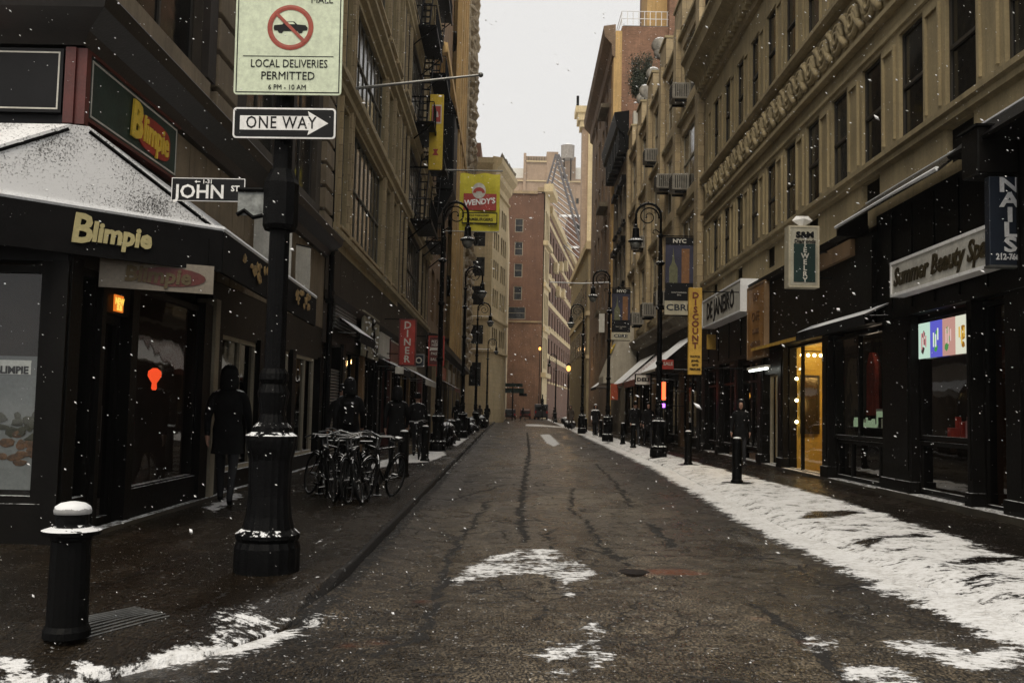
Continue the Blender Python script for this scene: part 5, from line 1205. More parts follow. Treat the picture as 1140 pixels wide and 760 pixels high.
# ------------------------------------------------------------------ street lamps (crook with scrolls)
def make_lamp():
    t = thing('street_lamp', 'x', 'street lamp')
    MB().lathe([(.27, -.02), (.27, .20), (.25, .25), (.265, .28), (.265, .31), (.215, .35), (.19, .45), (.175, .62), (.18, .92), (.205, 1.02), (.215, 1.08), (.215, 1.12), (.17, 1.15), (.165, 1.19), (.125, 1.23), (.105, 1.3), (.12, 1.40), (.132, 1.48), (.105, 1.55), (.125, 1.59), (.12, 1.64), (.095, 1.68)], seg=40, flute=.03).build('base', IRON, t)
    pr = [(.092, 1.68), (.088, 3.0), (.082, 4.4)]
    for z in (2.6, 4.5, 6.0):
        pass
    MB().lathe([(.092, 1.66), (.087, 2.9), (.115, 2.93), (.12, 2.99), (.085, 3.04), (.080, 4.7), (.11, 4.73), (.115, 4.8), (.078, 4.86), (.072, 6.1), (.14, 6.16), (.15, 6.2), (.075, 6.26), (.055, 7.0), (.085, 7.04), (.085, 7.1), (.045, 7.14)], seg=16, flute=.05).build('shaft', IRON, t)
    c = (.40, 0, 7.72); mb = MB()
    pts = [(0, 0, 7.1)]+[(c[0]-.40*cos(a), 0, c[2]+.40*sin(a)) for a in [pi*k/16 for k in range(17)]]+[(.80, 0, 7.40)]
    mb.tube(pts, .042, 8)
    sp = [(c[0]+(.34-.27*k/36)*cos(pi*1.05-k*.27), 0, c[2]-.03+(.34-.27*k/36)*sin(pi*1.05-k*.27)) for k in range(37)]
    mb.tube(sp, [.026-.012*k/36 for k in range(37)], 6); mb.blob((sp[-1][0], 0, sp[-1][2]), .04)
    mb.tube([(0, 0, 7.15), (.15, 0, 7.27), (.24, 0, 7.25), (.25, 0, 7.17), (.2, 0, 7.14)], .02, 6)
    for a in (.35, 1.0, 1.6, 2.2): mb.blob((c[0]-.44*cos(a), 0, c[2]+.44*sin(a)), (.03, .03, .045))
    mb.build('crook_arm', IRONC, t, smooth=True)
    MB().lathe([(.03, 7.44), (.055, 7.42), (.06, 7.34), (.105, 7.30), (.12, 7.02), (.15, 6.97), (.245, 6.90), (.25, 6.87), (.19, 6.85)], (.80, 0, 0), 18).build('lamp_head', IRON, t)
    MB().lathe([(.19, 6.86), (.18, 6.76), (.13, 6.66), (.05, 6.61), (.01, 6.60)], (.80, 0, 0), 16).build('lamp_glass', mat('dull_lamp_glass', (.12, .12, .11), .15), t, smooth=True)
    return t
proto = make_lamp()
LAMPS = [(-2.03, 8.19, 0, 'nearest big black lamp post carrying the white and black street signs'), (-2.43, 31.4, 0, 'left crook lamp beside the yellow hanging banner, second lamp on the left pavement'),
         (-2.42, 45.8, 0, 'left crook lamp in front of the cream building, third on the left pavement'), (-2.42, 61.5, 0, 'left crook lamp with its head before the cream building side, fourth on the left'), (-2.6, 93, 0, 'most distant crook lamp on the left pavement'),
         (4.62, 31.0, pi, 'right crook lamp carrying the larger of the two skyline banners'), (4.48, 46.3, pi, 'right crook lamp carrying the smaller skyline banner'), (4.3, 61.2, pi, 'right crook lamp standing beyond both skyline banners'), (4.95, 116, pi, 'most distant right crook lamp before the corner bays')]
GL = 'black crook lamps along both pavements'
for i, (x, y, r, lab) in enumerate(LAMPS):
    o = proto if i == 0 else copy_tree(proto)
    o.location = (x, y, ZS); o.rotation_euler.z = r+random.uniform(-.04, .04); o.rotation_euler.y = 0.0; tag(o, lab, 'street lamp', GL)
# lit lanterns far down the street
LITW = glow('lit_lantern', (1, .42, .10), 2.2)
for p, lab, Yl in (((551, 405), 'small amber street light glowing beside the far left traffic light', 118), ((601, 388), 'amber street light glowing against the corner bays', 160), ((633, 410), 'lit lantern on a post on the right pavement far away', 96)):
    w = onY(p[0], p[1], Yl); t = thing('street_lantern', lab, 'street light', (w.x, w.y, 0))
    MB().lathe([(.2, 0), (.2, .5), (.09, .7), (.06, w.z-.5), (.1, w.z-.45)], seg=8).build('post', IRONC, t)
    MB().blob((0, 0, w.z), (.22, .22, .30), sub=2).build('lamp_glass', LITW, t, smooth=True); MB().lathe([(.3, w.z+.28), (.05, w.z+.55)], seg=10).build('cap', IRONC, t)
    lamp('lantern_light', (w.x, w.y-.6, w.z), 60, (1, .6, .25), .3)
# traffic lights at the far crossing
def signal(x, y, Yl, lab, col, off=.1):
    w = onY(x, y, Yl); t = thing('traffic_light', lab, 'traffic light', (w.x, w.y, 0)); h = w.z
    MB().tube([(0, .25, 0), (0, .25, h+1)], .09, 8).build('post', IRONC, t); MB().box((-.2, -.15, h-.85), (.2, .2, h+.3)).build('housing', IRONC, t, bevel=.03)
    for k, c_ in enumerate((col, IRON, IRON)): MB().lathe([(.14, 0), (.12, .03), (.01, .05)], seg=12).build('lens', c_, t, fn=lambda v, k=k: Vector((v.x, -.15-v.z, v.y+h-.4*k+.0)))
    MB().box((-.15, -.3, h+.14), (.15, -.15, h+.17)).build('visor', IRONC, t)
signal(545, 411, 110, 'red traffic light glowing beyond the left lamps', glow('signal_red', (1, .05, .03), 14))
signal(604, 446, 150, 'unlit dark traffic light at the far crossing', IRON)

# ------------------------------------------------------------------ signs on the near lamp post
PX, PY = -2.03, 8.19
def panel(name, label, px0, px1, Yp, material, group=None, cat='sign', th=.012, rot=0., rad=.03, tilt=0.):
    a = onY(px0[0], px0[1], Yp); b = onY(px1[0], px1[1], Yp); w = b.x-a.x; h = a.z-b.z
    t = thing(name, label, cat, ((a.x+b.x)/2, Yp, (a.z+b.z)/2), (0, tilt, rot), group)
    def rr(w_, h_, r_): return [(sx*(w_/2-r_)+r_*cos(q), sz*(h_/2-r_)+r_*sin(q)) for sx, sz, q0 in ((1, 1, 0), (-1, 1, pi/2), (-1, -1, pi), (1, -1, 3*pi/2)) for q in [q0+pi/2*k/4 for k in range(5)]]
    MB().prism(rr(w, h, rad), 1, 0, th).build('plate', material, t)
    return t, w, h, rr
PURP = BLACKP
t, w, h, rr = panel('road_sign', 'black and white arrow sign reading ONE WAY, pointing right', (260, 119), (373, 155.5), PY-.16, WHITE, tilt=R_(-.5))
MB().prism(rr(w-.03, h-.03, .02), 1, -.003, -.0005).build('ground', BLACKP, t)
aw = w*.86; ah = h*.46; MB().prism([(-aw/2, -ah/2), (aw/2-h*.62, -ah/2), (aw/2-h*.66, -h*.39), (aw/2, 0), (aw/2-h*.66, h*.39), (aw/2-h*.62, ah/2), (-aw/2, ah/2)], 1, -.006, -.0035).build('arrow', WHITE, t)
text('ONE WAY', h*.56, BLACKP, t, (-w*.03, -.0075, -.002), ext=.001, bold=.001, spacing=1.12, sx=.80)
MB().box((-.03, .012, -.03), (.03, .11, .03)).build('bracket', STEEL, t)
t, w, h, rr = panel('road_sign', 'tall pale green sign with a crossed out car and the words LOCAL DELIVERIES PERMITTED', (265, -34), (379, 107), PY-.17, SIGNG, tilt=R_(-.6))
ol = MB(); W2, H2 = w-.035, h-.035
for a, b in (((-W2/2, -H2/2), (W2/2, -H2/2+.008)), ((-W2/2, H2/2-.008), (W2/2, H2/2)), ((-W2/2, -H2/2+.009), (-W2/2+.008, H2/2-.009)), ((W2/2-.008, -H2/2+.009), (W2/2, H2/2-.009))): ol.box((a[0], -.003, a[1]), (b[0], -.0005, b[1]))
ol.build('border', BLACKP, t)
def sp(px_, py_):   # photo pixel -> panel coordinates of this sign
    q = onY(px_, py_, PY-.17); return q.x-t.location.x, q.z-t.location.z
cxx, czz = sp(323.5, 31); Rr = 23.5/1080*8.02
MB().torus((0, 0, 0), Rr, .021, (0, 1, 0), 40, 4).build('ring', REDRING, t, fn=lambda v: Vector((v.x+cxx, v.y*.1-.004, v.z+czz)))
MB().prism([(-Rr*.72-.012, Rr*.68), (-Rr*.68, Rr*.72+.012), (Rr*.72+.012, -Rr*.68), (Rr*.68, -Rr*.72-.012)], 1, -.0085, -.0055).build('slash', REDRING, t, fn=lambda v: Vector((v.x+cxx, v.y, v.z+czz)))
car = [(-.145, -.005), (-.14, .018), (-.07, .025), (-.045, .05), (.03, .052), (.06, .026), (.13, .02), (.148, .0), (.145, -.022), (.11, -.026), (.10, -.046), (.075, -.05), (.06, -.03), (-.06, -.03), (-.075, -.05), (-.10, -.046), (-.112, -.026), (-.14, -.024)]
MB().prism([(x_*.98+cxx, z_+czz) for x_, z_ in car], 1, -.005, -.002).build('car_symbol', BLACKP, t); MB().prism([(cxx-.035, czz+.028), (cxx-.03, czz+.044), (cxx+.022, czz+.045), (cxx+.04, czz+.028)], 1, -.0054, -.0051).build('car_symbol_window', SIGNG, t)
x_, z_ = sp(322, 63); MB().box((-w*.42+x_*0, -.003, z_-.003), (w*.42, -.0005, z_+.003)).build('divider', BLACKP, t)
for s_, px_, sz_ in (('LOCAL DELIVERIES', (321.5, 71.5), .098), ('PERMITTED', (320, 85), .098), ('6 PM - 10 AM', (319, 97.5), .062), ('MALL', (359, 1), .085), ('NASSAU ST', (300, 1), .085)):
    if s_ == 'NASSAU ST': continue
    x_, z_ = sp(*px_); text(s_, sz_, BLACKP, t, (x_, -.0045, z_), ext=.001, bold=.0, sx=.80 if 'LOCAL' in s_ else .92)
MB().box((-.03, .012, -.2), (.03, .11, -.14)).build('bracket', STEEL, t)
t, w, h, rr = panel('street_sign', 'black street name sign reading JOHN ST beside the lamp post', (191.5, 197.5), (272, 225), PY-.02, WHITE, tilt=R_(-.2), rad=.006)
MB().prism(rr(w-.014, h-.014, .005), 1, -.003, -.0005).build('ground', BLACKP, t)
text('JOHN', h*.82, WHITE, t, (-w*.11, -.0045, -h*.12), ext=.001, bold=.003, sx=1.0); text('ST', h*.34, WHITE, t, (w*.37, -.0045, h*.05), ext=.001, bold=.002); text('1-31', h*.24, WHITE, t, (-w*.01, -.0045, h*.335), ext=.001, bold=.0012)
MB().prism([(-.16, .0), (-.12, .03), (-.12, .008), (-.05, .008), (-.05, -.008), (-.12, -.008), (-.12, -.03)], 1, -.0045, -.003).build('small_arrow', WHITE, t, fn=lambda v: Vector((v.x*.45-.045, v.y, v.z*.45+h*.335)))
t = thing('sign_bracket', 'black iron scroll bracket with icy plate holding the street name sign', 'bracket', (PX, PY, 3.2))
MB().lathe([(.13, -.22), (.15, -.18), (.15, .18), (.13, .22), (.1, .3)], seg=12).build('collar', IRON, t); MB().box((-.36, -.03, -.10), (-.14, -.01, .10)).build('plate', mat('icy_plate', (.20, .21, .20), .5, var=.6, vscale=12), t)
MB().tube([(-.14, -.04, .12), (-.36, -.04, .12)], .02, 6).tube([(-.14, -.04, -.1), (-.22, -.04, -.12), (-.30, -.04, -.06), (-.36, -.04, -.10)], .02, 6).build('scroll', IRON, t)
for z in (3.84, 4.62): MB().lathe([(.10, z-.02), (.10, z+.02)], (PX, PY, 0), 12)
# ------------------------------------------------------------------ bollards
def make_bollard(near=False):
    t = thing('bollard', 'x', 'bollard')
    if near:
        MB().lathe([(.135, 0), (.135, .04), (.118, .07), (.112, .56), (.12, .575), (.12, .59)], seg=20).build('post', IRONC, t, smooth=False)
        MB().lathe([(.12, .59), (.165, .60), (.17, .625), (.11, .645), (.095, .66), (.095, .72), (.1, .725)], seg=20).build('collar', IRON, t)
        MB().lathe([(.105, .722), (.108, .74), (.10, .765), (.07, .785), (.02, .795)], seg=20).build('cap', mat('snow_capped_iron', (.3, .3, .3), .7, snow=1.3), t, smooth=True)
    else:
        MB().lathe([(.125, 0), (.125, .05), (.10, .08), (.10, .88), (.085, .91)], seg=16).build('post', IRONC, t); MB().lathe([(.104, .80), (.104, .84)], seg=16).build('band', IRON, t)
        MB().lathe([(.088, .905), (.075, .925), (.03, .94)], seg=12).build('snow_cap', SNOW, t, smooth=True)
    return t
o = make_bollard(True); o.location = (-2.635, 5.88, ZS-.02); tag(o, 'nearest black bollard with domed snow cap and wide collar, lower left corner', 'bollard')
pb = make_bollard()
BL = [(-2.19, 19.6, 'black bollard just behind the parked bicycles'), (-2.29, 25.4, 'black bollard on the patch of snow before the second left lamp'), (-2.35, 38.0, 'left pavement bollard just beyond the second lamp'), (-2.4, 42.2, 'left pavement bollard between second and third lamps'), (-2.42, 52, 'left pavement bollard beyond the third lamp'), (-2.45, 57, 'left pavement bollard before the fourth lamp'), (-2.5, 68, 'left pavement bollard beyond the fourth lamp'), (-2.5, 76, 'far left pavement bollard, second beyond the fourth lamp'), (-2.55, 84, 'far left pavement bollard nearest the last left lamp'),
      (4.57, 19.9, 'nearest right bollard standing alone in the snow'), (4.76, 26.5, 'right bollard under the yellow vertical sign'), (4.74, 38.5, 'right bollard just beyond the first right lamp'), (4.78, 42.5, 'right bollard midway between first and second right lamps'), (4.85, 54, 'right bollard beyond the second right lamp'), (4.9, 58, 'right bollard before the third right lamp'), (4.9, 66, 'right bollard beyond the third right lamp'), (5.0, 74, 'far right bollard, second beyond the third lamp'), (5.1, 84, 'far right bollard, third beyond the third lamp')]
for i, (x, y, lab) in enumerate(BL):
    o = pb if i == 0 else copy_tree(pb); o.location = (x, y, ZS-.01); o.rotation_euler.z = random.uniform(0, 6); tag(o, lab, 'bollard', 'plain black bollards along both kerbs')

# ------------------------------------------------------------------ bicycles
def make_bike(fmat):
    t = thing('bicycle', 'x', 'bicycle'); Rw = .34
    a, b = (-.52, 0, Rw), (.53, 0, Rw); bb = (-.08, 0, .30); st_ = (-.22, 0, .82); hd = (.36, 0, .80); hb = (.40, 0, .66)
    mb = MB()
    for p, q in ((bb, st_), (st_, hd), (bb, hb), (hd, hb)): mb.tube([p, q], .019, 8)
    for s_ in (-.05, .05):
        mb.tube([a[:1]+(s_,)+a[2:], (bb[0], s_*.4, bb[2])], .010, 6); mb.tube([a[:1]+(s_,)+a[2:], (st_[0]+.02, s_*.3, st_[2]-.06)], .009, 6)
    mb.build('frame', fmat, t)
    fk = MB()
    for s_ in (-.055, .055): fk.tube([(b[0], s_, b[2]), (.43, s_, .62), (.40, s_*.5, .68)], .011, 6)
    fk.build('fork', fmat, t)
    for c in (a, b):
        wv = MB().torus(c, Rw-.012, .020, (0, 1, 0), 32, 6).build('wheel', RUBBER, t, smooth=True)
        MB().torus(c, Rw-.038, .008, (0, 1, 0), 32, 4).build('rim', CHROME, wv)
        spk = MB()
        for k in range(16): an = 2*pi*k/16; spk.tube([(c[0], .02*(1 if k % 2 else -1), c[2]), (c[0]+(Rw-.04)*cos(an), 0, c[2]+(Rw-.04)*sin(an))], .0018, 3)
        spk.tube([(c[0], -.04, c[2]), (c[0], .04, c[2])], .02, 8); spk.build('spokes', CHROME, wv)
        mg = MB(); pts = [(c[0]+(Rw+.03)*cos(q), 0, c[2]+(Rw+.03)*sin(q)) for q in [pi*(.1+.75*k/12) for k in range(13)]]; mg.tube(pts, .014, 5); mg.build('mudguard', IRON, t)
    MB().tube([(-.22, 0, .82), (-.25, 0, .93)], .013, 6).build('seat_post', CHROME, t)
    MB().prism([(-.40, .95), (-.37, .985), (-.2, .97), (-.10, .965), (-.10, .95), (-.3, .925)], 1, -.06, .06).build('saddle', IRON, t, bevel=.015)
    hbm = MB(); hbm.tube([(.36, 0, .80), (.34, 0, .98)], .014, 6); hbm.tube([(.22, -.31, 1.0), (.34, -.2, 1.04), (.38, 0, 1.0), (.34, .2, 1.04), (.22, .31, 1.0)], .013, 7)
    for s_ in (-1, 1): hbm.tube([(.36, s_*.16, 1.03), (.44, s_*.2, .99), (.40, s_*.27, .97)], .007, 5)
    hbm.build('handlebar', CHROME, t)
    ck = MB().lathe([(.09, -.004), (.09, .004)], seg=20).build('chainring', CHROME, t, fn=lambda v: Vector((v.x+bb[0], v.z-.05, v.y+bb[2])))
    MB().tube([(bb[0], -.07, bb[2]), (bb[0]+.12, -.07, bb[2]-.10)], .009, 5).tube([(bb[0], .07, bb[2]), (bb[0]-.12, .07, bb[2]+.10)], .009, 5).box((bb[0]+.07, -.15, bb[2]-.115), (bb[0]+.17, -.07, bb[2]-.09)).box((bb[0]-.17, .07, bb[2]+.09), (bb[0]-.07, .15, bb[2]+.115)).build('pedals', IRON, t)
    return t
bk = make_bike(IRON)
BK = [(-2.92, 14.9, R_(-58), -.16, 'bicycle at the left end of the cluster, front wheel towards the lamp post', .95), (-2.70, 14.5, R_(-72), .12, 'second bicycle from the left in the cluster', .96), (-2.48, 14.8, R_(-84), -.05, 'middle bicycle of the cluster by the kerb', .97),
      (-2.26, 14.4, R_(-97), .10, 'bicycle with the most visible wheel, facing the camera', .95), (-2.02, 14.7, R_(-108), -.20, 'bicycle at the right end of the cluster, leaning towards the kerb', .96), (-2.60, 15.0, R_(95), .10, 'reversed bicycle in the middle of the cluster', .95), (-2.36, 15.1, R_(-70), -.22, 'bicycle leaning into the right half of the cluster', .96), (-2.82, 15.3, R_(108), .2, 'rearmost bicycle of the cluster, nearly hidden', .97), (-2.14, 14.4, R_(-88), .24, 'bicycle standing straight behind the rightmost one', .95), (-2.55, 26.5, R_(-85), .1, 'snowy bicycle locked beside the second left bollard', 1.0), (-2.30, 33.4, R_(-95), -.08, 'bicycle locked beyond the second left lamp', 1.0)]
bb2 = [mat('blue_bike_paint', (.015, .02, .08), .35), IRON]
for i, (x, y, rz, ln, lab, s_) in enumerate(BK):
    o = bk if i == 0 else copy_tree(bk); o.location = (x, y, ZS); o.rotation_euler = (ln, 0, rz); o.scale = (s_,)*3; tag(o, lab, 'bicycle', 'bicycles parked on the left pavement')
t = thing('bike_rack', 'low black hoop rack holding the cluster of bicycles', 'bike rack', (-2.5, 15.25, ZS))
MB().tube([(-.5, 0, 0), (-.5, 0, .7), (-.4, 0, .82), (.3, 0, .82), (.4, 0, .7), (.4, 0, 0)], .03, 8).build('hoop', IRON, t); MB().lathe([(.07, 0), (.07, .015)], (-.5, 0, 0), 10).lathe([(.07, 0), (.07, .015)], (.4, 0, 0), 10).build('foot_plate', IRON, t)

# ------------------------------------------------------------------ people
def skin_mesh(name, pts, rads, edges, material, parent=None, root=0, sub=1):
    me = bpy.data.meshes.new(name); me.from_pydata(pts, edges, []); ob = bpy.data.objects.new(name, me); COL.objects.link(ob)
    sk = ob.modifiers.new('s', 'SKIN'); 
    for i, r in enumerate(rads):
        r = r if isinstance(r, tuple) else (r, r); me.skin_vertices[0].data[i].radius = r
    me.skin_vertices[0].data[root].use_root = True
    ss = ob.modifiers.new('u', 'SUBSURF'); ss.levels = sub; ss.render_levels = sub
    bpy.context.view_layer.update()
    m2 = bpy.data.meshes.new_from_object(ob.evaluated_get(bpy.context.evaluated_depsgraph_get())); bpy.data.objects.remove(ob)
    m2.name = name; m2.materials.clear(); m2.materials.append(material); m2.polygons.foreach_set('use_smooth', [True]*len(m2.polygons))
    o = bpy.data.objects.new(name, m2); COL.objects.link(o); o.parent = parent; return o
def person(label, loc, heading, h=1.75, stride=.28, coat=COAT, hood=True, arm=.25, umbrella=None, hands_up=False, bag=None, group='pedestrians in dark winter clothes'):
    """faces +Y in local space; left leg forward"""
    k = h/1.75; t = thing('person', label, 'person', loc, (0, 0, heading), group)
    P = []; Rd = []; E_ = []
    def a(p, r, pa=None):
        P.append((p[0]*k, p[1]*k, p[2]*k)); Rd.append(tuple(q*k for q in r) if isinstance(r, tuple) else r*k)
        if pa is not None: E_.append((pa, len(P)-1))
        return len(P)-1
    s = stride
    pel = a((0, 0, .95), (.155, .12)); sp1 = a((0, 0, 1.12), (.15, .115), pel); ch = a((0, .01, 1.30), (.185, .13), sp1); sh = a((0, 0, 1.44), (.12, .09), ch); nk = a((0, .015, 1.52), .058, sh)
    jw = a((0, .035, 1.60), (.072, .085), nk); hd_ = a((0, .02, 1.69), (.082, .10), jw); a((0, .01, 1.745), (.055, .07), hd_)
    for sx, st_ in ((-1, 1), (1, -1)):
        hp = a((sx*.085, 0, .90), .10, pel); kn = a((sx*.10, st_*s*.55+.04, .50), .066, hp); an = a((sx*.10, st_*s-(.07 if st_ < 0 else 0), .09 if st_ > 0 else .13), .044, kn); hl = a((sx*.10, st_*s+.02-(.06 if st_ < 0 else 0), .045), .04, an); a((sx*.11, st_*s+.15-(.04 if st_ < 0 else 0), .032), (.045, .03), hl)
        so_ = a((sx*.185, 0, 1.41), .082, sh); 
        if hands_up and sx > 0: el = a((.24, .08, 1.16), .056, so_); wr = a((.20, .30, 1.26), .036, el); dirh = Vector((0, .4, .9))
        else: el = a((sx*.25, -st_*arm*.25-.01, 1.14), .056, so_); wr = a((sx*.245, -st_*arm*.7+.10, .90), .036, el); dirh = Vector((0, .25, -1))
        dirh.normalize(); w_ = Vector(P[wr])/k; pm = w_+dirh*.055; pmi = a(pm, (.040, .022), wr)
        for fi in range(4):
            off = Vector((0, 1, .25)).normalized()*((fi-1.5)*.020); L_ = (.062, .072, .068, .052)[fi]
            b0 = a(pm+dirh*.035+off, .0105, pmi); b1 = a(pm+dirh*(.035+L_*.55)+off+Vector((-sx*.006, 0, 0)), .0095, b0); a(pm+dirh*(.035+L_)+off+Vector((-sx*.022, 0, 0)), .008, b1)
        t0 = a(w_+dirh*.03+Vector((-sx*.01, .035, 0)), .012, pmi); a(w_+dirh*.075+Vector((-sx*.018, .052, 0)), .0095, t0)
    body_ = skin_mesh('body', P, Rd, E_, JEANS, t)
    me = body_.data; me.materials.append(coat); me.materials.append(SKIN); me.materials.append(IRON)
    for pg in me.polygons:
        c = pg.center/k
        if c.z > 1.53: pg.material_index = 2
        elif c.z < .09: pg.material_index = 3
        elif c.z > .80: pg.material_index = 1
        if abs(c.x) > .19 and c.z < .90 and c.z > .5: pg.material_index = 2
    fb = MB(); fb.blob((0, .125*k, 1.645*k), (.014*k, .022*k, .025*k)); fb.blob((-.087*k, .01*k, 1.65*k), (.012*k, .02*k, .03*k)).blob((.087*k, .01*k, 1.65*k), (.012*k, .02*k, .03*k))
    fb.build('nose_and_ears', SKIN, t, smooth=True)
    MB().blob((-.032*k, .112*k, 1.67*k), .010*k).blob((.032*k, .112*k, 1.67*k), .010*k).build('eyes', IRONC, t); MB().blob((0, .115*k, 1.602*k), (.026*k, .008*k, .006*k)).build('mouth', mat('lips', (.25, .09, .08), .5), t)
    mb = MB(); sg = 20
    prof = [(.205, .66), (.20, .80), (.19, .98), (.17, 1.10), (.195, 1.28), (.20, 1.38), (.15, 1.46), (.075, 1.52)]
    for r_, z_ in prof:
        for q in range(sg):
            an = 2*pi*q/sg; rp = r_*(1+.05*sin(an*5+z_*9)); mb.v.append(Vector((rp*cos(an), rp*.74*sin(an)+.01+(.02 if z_ < .8 else 0)*sin(an), z_))*k)
    for i in range(len(prof)-1):
        for q in range(sg): mb.f.append((i*sg+q, i*sg+(q+1) % sg, (i+1)*sg+(q+1) % sg, (i+1)*sg+q))
    mb.build('coat', coat, t, smooth=True, recalc=False)
    hm = MB()
    if hood:
        hm.lathe([(.13, 1.50), (.135, 1.58), (.128, 1.68), (.115, 1.76), (.07, 1.81), (.01, 1.83)], seg=14)
        hm.build('hood', coat, t, smooth=True, fn=lambda v: Vector((v.x*.92, (v.y*1.05-.02) if v.y < .06 else .06+(v.y-.06)*.3, v.z))*k)
    else:
        hm.lathe([(.097, 1.64), (.102, 1.70), (.095, 1.76), (.06, 1.80), (.01, 1.81)], seg=14); hm.build('hat', coat, t, smooth=True, fn=lambda v: Vector((v.x*.95, v.y*1.12+.005, v.z))*k)
    if bag:
        MB().box((-.12, -.34, .95), (.12, -.14, 1.38)).build('backpack', bag, t, bevel=.04, fn=lambda v: v*k)
    return t
person('hooded person in a long dark coat walking past the corner shop', (-3.93, 13.4, ZS), R_(8), 1.84, .25)
person('dark figure with a backpack walking just behind the big lamp post', (-3.15, 18.6, ZS), R_(10), 1.85, .3, bag=IRON, arm=.3)
person('dark figure close beside the one with the backpack', (-3.5, 19.9, ZS), R_(182), 1.78, .2, hood=False)
person('lone dark figure walking beyond the parked bicycles', (-2.62, 21.8, ZS), R_(10), 1.78, .2, hood=True)
person('dark figure on the left pavement beside the second bollard', (-2.75, 27.8, ZS), R_(0), 1.75, .22, hood=False)
person('hooded person walking at the shop wall next to the fluorescent light', (6.35, 27.2, ZS), R_(165), 1.74, .2, coat=COAT)
person('person walking on the right pavement beyond the first right lamp', (5.6, 40.5, ZS), R_(180), 1.75, .3)
person('broad dark figure walking beside the second right bollard', (5.15, 41.2, ZS), R_(185), 1.8, .25, hood=False)
person('broad hooded person with snow on the hood, right pavement beyond the second lamp', (4.75, 56.5, ZS), R_(180), 1.75, .2, coat=mat('snowy_coat', (.008, .008, .009), .9, spec=.15, snow=1.1))
person('distant person in a brown coat on the right kerb beyond the third lamp', (4.2, 72, ZS), R_(180), 1.75, .25, coat=COATB); person('distant dark person on the left pavement past the third lamp', (-2.9, 50, ZS), R_(0), 1.75, .25)
person('distant pair member nearer the left kerb', (-2.4, 88, ZS), R_(0), 1.75, .25); person('distant pair member nearer the left shops', (-3.1, 88.5, ZS), R_(0), 1.7, .25, coat=COATB)
person('distant person crossing at the end of the street', (1.2, 128, 0), R_(90), 1.75, .3); person('distant person at the right end of the crossing', (5.0, 120, ZS), R_(90), 1.75, .3, hood=False)
# ------------------------------------------------------------------ signs along the left
def side_sign(name, label, x0, x1, Yp, material, th=.10, rot=0., cat='sign', frame=None, group=None):
    a = onY(x0[0], x0[1], Yp); b = onY(x1[0], x1[1], Yp); w = b.x-a.x; h = a.z-b.z
    t = thing(name, label, cat, ((a.x+b.x)/2, Yp, (a.z+b.z)/2), (0, 0, rot), group)
    MB().box((-w/2, 0, -h/2), (w/2, th, h/2)).build('panel', material, t, bevel=.008)
    if frame: 
        e = .04; MB().box((-w/2-e, -.01, h/2), (w/2+e, th+.01, h/2+e)).box((-w/2-e, -.01, -h/2-e), (w/2+e, th+.01, -h/2)).box((-w/2-e, -.01, -h/2), (-w/2, th+.01, h/2)).box((w/2, -.01, -h/2), (w/2+e, th+.01, h/2)).build('frame', frame, t)
    return t, w, h
def bracket(t, x0, x1, z, y=.05): MB().tube([(x0, y, z), (x1, y, z)], .018, 6).build('bracket', IRON, t)
# scratched pale board on the left shops
f = facL(27.4); u = lambda Y: Y-27.4
t = thing('shop_board', 'pale board with dark scribbled figures caked in snow on the left shops', 'sign', tuple(f.world(0, .18, 0)))
MB().box((.2, -.05, 2.95), (3.6, .02, 4.25)).build('panel', mat('grey_green_board', (.26, .24, .17), .7, var=.4, vscale=3, streak=.4), t, fn=f.fn)
mb = MB(); rs = random.Random(9)
for q in range(16):
    x_, z_ = rs.uniform(.5, 3.3), rs.uniform(3.1, 4.1); mb.tube([(x_, .03, z_), (x_+rs.uniform(-.2, .2), .03, z_+rs.uniform(-.2, .2)), (x_+rs.uniform(-.3, .3), .03, z_+rs.uniform(-.25, .25))], .035, 5)
mb.build('scribble', BLACKP, t, fn=f.fn)
mb = MB()
for q in range(30):
    x_, z_ = rs.uniform(.4, 3.4), rs.uniform(3.1, 4.15); mb.blob((x_, .045, z_), (rs.uniform(.04, .14), .03, rs.uniform(.02, .06)), .4)
mb.build('stuck_snow', SNOW, t, fn=f.fn)
t, w, h = side_sign('shop_sign', 'tall red sign with vertical letters spelling DINER', (446, 356), (461, 406), 29.5, RED, frame=MAROON); bracket(t, -w/2-.5, w/2, h/2+.02)
text('D\nI\nN\nE\nR', .30, OFFW, t, (0, -.012, 0), ext=.003, bold=.006, line=.86)
t, w, h = side_sign('shop_sign', 'smaller maroon sign with two pale text blocks near the second left lamp', (478.5, 375), (493, 406), 34, MAROON, frame=RED); bracket(t, -w/2-.5, w/2, h/2+.02)
for z_, s_ in ((.32, 'PIZZA'), (.2, 'HERO'), (-.1, 'PASTA'), (-.3, 'SALAD')): text(s_, .13, OFFW, t, (0, -.012, z_), ext=.003, bold=.003)
MB().box((-w/2+.02, -.012, .02), (w/2-.02, -.004, .12)).build('strip', OFFW, t)
t, w, h = side_sign('shop_sign', 'small square navy sign under the red DINER sign', (461.5, 395), (471, 407), 31, NAVY, frame=STEEL); bracket(t, -w/2-.9, w/2, h/2+.03); MB().torus((0, -.01, 0), w*.3, .02, (0, 1, 0)).build('emblem', OFFW, t)
t, w, h = side_sign('shop_sign', 'small cream notice box below the snow caked board row', (440, 408), (449, 416), 29, OFFW); bracket(t, -w/2-.9, w/2, 0)
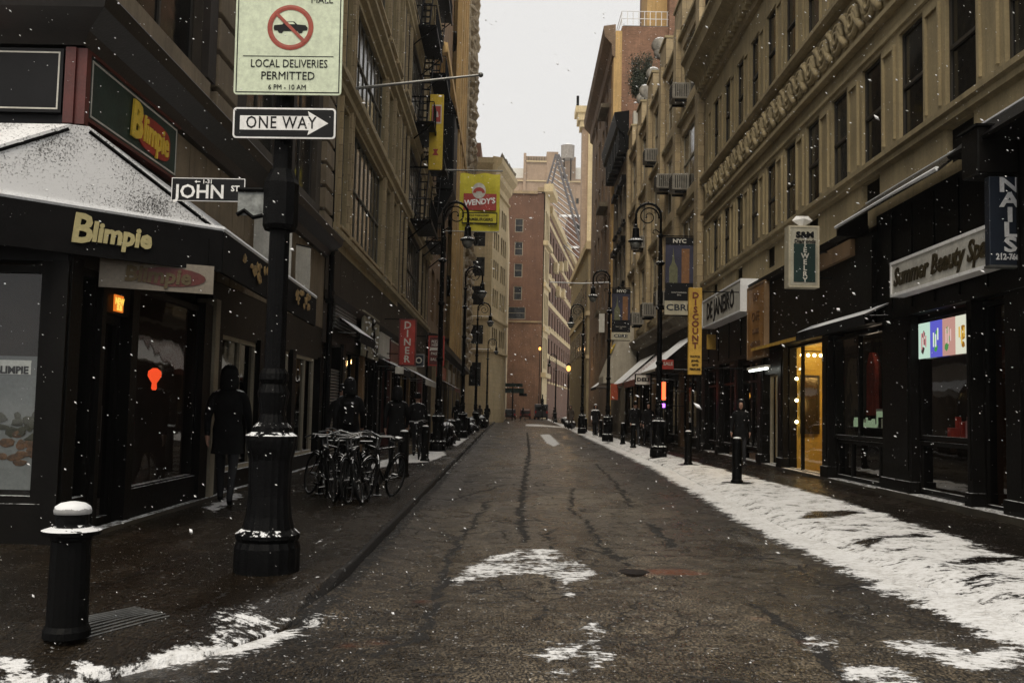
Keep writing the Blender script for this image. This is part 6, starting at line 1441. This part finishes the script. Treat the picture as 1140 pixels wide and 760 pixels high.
# flagpole and hanging cloth banners
t = thing('flagpole', 'bare steel flagpole slanting out over the street', 'flagpole', (-4.48, 25, 9.82))
p1 = Vector((-1.06, 25, 10.27))-t.location; MB().tube([(0, 0, 0), tuple(p1)], [.045, .03], 8).build('pole', STEEL, t); MB().blob(tuple(p1), .07, sub=2).build('ball', STEEL, t, smooth=True); MB().lathe([(.12, -.02), (.12, .02)], seg=10).build('mount', IRON, t, fn=lambda v: Vector((v.z, v.x, v.y)))
def cloth_banner(label, x0, x1, Yp, material, seed=1, sag=.04):
    a = onY(x0[0], x0[1], Yp); b = onY(x1[0], x1[1], Yp); w = b.x-a.x; h = a.z-b.z
    t = thing('cloth_banner', label, 'banner', ((a.x+b.x)/2, Yp, (a.z+b.z)/2)); mb = MB(); nx, nz = 16, 18
    for j in range(nz+1):
        for i in range(nx+1):
            X_, Z_ = -w/2+w*i/nx, h/2-h*j/nz; mb.v.append(Vector((X_, sag*sin(X_*4.5+Z_*2+seed)*.8+sag*.5*sin(Z_*5+seed), Z_-.03*(1-(2*i/nx-1)**2)*(j/nz)+.03*sin(i*.8)*(j == 0)))) 
    for j in range(nz):
        for i in range(nx): q = j*(nx+1)+i; mb.f.append((q, q+1, q+nx+2, q+nx+1))
    mb.build('cloth', material, t, recalc=False, smooth=True); MB().tube([(-w/2-.6, 0, h/2+.12), (w/2+.1, 0, h/2+.12)], .03, 6).tube([(-w/2-.6, 0, -h/2-.05), (w/2, 0, -h/2-.05)], .02, 6).build('arm', STEEL, t)
    return t, w, h
t, w, h = cloth_banner('large yellow cloth banner with a red panel and a white disc over the left pavement', (512.5, 193), (555.5, 257), 37, OLIVE, sag=.05)
D_ = -.10
MB().box((-w*.40, D_+.02, -h*.15), (w*.42, D_+.03, h*.14)).build('red_panel', RED, t); MB().box((-w*.43, D_+.03, -h*.39), (w*.45, D_+.035, -h*.19)).build('dark_border', BLACKP, t); MB().box((-w*.41, D_+.02, -h*.37), (w*.43, D_+.0299, -h*.21)).build('yellow_panel', OLIVE, t)
MB().prism([(w*.17*cos(a), h*.14*sin(a)) for a in [2*pi*q/24 for q in range(24)]], 1, D_+.008, D_+.018).build('disc', OFFW, t, fn=lambda v: Vector((v.x-w*.02, v.y, v.z+h*.19)))
MB().prism([(w*.15*cos(a), h*.10*sin(a)) for a in [pi*q/12 for q in range(13)]]+[(-w*.08, 0), (-w*.06, h*.03), (w*.06, h*.03), (w*.08, 0)], 1, D_, D_+.006).build('red_dome', RED, t, fn=lambda v: Vector((v.x-w*.02, v.y, v.z+h*.15)))
tx = text("WENDY'S", .30, WHITE, t, (0, D_+.01, -h*.01), (pi/2, R_(-6), 0), .004, .010, .12, sx=.92); text('OLD FASHIONED', .10, BLACKP, t, (0, D_+.012, -h*.245), ext=.003, bold=.002, sx=1.0); text('HAMBURGERS', .16, BLACKP, t, (0, D_+.012, -h*.315), ext=.003, bold=.004, sx=1.05)
a_ = onY(479, 105, 42); b_ = onY(492, 189, 42)
t = thing('vertical_sign', 'tall yellow vertical sign with small red emblems beside the black oriel', 'sign', ((a_.x+b_.x)/2, 42, (a_.z+b_.z)/2)); w = b_.x-a_.x; h = a_.z-b_.z
MB().box((-w/2, 0, -h/2), (w/2, .15, h/2)).build('panel', YEL, t, bevel=.02); MB().box((-w*.36, -.012, h*.11), (w*.36, -.002, h*.36)).build('white_patch', OFFW, t); MB().box((-w*.3, -.022, h*.13), (w*.3, -.0122, h*.34)).build('red_patch', RED, t)
MB().prism([(-.09, -.12), (.09, -.12), (.06, .1), (0, .16), (-.06, .1)], 1, -.03, -.0221).build('emblem', OFFW, t, fn=lambda v: v+Vector((0, 0, h*.23))); MB().prism([(-.14, -.14), (.14, -.14), (.05, .0), (.12, .14), (-.12, .14), (-.05, 0)], 1, -.012, -.002).build('emblem', RED, t, fn=lambda v: v+Vector((0, 0, -h*.27)))
MB().tube([(-w/2-.8, .07, h/2-.1), (-w/2, .07, h/2-.1)], .04, 6).tube([(-w/2-.8, .07, -h/2+.1), (-w/2, .07, -h/2+.1)], .04, 6).build('bracket', IRON, t)
# long fascia boards on the left bay building
for i, (ya, yb, z0, z1, m_, lab) in enumerate(((31.6, 34.2, 3.2, 3.95, OFFW, 'faded white shop board right of the snow caked board'), (34.6, 38.0, 3.1, 3.9, MAROON, 'maroon shop board before the red DINER sign'), (40.5, 45, 3.1, 3.9, CANVAS_T, 'tan shop board beyond the red DINER sign'))):
    f = facL(ya); t = thing('shop_board', lab, 'sign', tuple(f.o)); MB().box((0, -.02, z0), (yb-ya, .16, z1)).build('panel', m_, t, fn=f.fn); MB().box((0, .16, z0), (yb-ya, .18, z0+.04)).box((0, .16, z1-.04), (yb-ya, .18, z1)).build('border', OFFW, t, fn=f.fn)
def slope_awning(name, label, fac, u0, u1, zt_, zb_, n1, material, val=.25, vm=None, n0=.05, group=None):
    t = thing(name, label, 'awning', tuple(fac.o), group=group); th = .02
    MB().prism([(n0, zt_), (n1, zb_), (n1, zb_-th), (n0, zt_-th)], 0, u0, u1).build('canopy', material, t, fn=fac.fn)
    MB().box((u0, n1-.01, zb_-val), (u1, n1+.012, zb_-.005)).build('valance', vm or material, t, fn=fac.fn)
    mb = MB()
    for x in (u0+.04, (u0+u1)/2, u1-.04): mb.tube([(x, n0, zb_-.02), (x, n1-.03, zb_-.03)], .015, 5); mb.tube([(x, n0+.02, zt_-.05), (x, n1-.03, zb_-.04)], .015, 5)
    mb.build('frame', IRON, t, fn=fac.fn); return t
SNOWTOP = mat('snow_topped_canvas', (.12, .11, .10), .8, snow=1.5)
slope_awning('shop_awning', 'small black awning with bright snow edge left of the snow caked board', facL(24.2), 0, 2.8, 3.75, 3.35, .6, SNOWTOP, vm=CANVAS)
slope_awning('shop_awning', 'narrow awning with a white edge right of the snow caked board', facL(32), 0, 4.5, 3.15, 2.85, .7, SNOWTOP, vm=CANVAS)
slope_awning('shop_awning', 'snowy white awning under the tan shop board on the left', facL(40), 0, 6, 3.2, 2.7, 1.0, SNOWTOP, vm=OFFW)
slope_awning('shop_awning', 'dark red awning on the ochre tower shops', facL(60), 0, 7, 3.4, 2.8, 1.2, CANVAS_R)

# ------------------------------------------------------------------ signs along the right
def fac_sign(label, Ya, Yb, z0, z1, n, material, s_=None, size=.3, lm=None, th=.22, shear=0., sx=1., spacing=1., bold=.01, frame=None, name='shop_sign'):
    fac = facR(Ya); t = thing(name, label, 'sign', tuple(fac.world(0, n, 0)))
    g = lambda v: fac.fn(v); MB().box((0, -th, z0), (Yb-Ya, 0, z1)).build('box', material, t, fn=g)
    if frame:
        L_ = Yb-Ya; MB().box((-.03, -th, z1), (L_+.03, .02, z1+.05)).box((-.03, -th, z0-.05), (L_+.03, .02, z0)).box((-.05, -th, z0-.05), (0, .02, z1+.05)).box((L_, -th, z0-.05), (L_+.05, .02, z1+.05)).build('frame', frame, t, fn=g)
    if s_:
        c = fac.fn(((Yb-Ya)/2, .012, (z0+z1)/2)); text(s_, size, lm, t, c, (pi/2, 0, -pi/2-RB), .008, bold, shear, sx=sx, spacing=spacing)
    return t
fac_sign('white framed shop sign in gold edged script reading Beauty Spa', 13.1, 16.6, 3.62, 4.12, .42, OFFW, 'Summer Beauty Spa', .42, mat('dark_gold_script', (.035, .026, .01), .4), shear=.25, sx=.98, bold=.012, frame=WHITE)
fac_sign('long white shop sign reading DE JANEIRO with snow along its top', 27.7, 33.6, 4.50, 5.35, .55, OFFW, 'DE JANEIRO', .78, BLACKP, sx=1.02, bold=.008, th=.5, frame=SNOW)
t = fac_sign('large golden brown board with faint dark lettering on the frieze building', 25.7, 27.6, 3.1, 5.05, .36, mat('gold_brown_board', (.27, .13, .035), .55, var=.35, vscale=1.5, streak=.5), th=.12, frame=BROWN)
fac = facR(25.7)
for z_, s_, sz in ((4.75, 'RIO', .3), (4.2, 'CAFE', .36), (3.8, 'SALADS', .2), (3.45, 'HOT FOOD', .2)): text(s_, sz, mat('faint_brown_ink', (.10, .045, .015), .6), t, fac.fn((.95, .012, z_)), (pi/2, 0, -pi/2), .004, .004)
# projecting jeweller sign with a diamond on top
t, w, h = side_sign('projecting_sign', 'pale boxed sign reading JEWELRY down a teal panel with a diamond on top', (880, 253), (910, 318), 20.4, mat('weathered_sign_box', (.36, .34, .27), .6, var=.25, streak=.5), th=.30, frame=mat('aged_cream', (.42, .38, .28), .6, var=.2))
MB().box((-w*.38, -.012, -h*.44), (w*.42, -.003, h*.22)).build('teal_panel', TEAL, t); text('S&M', .17, BLACKP, t, (.02, -.012, h*.37), ext=.004, bold=.009, sx=1.2); text('Diamonds', .11, BLACKP, t, (.02, -.012, h*.26), ext=.003, bold=.003)
text('J\nE\nW\nE\nL\nR\nY', .155, OFFW, t, (.02, -.014, -h*.10), ext=.003, bold=.004, line=.83); bracket(t, w/2, w/2+1.3, h*.1, .15); bracket(t, w/2, w/2+1.3, -h*.35, .15)
t2 = MB().add([(-.22, 0, .14), (.22, 0, .14), (-.13, 0, .24), (.13, 0, .24), (0, -.1, .17), (0, .1, .17), (0, 0, -.02)], [(0, 4, 6), (4, 1, 6), (1, 5, 6), (5, 0, 6), (0, 2, 3, 1, 4), (0, 5, 1, 3, 2)]).build('diamond', WHITE, t, fn=lambda v: Vector((v.x, v.y+.12, v.z+h/2+.03)), recalc=False)
# nails sign under the black box canopy
t, w, h = side_sign('projecting_sign', 'navy hanging sign with big pale letters reading NAILS and a phone number', (1101, 196), (1159, 296), 12.95, NAVY, th=.14)
text('N\nA\nI\nL\nS', .275, mat('grey_letters', (.60, .60, .60), .5), t, (-.07, -.012, .07), ext=.004, bold=.008, sx=1.4, line=.74); text('212-766-3714', .115, MATS['grey_letters'], t, (0, -.012, -h*.41), ext=.003, bold=.004, sx=.82)
MB().tube([(-.2, .07, h/2), (-.2, .07, h/2+.5)], .015, 5).tube([(.2, .07, h/2), (.2, .07, h/2+.5)], .015, 5).build('hanger', IRON, t); MB().box((-w/2-.01, -.01, -h/2-.03), (w/2+.01, .15, -h/2)).build('snowy_edge', STEEL, t)
f = facR(7.0); u = lambda Y: Y-7
t = thing('box_canopy', 'small black box canopy from which the nails sign hangs', 'canopy', tuple(f.o))
MB().box((u(12.9), .02, 4.82), (u(13.4), .66, 5.46)).build('box', DARKMET, t, fn=f.fn, bevel=.02); MB().box((u(12.86), .02, 5.46), (u(13.44), .70, 5.49)).build('lid', IRON, t, fn=f.fn)
t2_ = thing('metal_ledge', 'dark metal ledge edged with snow at the upper right edge, above the nails sign', 'ledge', tuple(f.o)); MB().prism([(.1, 5.75), (.12, 5.78), (.62, 5.32), (.60, 5.28), (.1, 5.28)], 0, u(7.2), u(13.95)).build('sheet', DARKMET, t2_, fn=f.fn); MB().tube([f.fn((u(7.2), .12, 5.80)), f.fn((u(13.95), .12, 5.80))], .02, 5).build('snow_line', SNOW, t2_)
t = thing('metal_awning', 'sloping dark metal awning edged with snow beside the box canopy', 'awning', tuple(f.o))
SHEET = mat('wet_sheet_metal', (.03, .027, .024), .25, .4, var=.5, vscale=2, streak=.5)
MB().prism([(.1, 5.62), (.12, 5.64), (.72, 5.16), (.70, 5.13)], 0, u(14.02), u(18.7)).build('sheet', SHEET, t, fn=f.fn); MB().tube([f.fn((u(14.05), .72, 5.17)), f.fn((u(16), .73, 5.18)), f.fn((u(18.7), .72, 5.17))], [.035, .022, .03], 6).build('snow_edge', SNOW, t); MB().tube([f.fn((u(14.05), .12, 5.66)), f.fn((u(18.7), .12, 5.66))], .014, 5).build('snow_line', SNOW, t)
MB().prism([(.1, 5.6), (.7, 5.12), (.7, 5.0), (.1, 5.0)], 0, u(18.66), u(18.7)).build('end_plate', DARKMET, t, fn=f.fn)
slope_awning('shop_awning', 'thin black awning with snow crust above the jeweller display', facR(17.6), 0, 4.4, 3.62, 3.38, .55, SNOWTOP, val=.2, vm=CANVAS)
slope_awning('shop_awning', 'narrow snowy ledge awning over the lit yellow shop', facR(22.3), 0, 4.6, 3.42, 3.34, .42, mat('snowy_gold_ledge', (.25, .15, .04), .5, snow=1.2), val=.08, vm=YEL2)
# yellow discount sign
t, w, h = side_sign('vertical_sign', 'tall ochre sign with dark red letters spelling DISCOUNT downwards', (767, 320), (781, 417), 27.8, YEL2, th=.16, frame=None)
text('D\nI\nS\nC\nO\nU\nN\nT', .235, mat('dark_red_ink', (.14, .03, .01), .5), t, (0, -.012, .30), ext=.004, bold=.008, line=.88, sx=1.1); 
for k in range(4): text(['WATCH', 'JEWEL', 'GIFTS', 'PERFUME'][k], .085, BLACKP, t, (0, -.012, -.74-.12*k), ext=.003, bold=.003, sx=.9)
bracket(t, w/2, w/2+1.4, h/2-.1, .08); bracket(t, w/2, w/2+1.4, -h/2+.2, .08)
# skyline banners on the lamps
def skyline(label, x0, x1, x1b, Yp, lampx):
    t, w, h = side_sign('lamp_banner', label, x0, x1, Yp, mat('dusk_blue_cloth', (.022, .022, .045), .7, var=.4, vscale=2), th=.015, cat='banner')
    MB().box((-w/2, -.006, h*.38), (w/2, -.001, h/2)).box((-w/2, -.006, -h/2), (w/2, -.001, -h*.22)).build('black_band', BLACKP, t)
    MB().box((w*.08, -.006, -h*.22), (w*.36, -.001, h*.32)).build('orange_tower', mat('orange_tower_print', (.17, .075, .025), .6, var=.3, vscale=8), t)
    MB().prism([(-.36*w, -h*.22), (-.36*w, .02*h), (-.27*w, .1*h), (-.24*w, .2*h), (-.215*w, .34*h), (-.19*w, .2*h), (-.16*w, .1*h), (-.06*w, .02*h), (-.06*w, -h*.22)], 1, -.009, -.0015).build('pale_tower', mat('dull_green_print', (.10, .10, .05), .6, var=.3, vscale=8), t)
    text('NYC', h*.085, OFFW, t, (0, -.009, h*.44), ext=.002, bold=.006, sx=1.2); text('lower manhattan', h*.035, OFFW, t, (0, -.009, -h*.37), ext=.002); text('alive', h*.035, OFFW, t, (0, -.009, -h*.41), ext=.002)
    a = onY(*x1b, Yp); zb_ = a.z-t.location.z; MB().box((-w/2-.01, 0, zb_), (w/2+.01, .015, -h/2-.005)).build('sponsor_strip', mat('grey_strip', (.36, .33, .24), .6), t); text('CBRE', abs(zb_+h/2)*.62, NAVY, t, (0, -.006, (zb_-h/2)/2), ext=.002, bold=.006, sx=1.25)
    MB().tube([(-w/2-lampx, 0, h/2+.04), (w/2, 0, h/2+.04)], .02, 6).tube([(-w/2-lampx, 0, zb_-.03), (w/2, 0, zb_-.03)], .02, 6).build('arm', IRON, t)
skyline('larger skyline banner marked NYC on the nearest right crook lamp', (741, 264), (771.5, 335), (741, 350), 31.0, .18)
skyline('smaller skyline banner marked NYC on the second right crook lamp', (681.5, 321), (701.5, 370), (681, 378), 46.3, .12)
# far right shop awnings and signs
slope_awning('shop_awning', 'white edged sloping awning right of the second skyline banner', facR(37.2), 0, 4.5, 4.6, 3.2, 1.7, SNOWTOP, val=.1, vm=CANVAS_T)
slope_awning('shop_awning', 'red brown awning with snow streaks beyond the first right lamp', facR(43), 0, 5.5, 4.4, 3.0, 1.7, CANVAS_R, val=.3)
slope_awning('shop_awning', 'long snow white awning left of the red brown one', facR(49.5), 0, 6, 4.5, 3.0, 1.7, SNOWTOP, val=.15, vm=CANVAS_R)
slope_awning('shop_awning', 'small dark awning far along the right pavement', facR(66), 0, 5, 4.6, 3.2, 1.8, SNOWTOP, val=.2, vm=CANVAS)
f = facR(57.5); t = thing('box_awning', 'tall tan canvas box awning with sloping front on the right side', 'awning', tuple(f.o)); MB().prism([(.05, 7.4), (.5, 7.4), (2.0, 3.6), (2.0, 3.2), (.05, 3.2)], 0, 0, 3.6).build('canvas', CANVAS_T, t, fn=f.fn); MB().prism([(.9, 5.6), (1.25, 4.9), (1.26, 4.92), (.92, 5.62)], 0, .8, 2.4).build('emblem', YEL, t, fn=lambda v: f.fn(v)+Vector((-.32, -.0, 0)))
t, w, h = side_sign('shop_sign', 'small dark red sign hanging right of the first right lamp', (737.5, 400), (750, 411), 34.5, RED, frame=None); text('SALE', .16, OFFW, t, (0, -.012, .02), ext=.003, bold=.004); bracket(t, w/2, w/2+1.5, h/2)
t, w, h = side_sign('shop_sign', 'small grey white sign left of the first right lamp', (708, 417), (724, 428), 40, OFFW, frame=IRON); text('DELI', .20, BLACKP, t, (0, -.012, 0), ext=.003, bold=.008, sx=1.3); bracket(t, w/2, w/2+1.5, h/2)
t, w, h = side_sign('shop_sign', 'narrow white sign hung high beside the tan box awning', (667, 349), (673, 370), 70, OFFW); bracket(t, w/2, w/2+1.8, h/2)
t, w, h = side_sign('neon_sign', 'orange red neon strip glowing beside the first right lamp', (736, 425), (741, 445), 37, glow('neon_strip', (1, .10, .03), 3.0), th=.05); bracket(t, w/2, w/2+.8, 0); lamp('neon_light', tuple(t.location+Vector((0, -.2, 0))), 3, (1, .2, .08), .1)
t, w, h = side_sign('neon_sign', 'tiny violet neon dot below the orange strip', (736.5, 449), (740.5, 453.5), 37, glow('neon_violet', (.5, .15, 1), 3.0), th=.04); bracket(t, w/2, w/2+.8, 0)
t, w, h = side_sign('shop_sign', 'hanging orange cloth flag beyond the tan box awning', (680, 427), (688, 445), 52, mat('orange_cloth', (.35, .06, .02), .7, var=.3), th=.03); bracket(t, w/2, w/2+1.2, h/2)
# yellowish hanging boards near DE JANEIRO
t, w, h = side_sign('shop_sign', 'small mustard board hanging below the white DE JANEIRO sign', (787, 372), (797, 389), 33, YEL2, th=.06); bracket(t, w/2, w/2+.6, h/2)
# crossing street name sign and far vehicles
t = thing('crossing_sign', 'green street name signs on a post at the far crossing', 'street sign', (-.2, 140, 0)); MB().tube([(0, 0, 0), (0, 0, 5.4)], .09, 8).build('post', IRONC, t); MB().box((-1.6, -.05, 3.9), (1.6, .05, 4.6)).box((-1.1, -.15, 4.8), (1.4, -.06, 5.3)).build('plate', GREEND, t); MB().box((-2.4, -.2, 3.4), (-1.2, .2, 3.8)).box((.9, -.2, 3.5), (2.1, .2, 3.9)).build('signal_box', IRONC, t)
def vehicle(name, label, x, y, w, l, h, m_, cat, van=True):
    t = thing(name, label, cat, (x, y, .05))
    pts = [(-l/2, .35), (-l/2, h*.55), (-l/2+.15, h), (l/2-1.3 if van else l/2-1.9, h), (l/2-.8 if van else l/2-1.2, h*.58), (l/2, h*.5), (l/2, .35)]
    MB().prism(pts, 0, -w/2, w/2).build('body', m_, t, bevel=.05); MB().box((-w/2+.15, -l/2-.02, h*.58), (w/2-.15, -l/2+.1, h*.86)).build('rear_window', PANE, t); 
    for s_ in (-1, 1):
        MB().box((s_*w/2-s_*.25, -l/2-.03, h*.42), (s_*w/2-s_*.05, -l/2+.05, h*.56)).build('tail_light', glow('tail_red', (1, .05, .05), .12), t)
        for q in (-1, 1): MB().lathe([(.34, -.1), (.34, .1)], seg=14).build('wheel', RUBBER, t, fn=lambda v, s_=s_, q=q: Vector((s_*(w/2-.08)+v.z, q*l*.32+v.x, .32+v.y)))
    MB().box((-w/2+.1, -l/2-.08, .3), (w/2-.1, -l/2+.02, .5)).build('bumper', IRONC, t); MB().box((-w/2+.2, -l/2+.3, h-.01), (w/2-.2, l/2-1.6, h+.05)).build('roof_snow', SNOW, t, bevel=.02)
GREYP = mat('dark_grey_car_paint', (.03, .03, .035), .3, .3)
vehicle('delivery_van', 'dark van parked at the end of the street before the brick wall', 4.4, 158, 2.1, 5.2, 2.4, GREYP, 'van'); vehicle('parked_car', 'dark car parked left of the far van', -.6, 150, 1.8, 4.4, 1.5, GREYP, 'car', False); vehicle('parked_car', 'dark red car behind the far crossing sign', 1.9, 162, 1.8, 4.4, 1.5, MAROON, 'car', False)
# trash bags, mail box like clutter along the left kerb
TB = mat('black_bin_bag', (.012, .012, .014), .25, var=.3, bump=.4, bscale=8, snow=.7)
for i, (x, y, lab) in enumerate(((-2.7, 36, 'heap of black bin bags by the left wall beyond the second lamp'), (-2.6, 55.5, 'heap of black bin bags beside the left kerb past the third lamp'), (-2.5, 72, 'far heap of black bin bags on the left pavement'), (4.6, 79, 'heap of black bin bags on the right pavement far away'))):
    t = thing('bin_bags', lab, 'bin bags', (x, y, ZS), group='black bin bags left on the pavements'); rs = random.Random(i)
    for q in range(4): MB().blob((rs.uniform(-.4, .4), rs.uniform(-.6, .6), .28+.3*(q > 2)), (.34, .34, .32), .12, 2).build('bag', TB, t, smooth=True)
for i, (x, y, lab) in enumerate(((-2.75, 29.6, 'dark square newspaper box left of the second left lamp'), (-2.5, 47.8, 'dark newspaper box by the third left lamp'), (4.75, 49.0, 'dark newspaper box by the second right lamp'))):
    t = thing('newspaper_box', lab, 'newspaper box', (x, y, ZS), group='dark newspaper boxes by the lamps'); MB().box((-.22, -.2, .35), (.22, .2, 1.15)).build('case', IRON, t, bevel=.03); MB().box((-.17, -.215, .7), (.17, -.202, 1.05)).build('window', PANE, t); MB().box((-.05, -.05, 0), (.05, .05, .35)).box((-.2, -.2, 0), (.2, .2, .03)).build('pedestal', IRON, t); MB().box((-.21, -.19, 1.15), (.21, .19, 1.18)).build('snow_cap', SNOW, t, bevel=.012)
# wires over the street
t = thing('overhead_cable', 'snowy cable strung across the street from the far right lamps', 'cable', (0, 0, 0)); a = onY(612, 314, 75); b = onY(683, 314, 75)
MB().tube([tuple(a), tuple((a+b)/2-Vector((0, 0, .1))), tuple(b)], .05, 5).build('wire', SNOW, t)
# drain grate and pothole pit
gt = thing('drain_grate', 'ribbed iron grate set in the left corner pavement', 'grate', (0, 0, 0)); mb = MB()
g0, g1 = Vector(W([(98, 712)], .07)[0]), Vector(W([(190, 694)], .07)[0]); gd = (g1-g0).normalized(); gp = Vector((-gd.y, gd.x)); gl_ = (g1-g0).length
for k in range(9):
    q0 = g0+gp*(.02+k*.045); q1 = q0+gd*gl_; z0_ = .07+.0+max(0, 0)+.012
    pts_ = [q0.lerp(q1, w_/6) for w_ in range(7)]; ar = np.array([(p.x, p.y) for p in pts_]); zz_ = lw_z(ar[:, 0], ar[:, 1])
    mb.tube([(p.x, p.y, float(z)+.004) for p, z in zip(pts_, zz_)], .007, 5)
mb.build('bars', STEEL, gt)
for x, y, lab in ((1.24, 9.25, 'near-black disc standing in for the dark pit of a pothole beside a rusty streak'),):
    t = thing('pit_disc', lab, 'pothole pit', (x, y, float(road_z(np.array([x]), np.array([y]))[0])+.012)); t.location.x -= .08; t.location.z -= .012; MB().lathe([(.15, -.02), (.15, .0), (.135, .004), (.02, .004)], seg=24).build('lid', mat('pit_black', (.010, .006, .004), .5, .0, spec=.2, var=.5, vscale=12, bump=.4), t)  # flat disc added for the pothole's pit; its darkness is in the colour

# ------------------------------------------------------------------ falling snow
def flakes(n):
    vs = np.zeros((0, 3)); d = 1.6+36*rng.random(n)**.62*1.0
    x = (rng.random(n)*1.16-.08)*1140; y = (rng.random(n)*1.16-.08)*760
    fw = np.array(Fw); rt = np.array(Rt); up_ = np.array(Up)
    P = np.array(EYE)+(fw+rt*((x-CX)/F)[:, None]-up_*((y-CY)/F)[:, None])*d[:, None]
    keep = P[:, 2] > .15; P = P[keep]; d = d[keep]
    keep = (P[:, 0] > -4.2) & (P[:, 0] < 6.6); P = P[keep]; n = len(P)
    r = .0015+.0036*rng.random(n)**2.8; r *= np.where(rng.random(n) < .06, 1.9, 1); r *= np.where(d[keep] > 9, 1.45, 1.0); r *= np.where(d[keep] > 22, 1.35, 1.0)
    ax = np.stack([.75+.2*rng.standard_normal(n), .2*rng.standard_normal(n), -.55+.25*rng.standard_normal(n)], 1); ax /= np.linalg.norm(ax, axis=1)[:, None]
    b = np.cross(ax, rng.standard_normal((n, 3))); b /= np.linalg.norm(b, axis=1)[:, None]; c = np.cross(ax, b)
    el = 1.1+1.0*rng.random(n)
    V = np.stack([P+ax*(r*el)[:, None], P-ax*(r*el)[:, None], P+b*r[:, None], P-b*r[:, None]*.8, P+c*r[:, None]*.7, P-c*r[:, None]*.7], 1).reshape(-1, 3)
    T = np.array([(0, 2, 4), (0, 4, 3), (0, 3, 5), (0, 5, 2), (1, 4, 2), (1, 3, 4), (1, 5, 3), (1, 2, 5)])
    Fc = (T[None]+(np.arange(n)*6)[:, None, None]).reshape(-1, 3)
    me = bpy.data.meshes.new('falling_snow'); me.vertices.add(len(V)); me.vertices.foreach_set('co', V.ravel()); me.loops.add(Fc.size); me.loops.foreach_set('vertex_index', Fc.ravel().astype(np.int32))
    me.polygons.add(len(Fc)); me.polygons.foreach_set('loop_start', np.arange(0, Fc.size, 3, dtype=np.int32)); me.polygons.foreach_set('loop_total', np.full(len(Fc), 3, np.int32)); me.update()
    me.polygons.foreach_set('use_smooth', np.ones(len(Fc), bool)); me.materials.append(mat('snowflake', (.88, .88, .88), .8, var=0, bump=0)); o = bpy.data.objects.new('falling_snow', me); COL.objects.link(o); tag(o, 'snowflakes falling through the street', 'snow', kind='stuff')
flakes(27000)

# ------------------------------------------------------------------ haze
hz = MB().box((-95, -60, -2.0), (120, 420, 110)).build('haze', None or IRON); hz['kind'] = 'stuff'; hz['label'] = 'thin snowy haze filling the street'
hm_ = bpy.data.materials.new('haze_air'); t = nodes_of(hm_); o = N(t, 'ShaderNodeOutputMaterial'); pv = N(t, 'ShaderNodeVolumePrincipled')
pv.inputs['Color'].default_value = (.93, .93, .93, 1); pv.inputs['Density'].default_value = .0003; pv.inputs['Anisotropy'].default_value = .2
t.links.new(pv.outputs[0], o.inputs['Volume']); hz.data.materials.clear(); hz.data.materials.append(hm_)
